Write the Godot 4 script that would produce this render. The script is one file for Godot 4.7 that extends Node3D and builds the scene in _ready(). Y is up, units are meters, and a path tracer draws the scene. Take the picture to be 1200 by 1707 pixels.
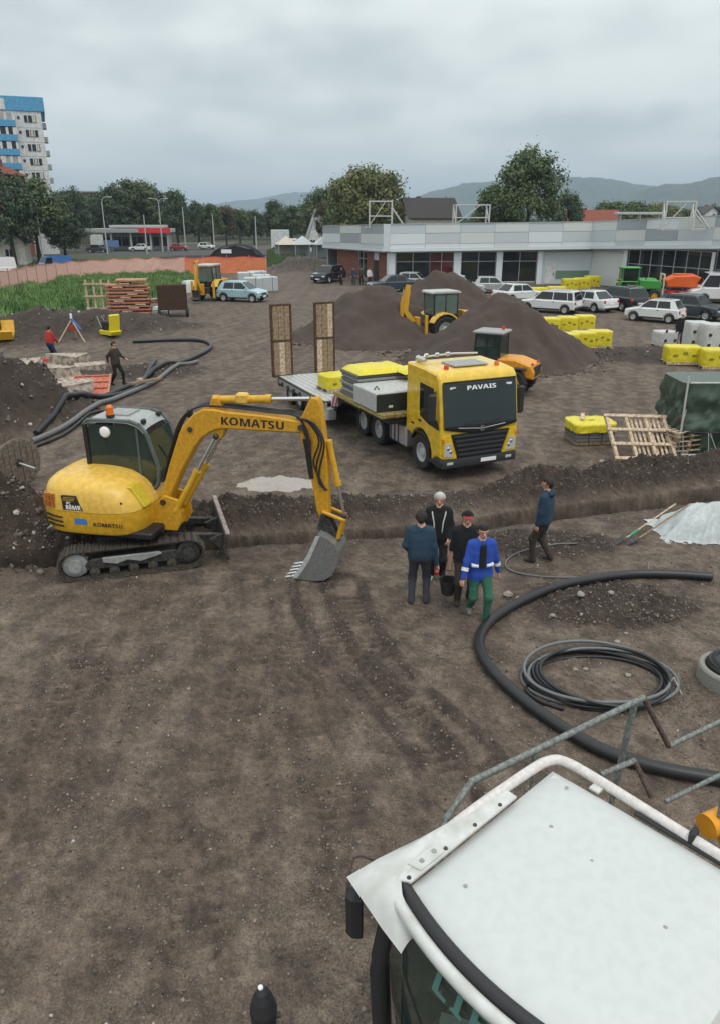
extends Node3D
# A building site seen from a raised platform: helpers first, then one builder per kind of thing.
const F := 1250.0      # focal length in photo pixels (1200 x 1707)
const EYE := 6.5       # height of the eye above the yard
const PITCH := 0.37463 # downward tilt
var M := {}
var T := {}
var taken := {}
var rng := RandomNumberGenerator.new()
var nz := FastNoiseLite.new()
var nz2 := FastNoiseLite.new()

class G:
	var v := PackedVector3Array()
	var n := PackedVector3Array()
	var c := PackedColorArray()
	var x := Transform3D.IDENTITY
	var col := Color(1, 1, 1)
	var tinted := false
	func put(a: Vector3, b: Vector3, d: Vector3, na: Vector3, nb: Vector3, nd: Vector3) -> void:
		var pa := x * a; var pb := x * b; var pd := x * d
		var ma := (x.basis * na).normalized(); var mb := (x.basis * nb).normalized(); var md := (x.basis * nd).normalized()
		var fn := (pd - pa).cross(pb - pa)
		if fn.length_squared() < 1e-16: return
		if fn.dot(ma + mb + md) < 0.0:
			v.append(pa); v.append(pd); v.append(pb); n.append(ma); n.append(md); n.append(mb)
		else:
			v.append(pa); v.append(pb); v.append(pd); n.append(ma); n.append(mb); n.append(md)
		if tinted:
			c.append(col); c.append(col); c.append(col)
	func tri(a: Vector3, b: Vector3, d: Vector3, out: Vector3) -> void:
		var fn := (b - a).cross(d - a)
		if fn.length_squared() < 1e-16: return
		fn = fn.normalized()
		if fn.dot(out) < 0.0: fn = -fn
		put(a, b, d, fn, fn, fn)
	func quad(a: Vector3, b: Vector3, d: Vector3, e: Vector3, out: Vector3) -> void:
		tri(a, b, d, out); tri(a, d, e, out)
	func box(o: Vector3, s: Vector3, bev := 0.0) -> void:
		var h := s * 0.5
		bev = minf(bev, minf(h.x, minf(h.y, h.z)) * 0.9)
		var i := h - Vector3(bev, bev, bev)
		for a in 3:
			var b := (a + 1) % 3; var d := (a + 2) % 3
			for sg in [-1.0, 1.0]:
				var q := []
				for k in [[-1.0, -1.0], [1.0, -1.0], [1.0, 1.0], [-1.0, 1.0]]:
					var p := Vector3.ZERO
					p[a] = h[a] * sg; p[b] = i[b] * k[0]; p[d] = i[d] * k[1]
					q.append(o + p)
				var out := Vector3.ZERO; out[a] = sg
				quad(q[0], q[1], q[2], q[3], out)
			if bev > 0.0:
				for s1 in [-1.0, 1.0]:
					for s2 in [-1.0, 1.0]:
						var p1 := Vector3.ZERO; var p2 := Vector3.ZERO
						p1[a] = h[a] * s1; p1[b] = i[b] * s2
						p2[a] = i[a] * s1; p2[b] = h[b] * s2
						var w := Vector3.ZERO; w[d] = i[d]
						var out2 := Vector3.ZERO; out2[a] = s1; out2[b] = s2
						quad(o + p1 - w, o + p1 + w, o + p2 + w, o + p2 - w, out2)
		if bev > 0.0:
			for sx in [-1.0, 1.0]:
				for sy in [-1.0, 1.0]:
					for sz in [-1.0, 1.0]:
						tri(o + Vector3(h.x * sx, i.y * sy, i.z * sz), o + Vector3(i.x * sx, h.y * sy, i.z * sz), o + Vector3(i.x * sx, i.y * sy, h.z * sz), Vector3(sx, sy, sz))
	# free hexahedron: four corners below, four above, both in the same order round
	func hexa(b: Array, t: Array) -> void:
		var mid := Vector3.ZERO
		for p in b: mid += p
		for p in t: mid += p
		mid /= 8.0
		quad(b[0], b[1], b[2], b[3], (b[0] + b[2]) * 0.5 - mid)
		quad(t[0], t[1], t[2], t[3], (t[0] + t[2]) * 0.5 - mid)
		for k in 4:
			var j := (k + 1) % 4
			quad(b[k], b[j], t[j], t[k], (b[k] + b[j] + t[k] + t[j]) * 0.25 - mid)
	# polygon in the xy plane drawn out along z from z0 to z1, with chamfered rims; top narrower by lean where asked
	func prism(poly: PackedVector2Array, z0: float, z1: float, bev := 0.0) -> void:
		var m := poly.size()
		var area := 0.0
		for k in m: area += poly[k].cross(poly[(k + 1) % m])
		var en := []
		for k in m:
			var e := (poly[(k + 1) % m] - poly[k]).normalized()
			en.append(Vector2(e.y, -e.x) * signf(area))
		var inner := PackedVector2Array()
		for k in m:
			var a: Vector2 = en[(k + m - 1) % m]; var b: Vector2 = en[k]
			var w := a + b
			if w.length() < 0.2: w = b
			w = w / maxf(0.35, w.length_squared()) * 2.0
			inner.append(poly[k] - w * bev)
		for k in m:
			var j := (k + 1) % m
			var nk: Vector2 = en[k]; var na := nk; var nb := nk
			var prev: Vector2 = en[(k + m - 1) % m]; var nxt: Vector2 = en[j]
			if prev.dot(nk) > 0.7: na = (prev + nk).normalized()
			if nxt.dot(nk) > 0.7: nb = (nxt + nk).normalized()
			var A := Vector3(na.x, na.y, 0); var B := Vector3(nb.x, nb.y, 0)
			var p0 := Vector3(poly[k].x, poly[k].y, z0 + bev); var p1 := Vector3(poly[j].x, poly[j].y, z0 + bev)
			var q0 := Vector3(poly[k].x, poly[k].y, z1 - bev); var q1 := Vector3(poly[j].x, poly[j].y, z1 - bev)
			put(p0, p1, q1, A, B, B); put(p0, q1, q0, A, B, A)
			if bev > 0.0:
				var i0 := Vector3(inner[k].x, inner[k].y, z0); var i1 := Vector3(inner[j].x, inner[j].y, z0)
				quad(p0, p1, i1, i0, Vector3(nk.x, nk.y, -1))
				i0.z = z1; i1.z = z1
				quad(q0, q1, i1, i0, Vector3(nk.x, nk.y, 1))
		var cap := inner if bev > 0.0 else poly
		var ix := Geometry2D.triangulate_polygon(cap)
		for k in range(0, ix.size(), 3):
			var a := cap[ix[k]]; var b := cap[ix[k + 1]]; var d := cap[ix[k + 2]]
			tri(Vector3(a.x, a.y, z0), Vector3(b.x, b.y, z0), Vector3(d.x, d.y, z0), Vector3(0, 0, -1))
			tri(Vector3(a.x, a.y, z1), Vector3(b.x, b.y, z1), Vector3(d.x, d.y, z1), Vector3(0, 0, 1))
	func tube(path: Array, r, seg := 8, caps := true) -> void:
		var rings := []; var norms := []
		var up := Vector3.UP
		var m := path.size()
		var side := Vector3.ZERO
		for k in m:
			var d: Vector3 = (path[mini(k + 1, m - 1)] - path[maxi(k - 1, 0)]).normalized()
			if k == 0:
				if absf(d.dot(up)) > 0.9: up = Vector3.RIGHT
				side = d.cross(up).normalized()
			else:
				side = (side - d * side.dot(d)).normalized()
			var u2 := side.cross(d)
			var rad: float = r if not (r is Array) else r[k]
			var ring := []; var nr := []
			for s in seg:
				var t := TAU * s / seg
				var o := side * cos(t) + u2 * sin(t)
				ring.append(path[k] + o * rad); nr.append(o)
			rings.append(ring); norms.append(nr)
		for k in m - 1:
			for s in seg:
				var j := (s + 1) % seg
				put(rings[k][s], rings[k][j], rings[k + 1][j], norms[k][s], norms[k][j], norms[k + 1][j])
				put(rings[k][s], rings[k + 1][j], rings[k + 1][s], norms[k][s], norms[k + 1][j], norms[k + 1][s])
		if caps:
			for e in [0, m - 1]:
				var out: Vector3 = (path[e] - path[1 if e == 0 else m - 2])
				for s in range(1, seg - 1): tri(rings[e][0], rings[e][s], rings[e][s + 1], out)
	# profile of (radius, height) turned round the y axis; hard: facets get their own normals along the profile
	func lathe(prof: Array, seg := 16, hard := true) -> void:
		var m := prof.size()
		for k in m - 1:
			var a: Vector2 = prof[k]; var b: Vector2 = prof[k + 1]
			var e := (b - a)
			if e.length() < 1e-6: continue
			var pn := Vector2(e.y, -e.x).normalized()
			var na := pn; var nb := pn
			if not hard:
				if k > 0: na = (pn + Vector2(prof[k].y - prof[k - 1].y, -(prof[k].x - prof[k - 1].x)).normalized()).normalized()
				if k < m - 2: nb = (pn + Vector2(prof[k + 2].y - prof[k + 1].y, -(prof[k + 2].x - prof[k + 1].x)).normalized()).normalized()
			for s in seg:
				var t0 := TAU * s / seg; var t1 := TAU * (s + 1) / seg
				var c0 := cos(t0); var s0 := sin(t0); var c1 := cos(t1); var s1 := sin(t1)
				var p := Vector3(a.x * c0, a.y, a.x * s0); var q := Vector3(a.x * c1, a.y, a.x * s1)
				var p2 := Vector3(b.x * c0, b.y, b.x * s0); var q2 := Vector3(b.x * c1, b.y, b.x * s1)
				put(p, q, q2, Vector3(na.x * c0, na.y, na.x * s0), Vector3(na.x * c1, na.y, na.x * s1), Vector3(nb.x * c1, nb.y, nb.x * s1))
				put(p, q2, p2, Vector3(na.x * c0, na.y, na.x * s0), Vector3(nb.x * c1, nb.y, nb.x * s1), Vector3(nb.x * c0, nb.y, nb.x * s0))
	func ball(o: Vector3, r: Vector3, seg := 10, rows := 7) -> void:
		for k in rows:
			var f0 := PI * k / rows - PI / 2; var f1 := PI * (k + 1) / rows - PI / 2
			for s in seg:
				var t0 := TAU * s / seg; var t1 := TAU * (s + 1) / seg
				var a := Vector3(cos(f0) * cos(t0), sin(f0), cos(f0) * sin(t0)); var b := Vector3(cos(f0) * cos(t1), sin(f0), cos(f0) * sin(t1))
				var d := Vector3(cos(f1) * cos(t1), sin(f1), cos(f1) * sin(t1)); var e := Vector3(cos(f1) * cos(t0), sin(f1), cos(f1) * sin(t0))
				put(o + a * r, o + b * r, o + d * r, a / r, b / r, d / r); put(o + a * r, o + d * r, o + e * r, a / r, d / r, e / r)
	# smooth sheet through rows of points; closed joins the last column to the first
	func sheet(rows: Array, closed := false, flip := false) -> void:
		var m := rows.size(); var w: int = rows[0].size()
		var nn := []
		for i in m:
			var r := []
			for j in w:
				var l: Vector3 = rows[i][(j + w - 1) % w if closed else maxi(j - 1, 0)]
				var rr: Vector3 = rows[i][(j + 1) % w if closed else mini(j + 1, w - 1)]
				var d: Vector3 = rows[maxi(i - 1, 0)][j]; var u: Vector3 = rows[mini(i + 1, m - 1)][j]
				var q := (rr - l).cross(u - d)
				r.append(-q.normalized() if flip else q.normalized())
			nn.append(r)
		for i in m - 1:
			for j in (w if closed else w - 1):
				var j2 := (j + 1) % w
				put(rows[i][j], rows[i][j2], rows[i + 1][j2], nn[i][j], nn[i][j2], nn[i + 1][j2])
				put(rows[i][j], rows[i + 1][j2], rows[i + 1][j], nn[i][j], nn[i + 1][j2], nn[i + 1][j])
	func mesh() -> ArrayMesh:
		var a := []
		a.resize(Mesh.ARRAY_MAX)
		a[Mesh.ARRAY_VERTEX] = v; a[Mesh.ARRAY_NORMAL] = n
		if tinted: a[Mesh.ARRAY_COLOR] = c
		var am := ArrayMesh.new()
		am.add_surface_from_arrays(Mesh.PRIMITIVE_TRIANGLES, a)
		return am

# ---------- naming, parts, things
func numbered(called: String) -> String:
	if not taken.has(called):
		taken[called] = 0
		return called
	taken[called] += 1
	return "%s_%03d" % [called, taken[called]]
func put_mesh(parent: Node, called: String, m: Mesh, mt: Material, label := "") -> MeshInstance3D:
	var o := MeshInstance3D.new()
	o.mesh = m; o.material_override = mt; o.name = called
	if parent == self: o.name = numbered(called)
	parent.add_child(o, true)
	if label: o.set_meta("label", label)
	return o
func part(parent: Node, called: String, g: G, mt: Material, label := "") -> MeshInstance3D:
	return put_mesh(parent, called, g.mesh(), mt, label)
func tag(o: Node, label: String, category: String, group := "", kind := "") -> Node:
	if label: o.set_meta("label", label)
	if category: o.set_meta("category", category)
	if group: o.set_meta("group", group)
	if kind: o.set_meta("kind", kind)
	return o
func thing(called: String, label: String, category: String, at := Vector3.ZERO, turn := 0.0, group := "") -> Node3D:
	var o := Node3D.new()
	o.name = numbered(called)
	add_child(o)
	o.position = at; o.rotation.y = turn
	tag(o, label, category, group)
	return o
func solo(called: String, g: G, mt: Material, label: String, category: String, group := "", at := Vector3.ZERO, turn := 0.0) -> MeshInstance3D:
	var o := part(self, called, g, mt)
	o.position = at; o.rotation.y = turn
	tag(o, label, category, group)
	return o
func copy(src: Node3D, at: Vector3, turn: float, label: String, group := "", scl := Vector3.ONE) -> Node3D:
	var r: Node3D = src.duplicate()
	r.name = numbered(String(src.name).rstrip("0123456789").rstrip("_") if String(src.name).substr(String(src.name).length() - 3).is_valid_int() else String(src.name))
	add_child(r)
	r.position = at; r.rotation = Vector3(0, turn, 0); r.scale = scl
	r.set_meta("label", label)
	if group: r.set_meta("group", group)
	return r

# ---------- photo pixel to a point on the plane of height y, or at a depth
func ray(px: float, py: float) -> Vector3:
	var a := (px - 600.0) / F; var b := -(py - 853.5) / F
	return Vector3(a, b * cos(PITCH) - sin(PITCH), -(b * sin(PITCH) + cos(PITCH)))
func gp(px: float, py: float, y := 0.0) -> Vector3:
	var d := ray(px, py)
	return Vector3(0, EYE, 0) + d * ((y - EYE) / d.y)
func at_z(px: float, py: float, z: float) -> Vector3:
	var d := ray(px, py)
	return Vector3(0, EYE, 0) + d * (z / d.z)
func on_ground(p: Vector3, dy := 0.0) -> Vector3:
	return Vector3(p.x, land(p.x, p.z) + dy, p.z)

# ---------- materials
func noise_tex(called: String, size: int, freq: float, lo: Color, hi: Color, octaves := 4, sd := 1, sharp := 1.0, lift := 0.0) -> ImageTexture:
	var f := FastNoiseLite.new()
	f.seed = sd; f.frequency = freq; f.fractal_octaves = octaves; f.noise_type = FastNoiseLite.TYPE_SIMPLEX_SMOOTH
	var im := f.get_seamless_image(size, size)
	var out := Image.create(size, size, false, Image.FORMAT_RGB8)
	for y in size:
		for x in size:
			var t := im.get_pixel(x, y).r
			t = clampf(0.5 + lift + (t - 0.5) * sharp, 0, 1)
			out.set_pixel(x, y, lo.lerp(hi, t))
	var tx := ImageTexture.create_from_image(out)
	T[called] = tx
	return tx
func mat(called: String, lin: Color, rough := 0.6, metal := 0.0, tex := "", scl := 1.0) -> StandardMaterial3D:
	var m := StandardMaterial3D.new()
	m.resource_name = called
	m.albedo_color = lin.linear_to_srgb()
	m.roughness = rough; m.metallic = metal
	if tex:
		m.albedo_texture = T[tex]
		m.uv1_triplanar = true
		m.uv1_scale = Vector3.ONE * scl
	M[called] = m
	return m
func glass(called: String, lin: Color, alpha: float) -> StandardMaterial3D:
	var m := mat(called, lin, 0.03)
	m.albedo_color.a = alpha
	m.transparency = BaseMaterial3D.TRANSPARENCY_ALPHA
	return m
func make_materials() -> void:
	noise_tex("wear", 512, 0.02, Color(0.90, 0.89, 0.87), Color(1, 1, 1), 6, 3, 1.8)
	noise_tex("dirty", 512, 0.014, Color(0.66, 0.61, 0.56), Color(1, 1, 1), 7, 5, 2.0, 0.22)
	noise_tex("stain", 512, 0.01, Color(0.80, 0.75, 0.69), Color(1, 1, 1), 7, 15, 1.8, 0.42)
	noise_tex("grain", 512, 0.09, Color(0.62, 0.6, 0.58), Color(1, 1, 1), 4, 7, 1.5)
	noise_tex("wood", 512, 0.012, Color(0.78, 0.74, 0.68), Color(1, 1, 1), 5, 9, 1.8)
	noise_tex("roofdirt", 1024, 0.015, Color(0.965, 0.967, 0.965), Color(1, 1, 1), 8, 11, 1.6, 0.30)
	mat("yellow", Color(0.72, 0.40, 0.025), 0.38, 0, "wear", 0.7)
	mat("yellow_pale", Color(0.80, 0.50, 0.085), 0.34, 0, "wear", 0.6)
	mat("yellow_dirty", Color(0.66, 0.335, 0.018), 0.45, 0, "wear", 1.0)
	mat("yellow_truck", Color(0.80, 0.52, 0.03), 0.25, 0, "wear", 0.35)
	M.yellow_truck.clearcoat_enabled = true; M.yellow_truck.clearcoat = 0.6; M.yellow_truck.clearcoat_roughness = 0.1
	mat("orange_loader", Color(0.78, 0.33, 0.02), 0.4, 0, "wear", 0.5)
	mat("black_paint", Color(0.018, 0.018, 0.02), 0.45, 0, "wear", 1.0)
	mat("black_plastic", Color(0.022, 0.022, 0.024), 0.6)
	mat("rubber", Color(0.03, 0.029, 0.028), 0.85, 0, "dirty", 2.0)
	mat("track_steel", Color(0.10, 0.088, 0.075), 0.7, 0.35, "dirty", 2.5)
	mat("dark_steel", Color(0.07, 0.068, 0.066), 0.6, 0.3, "dirty", 1.5)
	mat("bucket_steel", Color(0.24, 0.24, 0.235), 0.45, 0.3, "wear", 1.2)
	mat("bright_steel", Color(0.62, 0.62, 0.62), 0.25, 0.9)
	mat("cab_grey", Color(0.10, 0.125, 0.125), 0.45, 0, "wear", 1.0)
	mat("grey_paint", Color(0.33, 0.34, 0.34), 0.5, 0, "wear", 0.8)
	mat("light_grey", Color(0.5, 0.51, 0.51), 0.5, 0, "wear", 0.8)
	mat("aluminium", Color(0.62, 0.63, 0.64), 0.35, 0.6, "wear", 0.8)
	mat("rail_grey", Color(0.22, 0.25, 0.245), 0.5, 0.1, "dirty", 3.0)
	mat("rail_rust", Color(0.13, 0.095, 0.085), 0.75, 0.1, "dirty", 3.0)
	mat("white_paint", Color(0.60, 0.61, 0.60), 0.35, 0, "wear", 0.5)
	mat("cab_white", Color(0.56, 0.58, 0.575), 0.42, 0, "roofdirt", 0.6)
	mat("print_black", Color(0.02, 0.018, 0.016), 0.7)
	mat("print_white", Color(0.85, 0.85, 0.85), 0.6)
	mat("print_blue", Color(0.05, 0.18, 0.55), 0.5)
	mat("print_orange", Color(0.62, 0.22, 0.04), 0.6, 0, "dirty", 2.0)
	mat("red_lens", Color(0.6, 0.05, 0.03), 0.2)
	mat("orange_lens", Color(0.75, 0.16, 0.02), 0.25)
	mat("lamp_lens", Color(0.75, 0.77, 0.8), 0.08, 0.4)
	mat("seat_cloth", Color(0.03, 0.035, 0.04), 0.9)
	mat("pipe_black", Color(0.022, 0.022, 0.025), 0.42, 0, "wear", 0.9)
	mat("hose_grey", Color(0.16, 0.165, 0.17), 0.5, 0, "wear", 1.5)
	mat("wire_pale", Color(0.5, 0.49, 0.46), 0.6)
	mat("concrete", Color(0.38, 0.37, 0.34), 0.9, 0, "grain", 1.2)
	mat("concrete_dark", Color(0.24, 0.235, 0.225), 0.9, 0, "grain", 1.0)
	mat("stone_pale", Color(0.46, 0.40, 0.34), 0.9, 0, "dirty", 0.5)
	mat("rock_grey", Color(0.30, 0.28, 0.25), 0.9, 0, "grain", 2.0)
	mat("wood_pale", Color(0.66, 0.53, 0.41), 0.8, 0, "wood", 1.2)
	mat("wood_old", Color(0.36, 0.27, 0.18), 0.85, 0, "wood", 1.2)
	mat("wood_reel", Color(0.20, 0.17, 0.145), 0.9, 0, "wood", 1.5)
	mat("wood_red", Color(0.60, 0.20, 0.14), 0.8, 0, "wood", 1.0)
	mat("wood_pink", Color(0.62, 0.30, 0.20), 0.85, 0, "wood", 1.0)
	mat("steel_rust", Color(0.12, 0.07, 0.045), 0.85, 0.2, "dirty", 1.2)
	mat("wrap_yellow", Color(0.78, 0.66, 0.03), 0.35, 0, "wear", 1.1)
	mat("wrap_pale", Color(0.62, 0.62, 0.62), 0.3, 0, "wear", 1.1)
	mat("tarp_green", Color(0.07, 0.105, 0.08), 0.38, 0, "wear", 0.8)
	mat("tarp_white", Color(0.52, 0.56, 0.58), 0.5, 0, "wear", 1.0)
	mat("sand_white", Color(0.58, 0.53, 0.50), 0.95, 0, "grain", 1.5)
	mat("gravel_heap", Color(0.105, 0.076, 0.064), 0.97, 0, "grain", 1.2)
	mat("net_orange", Color(0.80, 0.25, 0.11), 0.7, 0, "wear", 0.5)
	mat("net_pink", Color(0.80, 0.50, 0.42), 0.75, 0, "wear", 0.5)
	mat("print_olive", Color(0.22, 0.20, 0.02), 0.6)
	mat("glass_dark", Color(0.012, 0.016, 0.017), 0.04)
	mat("glass_shop", Color(0.02, 0.023, 0.026), 0.06)
	glass("glass_clear", Color(0.16, 0.24, 0.22), 0.45)
	glass("glass_green", Color(0.03, 0.055, 0.045), 0.60)
	glass("glass_truck", Color(0.06, 0.09, 0.085), 0.66)
	mat("panel_white", Color(0.70, 0.75, 0.78), 0.35)
	mat("panel_mid", Color(0.55, 0.60, 0.635), 0.35)
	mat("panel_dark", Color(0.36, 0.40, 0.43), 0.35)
	mat("panel_beige", Color(0.64, 0.665, 0.655), 0.35)
	mat("roof_grey", Color(0.10, 0.10, 0.105), 0.8, 0, "grain", 0.5)
	mat("roof_brown", Color(0.065, 0.055, 0.055), 0.85, 0, "grain", 0.5)
	mat("roof_red", Color(0.33, 0.085, 0.055), 0.85, 0, "grain", 0.5)
	mat("brick_red", Color(0.26, 0.10, 0.07), 0.9, 0, "dirty", 0.5)
	mat("wall_white", Color(0.70, 0.72, 0.73), 0.85, 0, "wear", 0.15)
	mat("wall_cream", Color(0.62, 0.58, 0.50), 0.85, 0, "wear", 0.2)
	mat("wall_grey", Color(0.42, 0.43, 0.43), 0.85, 0, "wear", 0.2)
	mat("balcony_blue", Color(0.10, 0.36, 0.62), 0.7, 0, "wear", 0.2)
	mat("sign_red", Color(0.70, 0.03, 0.05), 0.4)
	mat("bark", Color(0.07, 0.055, 0.042), 0.95, 0, "dirty", 1.0)
	mat("asphalt", Color(0.10, 0.10, 0.10), 0.95, 0, "grain", 0.5)
	mat("skin", Color(0.50, 0.27, 0.19), 0.6)
	mat("hair_dark", Color(0.02, 0.015, 0.012), 0.8)
	mat("tyre_rim", Color(0.55, 0.55, 0.55), 0.4, 0.5)
	mat("cloth_navy", Color(0.024, 0.056, 0.095), 0.95, 0, "wear", 3.0)
	mat("cloth_blue", Color(0.022, 0.075, 0.42), 0.9, 0, "wear", 3.0)
	mat("cloth_black", Color(0.012, 0.012, 0.014), 0.95, 0, "wear", 3.0)
	mat("cloth_brown", Color(0.05, 0.038, 0.032), 0.95, 0, "wear", 3.0)
	mat("cloth_slate", Color(0.045, 0.047, 0.06), 0.95, 0, "wear", 3.0)
	mat("cloth_green", Color(0.035, 0.15, 0.10), 0.95, 0, "dirty", 4.0)
	mat("cloth_red", Color(0.45, 0.03, 0.03), 0.9, 0, "wear", 3.0)
	mat("cloth_white", Color(0.7, 0.7, 0.7), 0.9, 0, "wear", 3.0)
	mat("boot", Color(0.06, 0.055, 0.05), 0.9, 0, "dirty", 5.0)

func V(x, y, z) -> Vector3: return Vector3(x, y, z)
func poly(a: Array) -> PackedVector2Array:
	var p := PackedVector2Array()
	for k in range(0, a.size(), 2): p.append(Vector2(a[k], a[k + 1]))
	return p
func mk_box(o: Vector3, s: Vector3, bev := 0.0) -> G:
	var g := G.new(); g.box(o, s, bev); return g
func mk_tube(path: Array, r, seg := 8) -> G:
	var g := G.new(); g.tube(path, r, seg); return g
func mk_prism(a: Array, z0: float, z1: float, bev := 0.0) -> G:
	var g := G.new(); g.prism(poly(a), z0, z1, bev); return g
func smooth_path(pts: Array, step := 0.25) -> Array:
	var cv := Curve3D.new()
	for k in pts.size():
		var tan: Vector3 = (pts[mini(k + 1, pts.size() - 1)] - pts[maxi(k - 1, 0)]) * 0.1667
		cv.add_point(pts[k], -tan, tan)
	cv.bake_interval = step
	return Array(cv.get_baked_points())
func lettering(parent: Node, txt: String, h: float, at: Vector3, basis: Basis, mt: Material, font := "Droid Sans", squeeze := 1.0) -> MeshInstance3D:
	var tm := TextMesh.new()
	var sf := SystemFont.new()
	sf.font_names = PackedStringArray([font]); sf.font_weight = 800
	tm.font = sf; tm.text = txt; tm.font_size = 64; tm.pixel_size = h / 46.0; tm.depth = 0.004
	var o := put_mesh(parent, "lettering", tm, mt)
	o.transform = Transform3D(basis.scaled_local(Vector3(squeeze, 1, 1)), at)
	return o

# ---------- sky, camera, light
func make_sky() -> void:
	var cam := Camera3D.new()
	cam.name = "camera"
	add_child(cam)
	cam.position = Vector3(0, EYE, 0); cam.rotation.x = -PITCH
	cam.fov = rad_to_deg(2.0 * atan(853.5 / F)); cam.near = 0.05; cam.far = 12000.0
	cam.current = true
	var w := 1024; var h := 512
	var im := Image.create(w, h, false, Image.FORMAT_RGBF)
	var f := FastNoiseLite.new()
	f.seed = 21; f.frequency = 1.0; f.fractal_octaves = 5; f.noise_type = FastNoiseLite.TYPE_SIMPLEX_SMOOTH
	var f2 := FastNoiseLite.new()
	f2.seed = 8; f2.frequency = 1.0; f2.fractal_octaves = 4; f2.noise_type = FastNoiseLite.TYPE_SIMPLEX_SMOOTH
	for y in h:
		var el := PI / 2 - (y + 0.5) / h * PI
		var se := sin(maxf(el, 0.0))
		for x in w:
			var az := (x + 0.5) / w * TAU
			var d := Vector3(sin(az) * cos(el), sin(el), cos(az) * cos(el))
			# flat layer of cloud: bands narrow towards the horizon
			var q := Vector3(d.x, 0, d.z) / (0.10 + maxf(d.y, 0.0))
			var t := f.get_noise_3d(q.x * 0.55, 3.1, q.z * 0.55) * 0.7 + f2.get_noise_3d(d.x * 5.0, d.y * 12.0, d.z * 5.0) * 0.6
			var k := clampf(0.5 + t, 0, 1)
			k = k * k * (3 - 2 * k)
			var lum := (0.66 + 0.68 * se) / 1.0
			var dark := Color(0.85, 0.97, 1.03); var lite := Color(0.96, 1.03, 1.03)
			var cl := dark.lerp(lite, clampf(k * 0.6 + se * 1.4, 0, 1))
			var amp := lerpf(0.86, 1.13, k)
			amp = lerpf(1.0, amp, clampf(se * 9.0, 0.0, 1.0))
			im.set_pixel(x, y, Color(cl.r * lum * amp, cl.g * lum * amp, cl.b * lum * amp))
	var sm := PanoramaSkyMaterial.new()
	sm.panorama = ImageTexture.create_from_image(im)
	sm.filter = true
	var sky := Sky.new()
	sky.sky_material = sm
	var env := Environment.new()
	env.background_mode = Environment.BG_SKY
	env.sky = sky
	env.tonemap_mode = Environment.TONE_MAPPER_LINEAR
	env.tonemap_exposure = 1.0
	env.fog_enabled = true
	env.fog_density = 0.00024
	env.fog_light_color = Color(0.84, 0.925, 1.0)
	env.sdfgi_enabled = true; env.ssao_enabled = true; env.ssil_enabled = true
	var we := WorldEnvironment.new()
	we.name = "world_environment"; we.environment = env
	add_child(we)
	var sun := DirectionalLight3D.new()
	sun.name = "overcast_sun"
	sun.light_energy = 0.4; sun.light_angular_distance = 25.0; sun.light_color = Color(1, 0.97, 0.93); sun.shadow_enabled = true
	sun.rotation_degrees = Vector3(-62, 35, 0)
	add_child(sun)

# ---------- the yard: one sheet with ruts, a trench and its spoil bank
var trench := PackedVector2Array()
var ruts := []
var heaps := []
var blots := []   # damp churned soil: centre, radius, stretch along x, strength
func seg_dist(p: Vector2, line: PackedVector2Array) -> Vector3:
	# x: distance, y: signed side (+ beyond), z: length along
	var best := 1e9; var side := 1.0; var along := 0.0; var run := 0.0
	for k in line.size() - 1:
		var a := line[k]; var e := line[k + 1] - a
		var l := e.length()
		var t := clampf((p - a).dot(e) / (l * l), 0, 1)
		var d := (p - a - e * t).length_squared()
		if d < best:
			best = d; side = signf(e.cross(p - a)); along = run + t * l
		run += l
	return Vector3(sqrt(best), side, along)
func prepare_land() -> void:
	nz.seed = 4; nz.frequency = 1.0; nz.fractal_octaves = 4
	nz2.seed = 9; nz2.frequency = 1.0; nz2.fractal_octaves = 2
	for q in [[-260, 985], [0, 958], [200, 934], [380, 910], [600, 895], [750, 884], [900, 866], [1060, 846], [1200, 828], [1500, 790]]:
		var p := gp(q[0], q[1]); trench.append(Vector2(p.x, p.z))
	for r in [
		[[515, 965], [525, 1020], [560, 1080], [640, 1160], [720, 1250], [760, 1340]],
		[[575, 968], [590, 1030], [630, 1100], [700, 1180], [790, 1260]],
		[[490, 1000], [485, 1100], [510, 1200], [560, 1330], [600, 1500]],
		[[350, 960], [365, 1050], [370, 1160], [350, 1300]],
		[[250, 985], [235, 1050], [190, 1180], [150, 1320]],
		[[210, 1000], [150, 1090], [130, 1200], [60, 1340]], [[420, 960], [440, 1060], [400, 1180], [420, 1330], [380, 1500]], [[700, 1010], [640, 1060], [560, 1110], [470, 1150]], [[270, 1380], [330, 1480], [320, 1620]],
		[[120, 1080], [95, 1180], [60, 1300], [0, 1450]]]:
		var l := PackedVector2Array()
		for q in r:
			var p := gp(q[0], q[1]); l.append(Vector2(p.x, p.z))
		ruts.append(l)
	# loose heaps: centre, radius, height, stretch along x, lumpiness
	for hp in [
		[gp(20, 690), 3.0, 1.3, 1.25, 0.5], [gp(-60, 705), 3.4, 1.5, 1.2, 0.5], [gp(20, 905), 1.9, 0.55, 1.5, 0.6], [gp(-70, 885), 2.2, 0.7, 1.3, 0.6],
		[gp(215, 545), 4.0, 0.75, 1.5, 0.6], [gp(110, 555), 4.6, 0.7, 1.6, 0.6], [gp(20, 560), 5.0, 0.8, 1.5, 0.6], [gp(240, 622), 2.2, 0.35, 1.6, 0.6], [gp(150, 700), 1.2, 0.12, 1.5, 0.6],
		[gp(510, 450), 6.0, 2.2, 1.2, 0.3], [gp(1090, 592), 3.0, 0.35, 2.6, 0.5], [gp(905, 905), 1.0, 0.12, 2.0, 0.6], [gp(1010, 1010), 1.2, 0.07, 1.6, 0.9], [gp(455, 808), 0.01, 0.0, 1.0, 0]]:
		heaps.append(hp)
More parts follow.
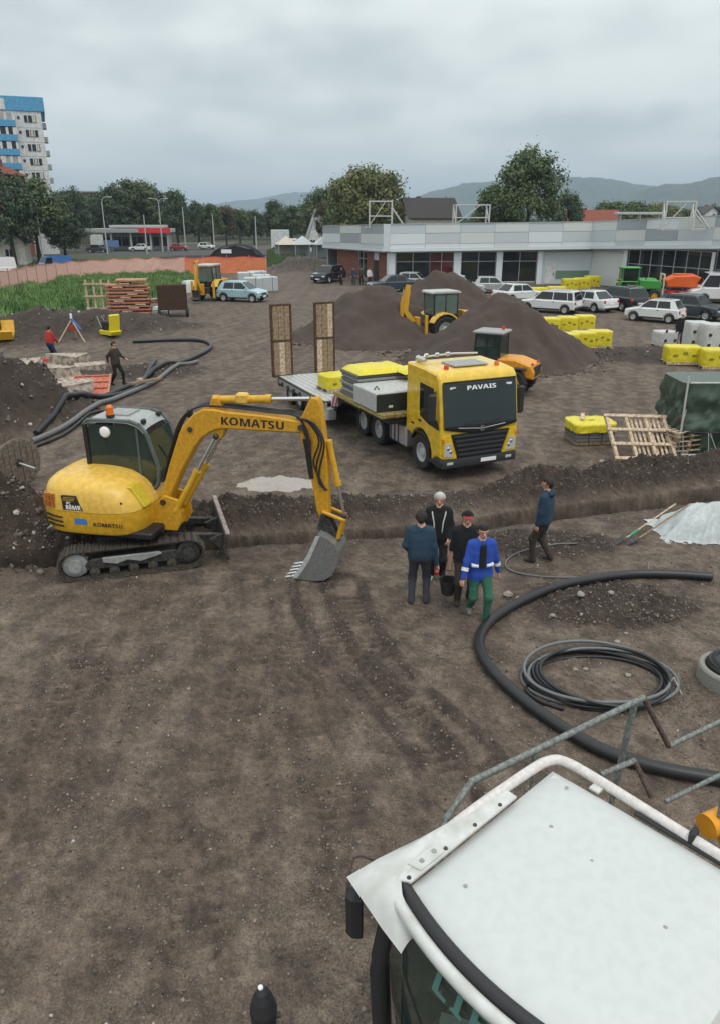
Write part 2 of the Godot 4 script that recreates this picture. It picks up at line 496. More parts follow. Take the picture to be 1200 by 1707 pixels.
func place_blots() -> void:
	for q in [[300, 1060, 1.1, 0.7, 0.7], [260, 1140, 1.0, 0.7, 0.75], [200, 1300, 0.9, 0.8, 0.6], [545, 1010, 0.8, 0.6, 0.7], [640, 1130, 0.9, 0.9, 0.75], [720, 1230, 1.0, 1.0, 0.8], [560, 1180, 0.9, 0.8, 0.6], [820, 1180, 0.8, 0.8, 0.6], [480, 1420, 0.8, 1.2, 0.6], [300, 1520, 0.7, 1.4, 0.6], [90, 1480, 0.7, 1.2, 0.5], [1000, 1040, 1.3, 1.5, 0.7], [1120, 1010, 1.2, 1.2, 0.7], [1000, 1230, 0.9, 1.3, 0.6], [760, 940, 0.8, 1.5, 0.6], [60, 1000, 0.8, 1.2, 0.4]]:
		blots.append([gp(q[0], q[1]), q[2], q[3], q[4]])
func trench_end(p: Vector2) -> float:
	return smoothstep(-13.5, -11.5, p.x)
func land_parts(x: float, z: float) -> Vector3:
	# x: height, y: churned damp soil plus painted rut shade 0..1, z: loose stony soil 0..1
	var p := Vector2(x, z)
	var h := nz2.get_noise_2d(x * 0.06, z * 0.06) * 0.10
	var churn_shade := 0.0; var loose := 0.0
	var far := clampf((-z - 95.0) / 40.0, 0, 1)
	if x > -16.0 and x < 16.0 and z > -26.0 and z < -9.0:
		var q := seg_dist(p, trench)
		var s := q.x * -q.y
		var wob := nz.get_noise_2d(x * 1.3, z * 1.3) * 0.10
		var e := trench_end(p)
		var d := s + wob
		if d > -0.35 and d < 3.6:
			var tw := 0.24 + 0.24 * smoothstep(0.5, 4.0, x)
			var cut := smoothstep(-0.03, 0.07, d) * (1.0 - smoothstep(tw, tw + 0.2, d))
			h -= cut * 1.5 * e
			var amp := 0.62 + 0.22 * nz.get_noise_2d(x * 0.45, 7.7)
			var bank := smoothstep(tw + 0.05, tw + 1.05, d) * (1.0 - smoothstep(tw + 1.05, tw + 2.3 + 0.4 * nz2.get_noise_2d(x * 0.7, 1.0), d))
			# the bank is low in front of the lorry and thins out behind the digger
			amp *= 1.0 - 0.55 * exp(-pow((x - 2.0) / 1.5, 2.0))
			bank *= amp
			h += bank * e * (1.0 + 0.35 * nz.get_noise_2d(x * 2.2, z * 2.2))
			loose = maxf(loose, clampf(bank * 3.0, 0, 1) * e)
			loose = maxf(loose, cut)
			h += loose * 0.09 * nz.get_noise_2d(x * 5.0, z * 5.0)
		if d > -1.3 and d <= 0.0:
			churn_shade = maxf(churn_shade, 0.45 * (1.0 - absf(d) / 1.3))
	if z > -16.0 and x > -9.0 and x < 6.0:
		for k in ruts.size():
			var q := seg_dist(p, ruts[k])
			var d := q.x
			if d < 0.5:
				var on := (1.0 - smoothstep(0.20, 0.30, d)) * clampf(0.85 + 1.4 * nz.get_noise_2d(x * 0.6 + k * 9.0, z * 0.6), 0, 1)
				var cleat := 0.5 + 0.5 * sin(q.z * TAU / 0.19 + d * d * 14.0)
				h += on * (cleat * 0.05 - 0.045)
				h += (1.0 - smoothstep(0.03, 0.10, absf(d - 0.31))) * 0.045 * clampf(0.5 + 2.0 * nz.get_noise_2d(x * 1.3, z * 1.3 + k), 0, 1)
				churn_shade = maxf(churn_shade, ((1.3 if k < 2 else 0.85) * on * (1.0 - 0.9 * cleat) * clampf((0.8 if k < 2 else 0.35) + 2.2 * nz2.get_noise_2d(x * 0.9 + k * 3.0, z * 0.9), 0, 1) + (1.4 if k < 2 else 0.5) * (1.0 - smoothstep(0.05, 0.16, absf(d - 0.30)))) * clampf(0.8 + 1.3 * nz.get_noise_2d(x * 1.1, z * 1.1 + 3.0 * k), 0, 1))  # rut grooves and edges darkened: damp soil, with relief shade painted in
	if z > -16.0:
		for bl in blots:
			var d: float = Vector2((x - bl[0].x) / bl[2], z - bl[0].z).length() / bl[1] + 0.55 * nz.get_noise_2d(x * 0.9 + bl[1], z * 0.9)
			churn_shade = maxf(churn_shade, (1.0 - smoothstep(0.45, 1.0, d)) * bl[3] * 0.5 * clampf(0.7 + 1.6 * nz.get_noise_2d(x * 6.0, z * 6.0), 0, 1))
	for hp in heaps:
		var c: Vector3 = hp[0]
		var r: float = hp[1]
		var dx: float = (x - c.x) / hp[3]
		var dz := z - c.z
		if absf(dx) < r * 1.3 and absf(dz) < r * 1.3:
			var d := sqrt(dx * dx + dz * dz) / r
			d += 0.22 * nz.get_noise_2d(x * 1.6 / r, z * 1.6 / r)
			var up := (1.0 - smoothstep(0.05, 1.0, d))
			h += up * hp[2] * (1.0 + hp[4] * 0.5 * nz.get_noise_2d(x * 3.0, z * 3.0))
			loose = maxf(loose, clampf(up * 4.0, 0, 1))
			h += clampf(up * 4.0, 0, 1) * 0.10 * hp[4] * nz.get_noise_2d(x * 5.0, z * 5.0)
	h *= 1.0 - far
	return Vector3(h, churn_shade, loose)
func land(x: float, z: float) -> float:
	return land_parts(x, z).x
func lines(fine0: float, fine1: float, step: float, grow: float, end0: float, end1: float) -> PackedFloat32Array:
	var a := []
	var q := fine0; var s := step
	var low := []
	while q > end0:
		s *= grow; q -= s; low.append(q)
	low.reverse(); a.append_array(low)
	q = fine0
	while q < fine1:
		a.append(q); q += step
	a.append(fine1)
	q = fine1; s = step
	while q < end1:
		s *= grow; q += s; a.append(q)
	return PackedFloat32Array(a)
func make_ground() -> void:
	prepare_land()
	place_blots()
	var xs := lines(-8.5, 9.8, 0.043, 1.045, -7000, 7000)
	var zs := lines(-19.0, -4.0, 0.043, 1.028, -7000, 60)
	var w := xs.size(); var h := zs.size()
	var vs := PackedVector3Array(); var cs := PackedColorArray(); var ns := PackedVector3Array()
	vs.resize(w * h); cs.resize(w * h); ns.resize(w * h)
	var hs := PackedFloat32Array(); hs.resize(w * h)
	var packed := Color(0.198, 0.156, 0.128)
	var dusty := Color(0.258, 0.212, 0.176)
	var damp := Color(0.102, 0.075, 0.063)  # damp soil, also the colour of the shade painted into the ruts
	var heapc := Color(0.088, 0.063, 0.053)
	var grassy := Color(0.085, 0.10, 0.045)
	var paved := Color(0.20, 0.195, 0.19)
	for i in h:
		var z := zs[i]
		for j in w:
			var x := xs[j]
			var near := z > -24.0 and absf(x) < 14.0
			var lp := land_parts(x, z) if z > -140.0 and absf(x) < 90.0 else Vector3.ZERO
			var y := lp.x
			var m1 := nz2.get_noise_2d(x * 0.33, z * 0.33)
			var m2 := nz.get_noise_2d(x * 0.16 + 40.0, z * 0.16)
			if near:
				var m3 := nz.get_noise_2d(x * 3.1, z * 3.1)
				var rough := clampf(0.35 + 1.4 * nz2.get_noise_2d(x * 0.5 + 9.0, z * 0.5), 0.12, 1)
				y += m3 * 0.030 * rough + nz2.get_noise_2d(x * 9.0, z * 9.0) * 0.022 * (rough + lp.z)
			var cl := packed.lerp(dusty, clampf(0.35 + m1 * 1.1, 0, 1))
			var wet_shade := clampf((m2 + 0.02) * 1.5, 0, 1) * 0.26
			if near:
				wet_shade = clampf(wet_shade + nz.get_noise_2d(x * 0.8 + 5.0, z * 0.8) * 0.12, 0, 0.9)
			wet_shade = maxf(wet_shade, clampf(lp.y, 0, 1))  # also takes in the painted shade of the rut grooves
			# wheel-worn streaks of drier soil all over the yard
			var st := nz2.get_noise_2d((x + z * 0.25) * 0.9, z * 0.10 + x * 0.05)
			cl = cl.lerp(dusty, clampf(st * 1.3, 0, 0.8))
			cl = cl.lerp(damp, wet_shade)
			if near: cl *= 1.0 + 0.42 * nz2.get_noise_2d(x * 8.0 + 3.0, z * 8.0) + 0.08 * nz2.get_noise_2d(x * 2.5, z * 2.5 + 8.0)
			cl = cl.lerp(heapc, lp.z)
			# the far side: grass verge, then streets and gardens
			if z < -100.0:
				var g := clampf((-z - 100.0) / 6.0, 0, 1)
				cl = cl.lerp(paved if nz2.get_noise_2d(x * 0.02, z * 0.02) > -0.05 and z > -220.0 else grassy, g)
			vs[i * w + j] = Vector3(x, y, z)
			hs[i * w + j] = y
			cs[i * w + j] = cl
	for i in h:
		for j in w:
			var i0 := maxi(i - 1, 0); var i1 := mini(i + 1, h - 1); var j0 := maxi(j - 1, 0); var j1 := mini(j + 1, w - 1)
			var sx := (hs[i * w + j1] - hs[i * w + j0]) / (xs[j1] - xs[j0]); var sz := (hs[i1 * w + j] - hs[i0 * w + j]) / (zs[i1] - zs[i0])
			ns[i * w + j] = Vector3(-sx, 1, -sz).normalized()
	var ix := PackedInt32Array(); ix.resize((w - 1) * (h - 1) * 6)
	var o := 0
	for i in h - 1:
		for j in w - 1:
			var a := i * w + j
			ix[o] = a; ix[o + 1] = a + 1; ix[o + 2] = a + w + 1; ix[o + 3] = a; ix[o + 4] = a + w + 1; ix[o + 5] = a + w
			o += 6
	var ar := []; ar.resize(Mesh.ARRAY_MAX)
	ar[Mesh.ARRAY_VERTEX] = vs; ar[Mesh.ARRAY_NORMAL] = ns; ar[Mesh.ARRAY_COLOR] = cs; ar[Mesh.ARRAY_INDEX] = ix
	var am := ArrayMesh.new(); am.add_surface_from_arrays(Mesh.PRIMITIVE_TRIANGLES, ar)
	soil_tex("soil", 31, 0.004, 0.10)
	soil_tex("soil_fine", 33, 0.03, 0.14)
	var m := mat("soil", Color(1.28, 1.28, 1.28), 0.95, 0, "soil", 0.37)
	m.albedo_color = Color(1.0, 1.0, 1.0)
	m.vertex_color_use_as_albedo = true
	m.uv1_world_triplanar = true
	m.detail_enabled = true
	m.detail_blend_mode = BaseMaterial3D.BLEND_MODE_MUL
	m.detail_albedo = T["soil_fine"]
	m.detail_uv_layer = BaseMaterial3D.DETAIL_UV_2
	m.uv2_triplanar = true; m.uv2_world_triplanar = true; m.uv2_scale = Vector3.ONE * 0.83
	var gnode := put_mesh(self, "ground", am, m)
	tag(gnode, "brown trampled earth of the building site yard", "ground", "", "structure")
	print("ground ", w, "x", h, " ", Time.get_ticks_msec())

# grain of the soil: broad mottling, single grains and crumbs
func soil_tex(called: String, sd: int, freq: float, grain: float) -> void:
	var size := 1024
	var f := FastNoiseLite.new(); f.seed = sd; f.frequency = freq; f.fractal_octaves = 7; f.fractal_gain = 0.62; f.noise_type = FastNoiseLite.TYPE_SIMPLEX_SMOOTH
	var im := f.get_seamless_image(size, size)
	var q := RandomNumberGenerator.new(); q.seed = sd
	var out := Image.create(size, size, false, Image.FORMAT_RGB8)
	for y in size:
		for x in size:
			var t := 0.86 + (im.get_pixel(x, y).r - 0.5) * 0.5 + (q.randf() - 0.5) * grain
			out.set_pixel(x, y, Color(t, t * 0.985, t * 0.97))
	for k in 5200:
		var x := q.randi() % size; var y := q.randi() % size; var r := 1 + q.randi() % 3
		var b := q.randf_range(-0.26, 0.16)
		for i in range(-r, r + 1):
			for j in range(-r, r + 1):
				if i * i + j * j > r * r: continue
				var xx := posmod(x + i, size); var yy := posmod(y + j, size)
				var c := out.get_pixel(xx, yy)
				out.set_pixel(xx, yy, Color(clampf(c.r + b, 0, 1), clampf(c.g + b, 0, 1), clampf(c.b + b, 0, 1)))
	out.generate_mipmaps()
	T[called] = ImageTexture.create_from_image(out)

# small stones strewn over the yard, thick on the spoil bank
func stone_mesh(sd: int, sub := 1) -> ArrayMesh:
	var r := RandomNumberGenerator.new(); r.seed = sd
	var g := G.new()
	var pts := []
	var rows := 4; var seg := 6
	for k in rows + 1:
		var row := []
		var f := PI * k / rows - PI / 2
		for s in seg:
			var t := TAU * s / seg
			var q := r.randf_range(0.72, 1.12)
			if k == 0 or k == rows: q = 0.8
			row.append(Vector3(cos(f) * cos(t), sin(f) * 0.7, cos(f) * sin(t)) * 0.5 * q)
		pts.append(row)
	for k in rows:
		for s in seg:
			var j := (s + 1) % seg
			var mid: Vector3 = pts[k][s] + pts[k][j] + pts[k + 1][s] + pts[k + 1][j]
			g.quad(pts[k][s], pts[k][j], pts[k + 1][j], pts[k + 1][s], mid)
	return g.mesh()
func scatter(called: String, m: Mesh, mt: Material, xf: Array, cols: Array, label: String, category: String) -> void:
	var mm := MultiMesh.new()
	mm.transform_format = MultiMesh.TRANSFORM_3D
	mm.use_colors = not cols.is_empty()
	mm.mesh = m; mm.instance_count = xf.size()
	for k in xf.size():
		mm.set_instance_transform(k, xf[k])
		if not cols.is_empty(): mm.set_instance_color(k, cols[k])
	var o := MultiMeshInstance3D.new()
	o.multimesh = mm; o.material_override = mt; o.name = numbered(called)
	add_child(o)
	tag(o, label, category, "", "stuff")
func make_gravel() -> void:
	rng.seed = 77
	var xf := []; var cols := []
	for k in 105000:
		var z := -rng.randf_range(4.2, 21.5); var x := rng.randf_range(-1, 1) * (3.0 + -z * 0.42)
		var lp := land_parts(x, z)
		var keep := 0.16 + 0.9 * lp.z + 0.45 * lp.y
		# stony strips
		keep += 0.75 * clampf(nz2.get_noise_2d(x * 0.5 + 21.0, z * 0.35) * 2.2 - 0.15, 0, 1)
		if rng.randf() > keep: continue
		var s := 0.009 + 0.034 * pow(rng.randf(), 7.0) + 0.010 * rng.randf()
		if lp.z > 0.5: s *= 1.35
		var b := Basis.from_euler(Vector3(rng.randf() * 6, rng.randf() * 6, rng.randf() * 6)).scaled(Vector3.ONE * s)
		xf.append(Transform3D(b, Vector3(x, lp.x + s * 0.16, z)))
		var q := rng.randf()
		var c := Color(0.075, 0.058, 0.05).lerp(Color(0.26, 0.225, 0.195), rng.randf())
		if q > 0.991: c = Color(0.42, 0.40, 0.37)
		cols.append(c)
	var m := mat("stones", Color(1, 1, 1), 0.95)
	m.vertex_color_use_as_albedo = true
	scatter("gravel", stone_mesh(5), m, xf, cols, "loose stones strewn over the brown yard and the spoil bank", "gravel")
	# stones on the farther heaps
	xf = []; cols = []
	for hp in heaps:
		var c: Vector3 = hp[0]
		if hp[1] < 1.5: continue
		for k in 500:
			var a := rng.randf() * TAU; var d: float = sqrt(rng.randf()) * hp[1] * 1.1
			var x: float = c.x + cos(a) * d * hp[3]; var z := c.z + sin(a) * d
			var lp := land_parts(x, z)
			if lp.z < 0.3: continue
			var s := rng.randf_range(0.03, 0.10) + 0.14 * pow(rng.randf(), 8.0)
			xf.append(Transform3D(Basis.from_euler(Vector3(rng.randf() * 6, rng.randf() * 6, 0)).scaled(Vector3.ONE * s), Vector3(x, lp.x + s * 0.1, z)))
			cols.append(Color(0.06, 0.045, 0.037).lerp(Color(0.19, 0.16, 0.135), rng.randf()) if rng.randf() < 0.93 else Color(0.42, 0.39, 0.35))
	for hp in [[0.9, -45.0, 5.2], [6.8, -37.3, 5.0], [5.3, -51.5, 5.0]]:
		for k in 420:
			var a := rng.randf() * TAU; var d: float = hp[2] * (0.93 + 0.30 * rng.randf() * rng.randf())
			var s := rng.randf_range(0.04, 0.14) + 0.18 * pow(rng.randf(), 7.0)
			var x: float = hp[0] + cos(a) * d; var z: float = hp[1] + sin(a) * d
			xf.append(Transform3D(Basis.from_euler(Vector3(rng.randf() * 6, rng.randf() * 6, 0)).scaled(Vector3.ONE * s), Vector3(x, land(x, z) + s * 0.15, z)))
			cols.append(Color(0.06, 0.045, 0.037).lerp(Color(0.16, 0.13, 0.11), rng.randf()))
	scatter("rubble", stone_mesh(6), m, xf, cols, "clods and stones on the heaps of dug earth", "rubble")

# ---------- tracked excavator: x forward, y up, z towards the cab-less side
func ring_plan(xr: float, xf: float, zs: float, y: float, pw := 3.8, cnt := 44) -> Array:
	var out := []
	var cx := (xr + xf) * 0.5; var hx := (xf - xr) * 0.5
	for k in cnt:
		var t := TAU * k / cnt
		var c := cos(t); var s := sin(t)
		var r := pow(pow(absf(c), pw) + pow(absf(s), pw), -1.0 / pw)
		out.append(Vector3(cx + hx * c * r, y, zs * s * r))
	return out
func loft_body(sections: Array, cap := true) -> G:
	var g := G.new()
	g.sheet(sections, true)
	# outward normals whatever the winding
	for k in g.n.size():
		var mid := Vector3(0, g.v[k].y - 0.02, 0)
		if g.n[k].dot(g.v[k] - mid) < 0.0: g.n[k] = -g.n[k]
	for k in range(0, g.v.size(), 3):
		var fn := (g.v[k + 2] - g.v[k]).cross(g.v[k + 1] - g.v[k])
		if fn.dot(g.n[k] + g.n[k + 1] + g.n[k + 2]) < 0.0:
			var q := g.v[k + 1]; g.v[k + 1] = g.v[k + 2]; g.v[k + 2] = q
			var w := g.n[k + 1]; g.n[k + 1] = g.n[k + 2]; g.n[k + 2] = w
	if cap:
		for e in [0, sections.size() - 1]:
			var out := Vector3.DOWN if e == 0 else Vector3.UP
			var m := Vector3.ZERO
			for p in sections[e]: m += p
			m /= sections[e].size()
			for k in sections[e].size(): g.tri(m, sections[e][k], sections[e][(k + 1) % sections[e].size()], out)
	return g
func wheel(parent: Node, called: String, at: Vector3, r: float, w: float, rim := 0.58, lugs := 0, rimmat := "tyre_rim", side := 1.0, nuts := true) -> MeshInstance3D:
	# axle along z of the parent; side tells which way the outer face looks
	var g := G.new()
	g.x = Transform3D(Basis(Vector3.RIGHT, PI / 2 * side), Vector3.ZERO)
	var h := w * 0.5
	g.lathe([Vector2(r * rim, -h * 0.85), Vector2(r * 0.88, -h), Vector2(r * 0.97, -h * 0.85), Vector2(r, -h * 0.5), Vector2(r, h * 0.5), Vector2(r * 0.97, h * 0.85), Vector2(r * 0.88, h), Vector2(r * rim, h * 0.85), Vector2(r * rim, -h * 0.85)], 28)
	if lugs > 0:
		for k in lugs:
			for s in [-1.0, 1.0]:
				var t := TAU * (k + (0.25 if s > 0 else 0.0)) / lugs
				g.x = Transform3D(Basis(Vector3.RIGHT, PI / 2 * side) * Basis(Vector3.UP, t), Vector3.ZERO)
				g.box(Vector3(r * 1.0, s * h * 0.45, 0), Vector3(r * 0.09, h * 0.8, r * 0.09))
	var o := part(parent, called, g, M.rubber)
	o.position = at
	var q := G.new()
	q.x = Transform3D(Basis(Vector3.RIGHT, PI / 2 * side), Vector3.ZERO)
	var f := r * rim
	q.lathe([Vector2(f, -h * 0.8), Vector2(f * 1.02, h * 0.8), Vector2(f * 0.9, h * 0.82), Vector2(f * 0.82, h * 0.45), Vector2(f * 0.5, h * 0.35), Vector2(f * 0.42, h * 0.62), Vector2(f * 0.22, h * 0.7), Vector2(0.001, h * 0.7)], 20)
	if nuts:
		for k in 8:
			var t := TAU * k / 8
			q.box(Vector3(cos(t) * f * 0.6, h * 0.45, sin(t) * f * 0.6), Vector3(f * 0.09, h * 0.25, f * 0.09))
	part(o, "rim", q, M[rimmat])
	return o
func cyl_part(parent: Node, called: String, a: Vector3, b: Vector3, r: float, mt: Material, seg := 10, label := "") -> MeshInstance3D:
	return part(parent, called, mk_tube([a, b], r, seg), mt, label)
func hydraulic(parent: Node, a: Vector3, b: Vector3, split: float, r: float, mt: Material) -> void:
	var m := a.lerp(b, split)
	var body := G.new()
	body.tube([a, m], r, 12)
	var d := (b - a).normalized()
	body.tube([m - d * r * 1.4, m], r * 1.18, 12)
	body.tube([a - d * r * 0.6, a + d * r * 0.8], r * 1.15, 12)
	var o := part(parent, "hydraulic_cylinder", body, mt)
	part(o, "piston_rod", mk_tube([m, b], r * 0.5, 10), M.bright_steel)
	var e := G.new()
	e.ball(b, Vector3.ONE * r * 0.95)
	part(o, "rod_end", e, M.dark_steel)
func crawler(parent: Node, z: float) -> void:
	var L := 1.06; var r := 0.30; var wz := 0.42
	var t := G.new()
	# belt
	var path := []
	for k in 13: path.append(Vector2(L + cos(-PI / 2 + PI * k / 12) * r, r + 0.02 + sin(-PI / 2 + PI * k / 12) * r))
	for k in 13: path.append(Vector2(-L + cos(PI / 2 + PI * k / 12) * r, r + 0.02 + sin(PI / 2 + PI * k / 12) * r))
	var total := 0.0
	var m := path.size()
	for k in m: total += path[k].distance_to(path[(k + 1) % m])
	var cnt := 46
	var step := total / cnt
	var rest := 0.0
	for k in m:
		var a: Vector2 = path[k]; var b: Vector2 = path[(k + 1) % m]
		var e := b - a; var l := e.length(); var d := e / l
		var nn := Vector2(d.y, -d.x)
		t.x = Transform3D(Basis(Vector3(d.x, d.y, 0), Vector3(nn.x, nn.y, 0), Vector3(0, 0, -1)), Vector3((a.x + b.x) * 0.5, (a.y + b.y) * 0.5, z))
		t.box(Vector3(0, -0.028, 0), Vector3(l * 1.02, 0.035, wz * 0.8))
		var q := rest
		while q < l:
			var c := a + d * q
			t.x = Transform3D(Basis(Vector3(d.x, d.y, 0), Vector3(nn.x, nn.y, 0), Vector3(0, 0, -1)), Vector3(c.x, c.y, z))
			t.box(Vector3(0, -0.002, 0), Vector3(step * 0.86, 0.022, wz), 0.004)
			t.box(Vector3(step * 0.2, 0.018, 0), Vector3(0.018, 0.026, wz))
			q += step
		rest = q - l
	t.x = Transform3D.IDENTITY
	var o := part(parent, "track", t, M.track_steel)
	var s := 1.0 if z > 0 else -1.0
	# side frame, sprocket, idler, rollers
	var f := mk_prism([-0.85, 0.2, 0.85, 0.2, 0.95, 0.32, 0.8, 0.42, -0.75, 0.42, -0.92, 0.32], z - 0.13, z + 0.13, 0.02)
	part(o, "track_frame", f, M.dark_steel)
	for q in [[-L, 0.235, "sprocket"], [L, 0.235, "idler"]]:
		var g := G.new()
		g.x = Transform3D(Basis(Vector3.RIGHT, PI / 2 * s), Vector3(q[0], r + 0.02, z))
		g.lathe([Vector2(q[1], -0.1), Vector2(q[1], 0.1), Vector2(q[1] * 0.75, 0.13), Vector2(q[1] * 0.6, 0.13), Vector2(q[1] * 0.55, 0.17), Vector2(0.001, 0.175)], 20)
		if q[2] == "sprocket":
			for k in 14:
				var a: float = TAU * k / 14
				g.box(Vector3(cos(a) * 0.24, 0, sin(a) * 0.24), Vector3(0.05, 0.07, 0.05))
		part(o, q[2], g, M.grey_paint if q[2] == "sprocket" else M.dark_steel)
	for k in 5:
		var g := G.new()
		g.x = Transform3D(Basis(Vector3.RIGHT, PI / 2 * s), Vector3(-0.72 + k * 0.36, 0.15, z))
		g.lathe([Vector2(0.001, -0.14), Vector2(0.095, -0.14), Vector2(0.095, 0.14), Vector2(0.05, 0.15), Vector2(0.001, 0.16)], 14)
		part(o, "roller", g, M.track_steel)
	part(o, "frame_cover", mk_prism([-0.55, 0.36, -0.3, 0.30, -0.1, 0.36, 0.15, 0.30, 0.4, 0.36, 0.55, 0.40, 0.5, 0.45, -0.55, 0.45], z + s * 0.14, z + s * 0.20, 0.008), M.grey_paint)
func make_excavator() -> void:
	var e := thing("excavator", "yellow tracked excavator with dark cab, its bucket resting on the ground beside the trench", "excavator", V(-4.75, 0.0, -14.05), -0.1988)
	# undercarriage turned against the house
	var u := part(e, "undercarriage", mk_box(V(0, 0.5, 0), V(1.3, 0.3, 1.25), 0.06), M.dark_steel)
	u.position = V(0.02, 0, -0.16); u.rotation.y = 0.495
	crawler(u, 0.92); crawler(u, -0.92)
	var bl := G.new()
	bl.prism(poly([1.78, 0.10, 1.86, 0.08, 1.80, 0.35, 1.86, 0.62, 1.78, 0.62, 1.73, 0.35]), -1.12, 1.12, 0.01)
	bl.prism(poly([0.6, 0.42, 1.74, 0.28, 1.76, 0.42, 0.6, 0.56]), 0.40, 0.52, 0.01)
	bl.prism(poly([0.6, 0.42, 1.74, 0.28, 1.76, 0.42, 0.6, 0.56]), -0.52, -0.40, 0.01)
	for q in [-0.9, 0.0, 0.9]: bl.prism(poly([1.5, 0.5, 1.76, 0.2, 1.76, 0.6]), q - 0.03, q + 0.03)
	var bp := part(u, "dozer_blade", bl, M.dark_steel)
	part(bp, "cutting_edge", mk_box(V(1.84, 0.66, 0), V(0.09, 0.06, 2.26), 0.012), mat("edge_pink", Color(0.42, 0.33, 0.31), 0.6, 0.3, "dirty", 2.0))
	part(e, "slew_ring", _lathe_at([Vector2(0.55, 0.62), Vector2(0.55, 0.84), Vector2(0.001, 0.84)], V(0, 0, -0.1), 24), M.dark_steel)
	# house
	part(e, "house_frame", mk_box(V(0.0, 0.85, -0.02), V(2.0, 0.14, 1.7), 0.03), M.black_paint)
	var lo := [ring_plan(-1.22, 0.72, 0.93, 0.86), ring_plan(-1.28, 0.78, 0.99, 0.91), ring_plan(-1.31, 0.80, 1.0, 1.15), ring_plan(-1.315, 0.80, 1.0, 1.32)]
	part(e, "counterweight", loft_body(lo), M.yellow)
	var hi := [ring_plan(-1.315, 0.80, 1.003, 1.328), ring_plan(-1.30, 0.76, 0.998, 1.45), ring_plan(-1.27, 0.68, 0.975, 1.58), ring_plan(-1.24, 0.58, 0.94, 1.70), ring_plan(-1.19, 0.44, 0.88, 1.80), ring_plan(-1.10, 0.28, 0.76, 1.88), ring_plan(-0.95, 0.05, 0.58, 1.925), ring_plan(-0.65, -0.15, 0.30, 1.945, 2.6), ring_plan(-0.45, -0.25, 0.12, 1.95, 2.0)]
	var hood := part(e, "engine_hood", loft_body(hi), M.yellow_pale)
	part(hood, "hood_lock", _ball(V(0.52, 1.55, 0.955), V(0.025, 0.025, 0.015)), M.black_plastic)
	part(hood, "front_trim", mk_prism([0.42, 1.76, 0.58, 1.76, 0.82, 1.38, 0.74, 1.32], 0.28, 0.62, 0.02), mat("yellow_lime", Color(0.66, 0.50, 0.03), 0.4, 0, "wear", 0.7))
	# louvres and slots on the rear flank, following its curve
	var flank_z := func(x: float) -> float:
		return 1.0 * pow(1.0 - pow(minf(0.999, absf(x + 0.2575) / 1.0575), 3.8), 1.0 / 3.8)
	for r in 9:
		for k in 3:
			var lx := -1.0 + k * 0.095
			var gl := G.new()
			var sl: float = (flank_z.call(lx + 0.03) - flank_z.call(lx - 0.03)) / 0.06
			gl.x = Transform3D(Basis(Vector3.UP, -atan(sl)), V(lx - 0.07, 1.39 + r * 0.03, flank_z.call(lx) - 0.012 - 0.006 * maxf(0, r - 4)))
			gl.box(V(0, 0, 0.0), V(0.08, 0.016, 0.04))
			part(hood, "louvre", gl, M.print_orange)
	for r in 3:
		for k in 4:
			var lx := -1.0 + k * 0.10
			var gl := G.new()
			var sl: float = (flank_z.call(lx + 0.03) - flank_z.call(lx - 0.03)) / 0.06
			gl.x = Transform3D(Basis(Vector3.UP, -atan(sl)), V(lx - 0.05, 1.22 - r * 0.09 - k * 0.008, flank_z.call(lx) - 0.008))
			gl.box(V(0, 0, 0.0), V(0.085, 0.028, 0.04))
			part(e, "vent_slot", gl, M.print_black)
	# decals on the near flank
	part(hood, "model_plate", mk_prism([-0.66, 1.36, -0.25, 1.36, -0.38, 1.64, -0.67, 1.64], 0.955, 1.006), M.print_black)
	lettering(hood, "PC", 0.055, V(-0.53, 1.50, 1.008), Basis(), M.print_white)
	lettering(hood, "80MR", 0.085, V(-0.445, 1.415, 1.008), Basis(), M.print_white)
	for k in 3: part(hood, "plate_stripe", mk_box(V(-0.53 + k * 0.012, 1.555 + k * 0.028, 1.006), V(0.24, 0.009, 0.004)), M.yellow)
	part(e, "blue_sticker", mk_prism([-0.46, 1.08, -0.20, 1.08, -0.20, 1.17, -0.24, 1.20, -0.46, 1.20], 0.985, 1.003), M.print_blue)
	lettering(e, "KOMATSU", 0.075, V(0.22, 1.10, 1.0), Basis(Vector3.UP, 0.0), M.print_black, "Droid Sans", 1.25)
	# rear guard bar
	part(e, "rear_guard", mk_tube(smooth_path([V(-1.0, 0.98, 0.95), V(-1.24, 0.80, 0.72), V(-1.30, 0.62, 0.2), V(-1.28, 0.72, -0.4)], 0.1), 0.022), M.light_grey)
	# cab on the far side
	var zn := -0.04; var zf := -1.02
	var sp := [Vector2(-0.62, 1.4), Vector2(0.55, 1.35), Vector2(0.80, 1.60), Vector2(0.86, 1.9), Vector2(0.66, 2.62), Vector2(0.52, 2.79), Vector2(0.34, 2.85), Vector2(-0.55, 2.84), Vector2(-0.63, 2.76)]
	var cab := part(e, "cab", mk_box(V(0.05, 1.48, (zn + zf) * 0.5), V(1.28, 0.34, 0.96), 0.03), M.cab_grey)
	for z in [zn, zf]:
		for k in range(1, sp.size() + 1):
			var a: Vector2 = sp[k - 1]; var b: Vector2 = sp[k % sp.size()]
			part(cab, "cab_post", mk_tube([V(a.x, a.y, z), V(b.x, b.y, z)], 0.042 if k != 9 else 0.05, 8), M.cab_grey if k != 9 else M.black_paint)
	var rf := G.new()
	rf.x = Transform3D(Basis(), V(0, 0, 0))
	var rows := []
	for q in [[-0.66, 2.73], [-0.62, 2.82], [-0.5, 2.875], [-0.1, 2.90], [0.30, 2.89], [0.50, 2.83], [0.62, 2.71]]:
		var row := []
		for k in 7:
			var t := k / 6.0
			row.append(V(q[0], q[1] - 0.07 * pow(absf(t * 2 - 1), 4.0), lerpf(zn + 0.05, zf - 0.05, t)))
		rows.append(row)
	rf.sheet(rows); 
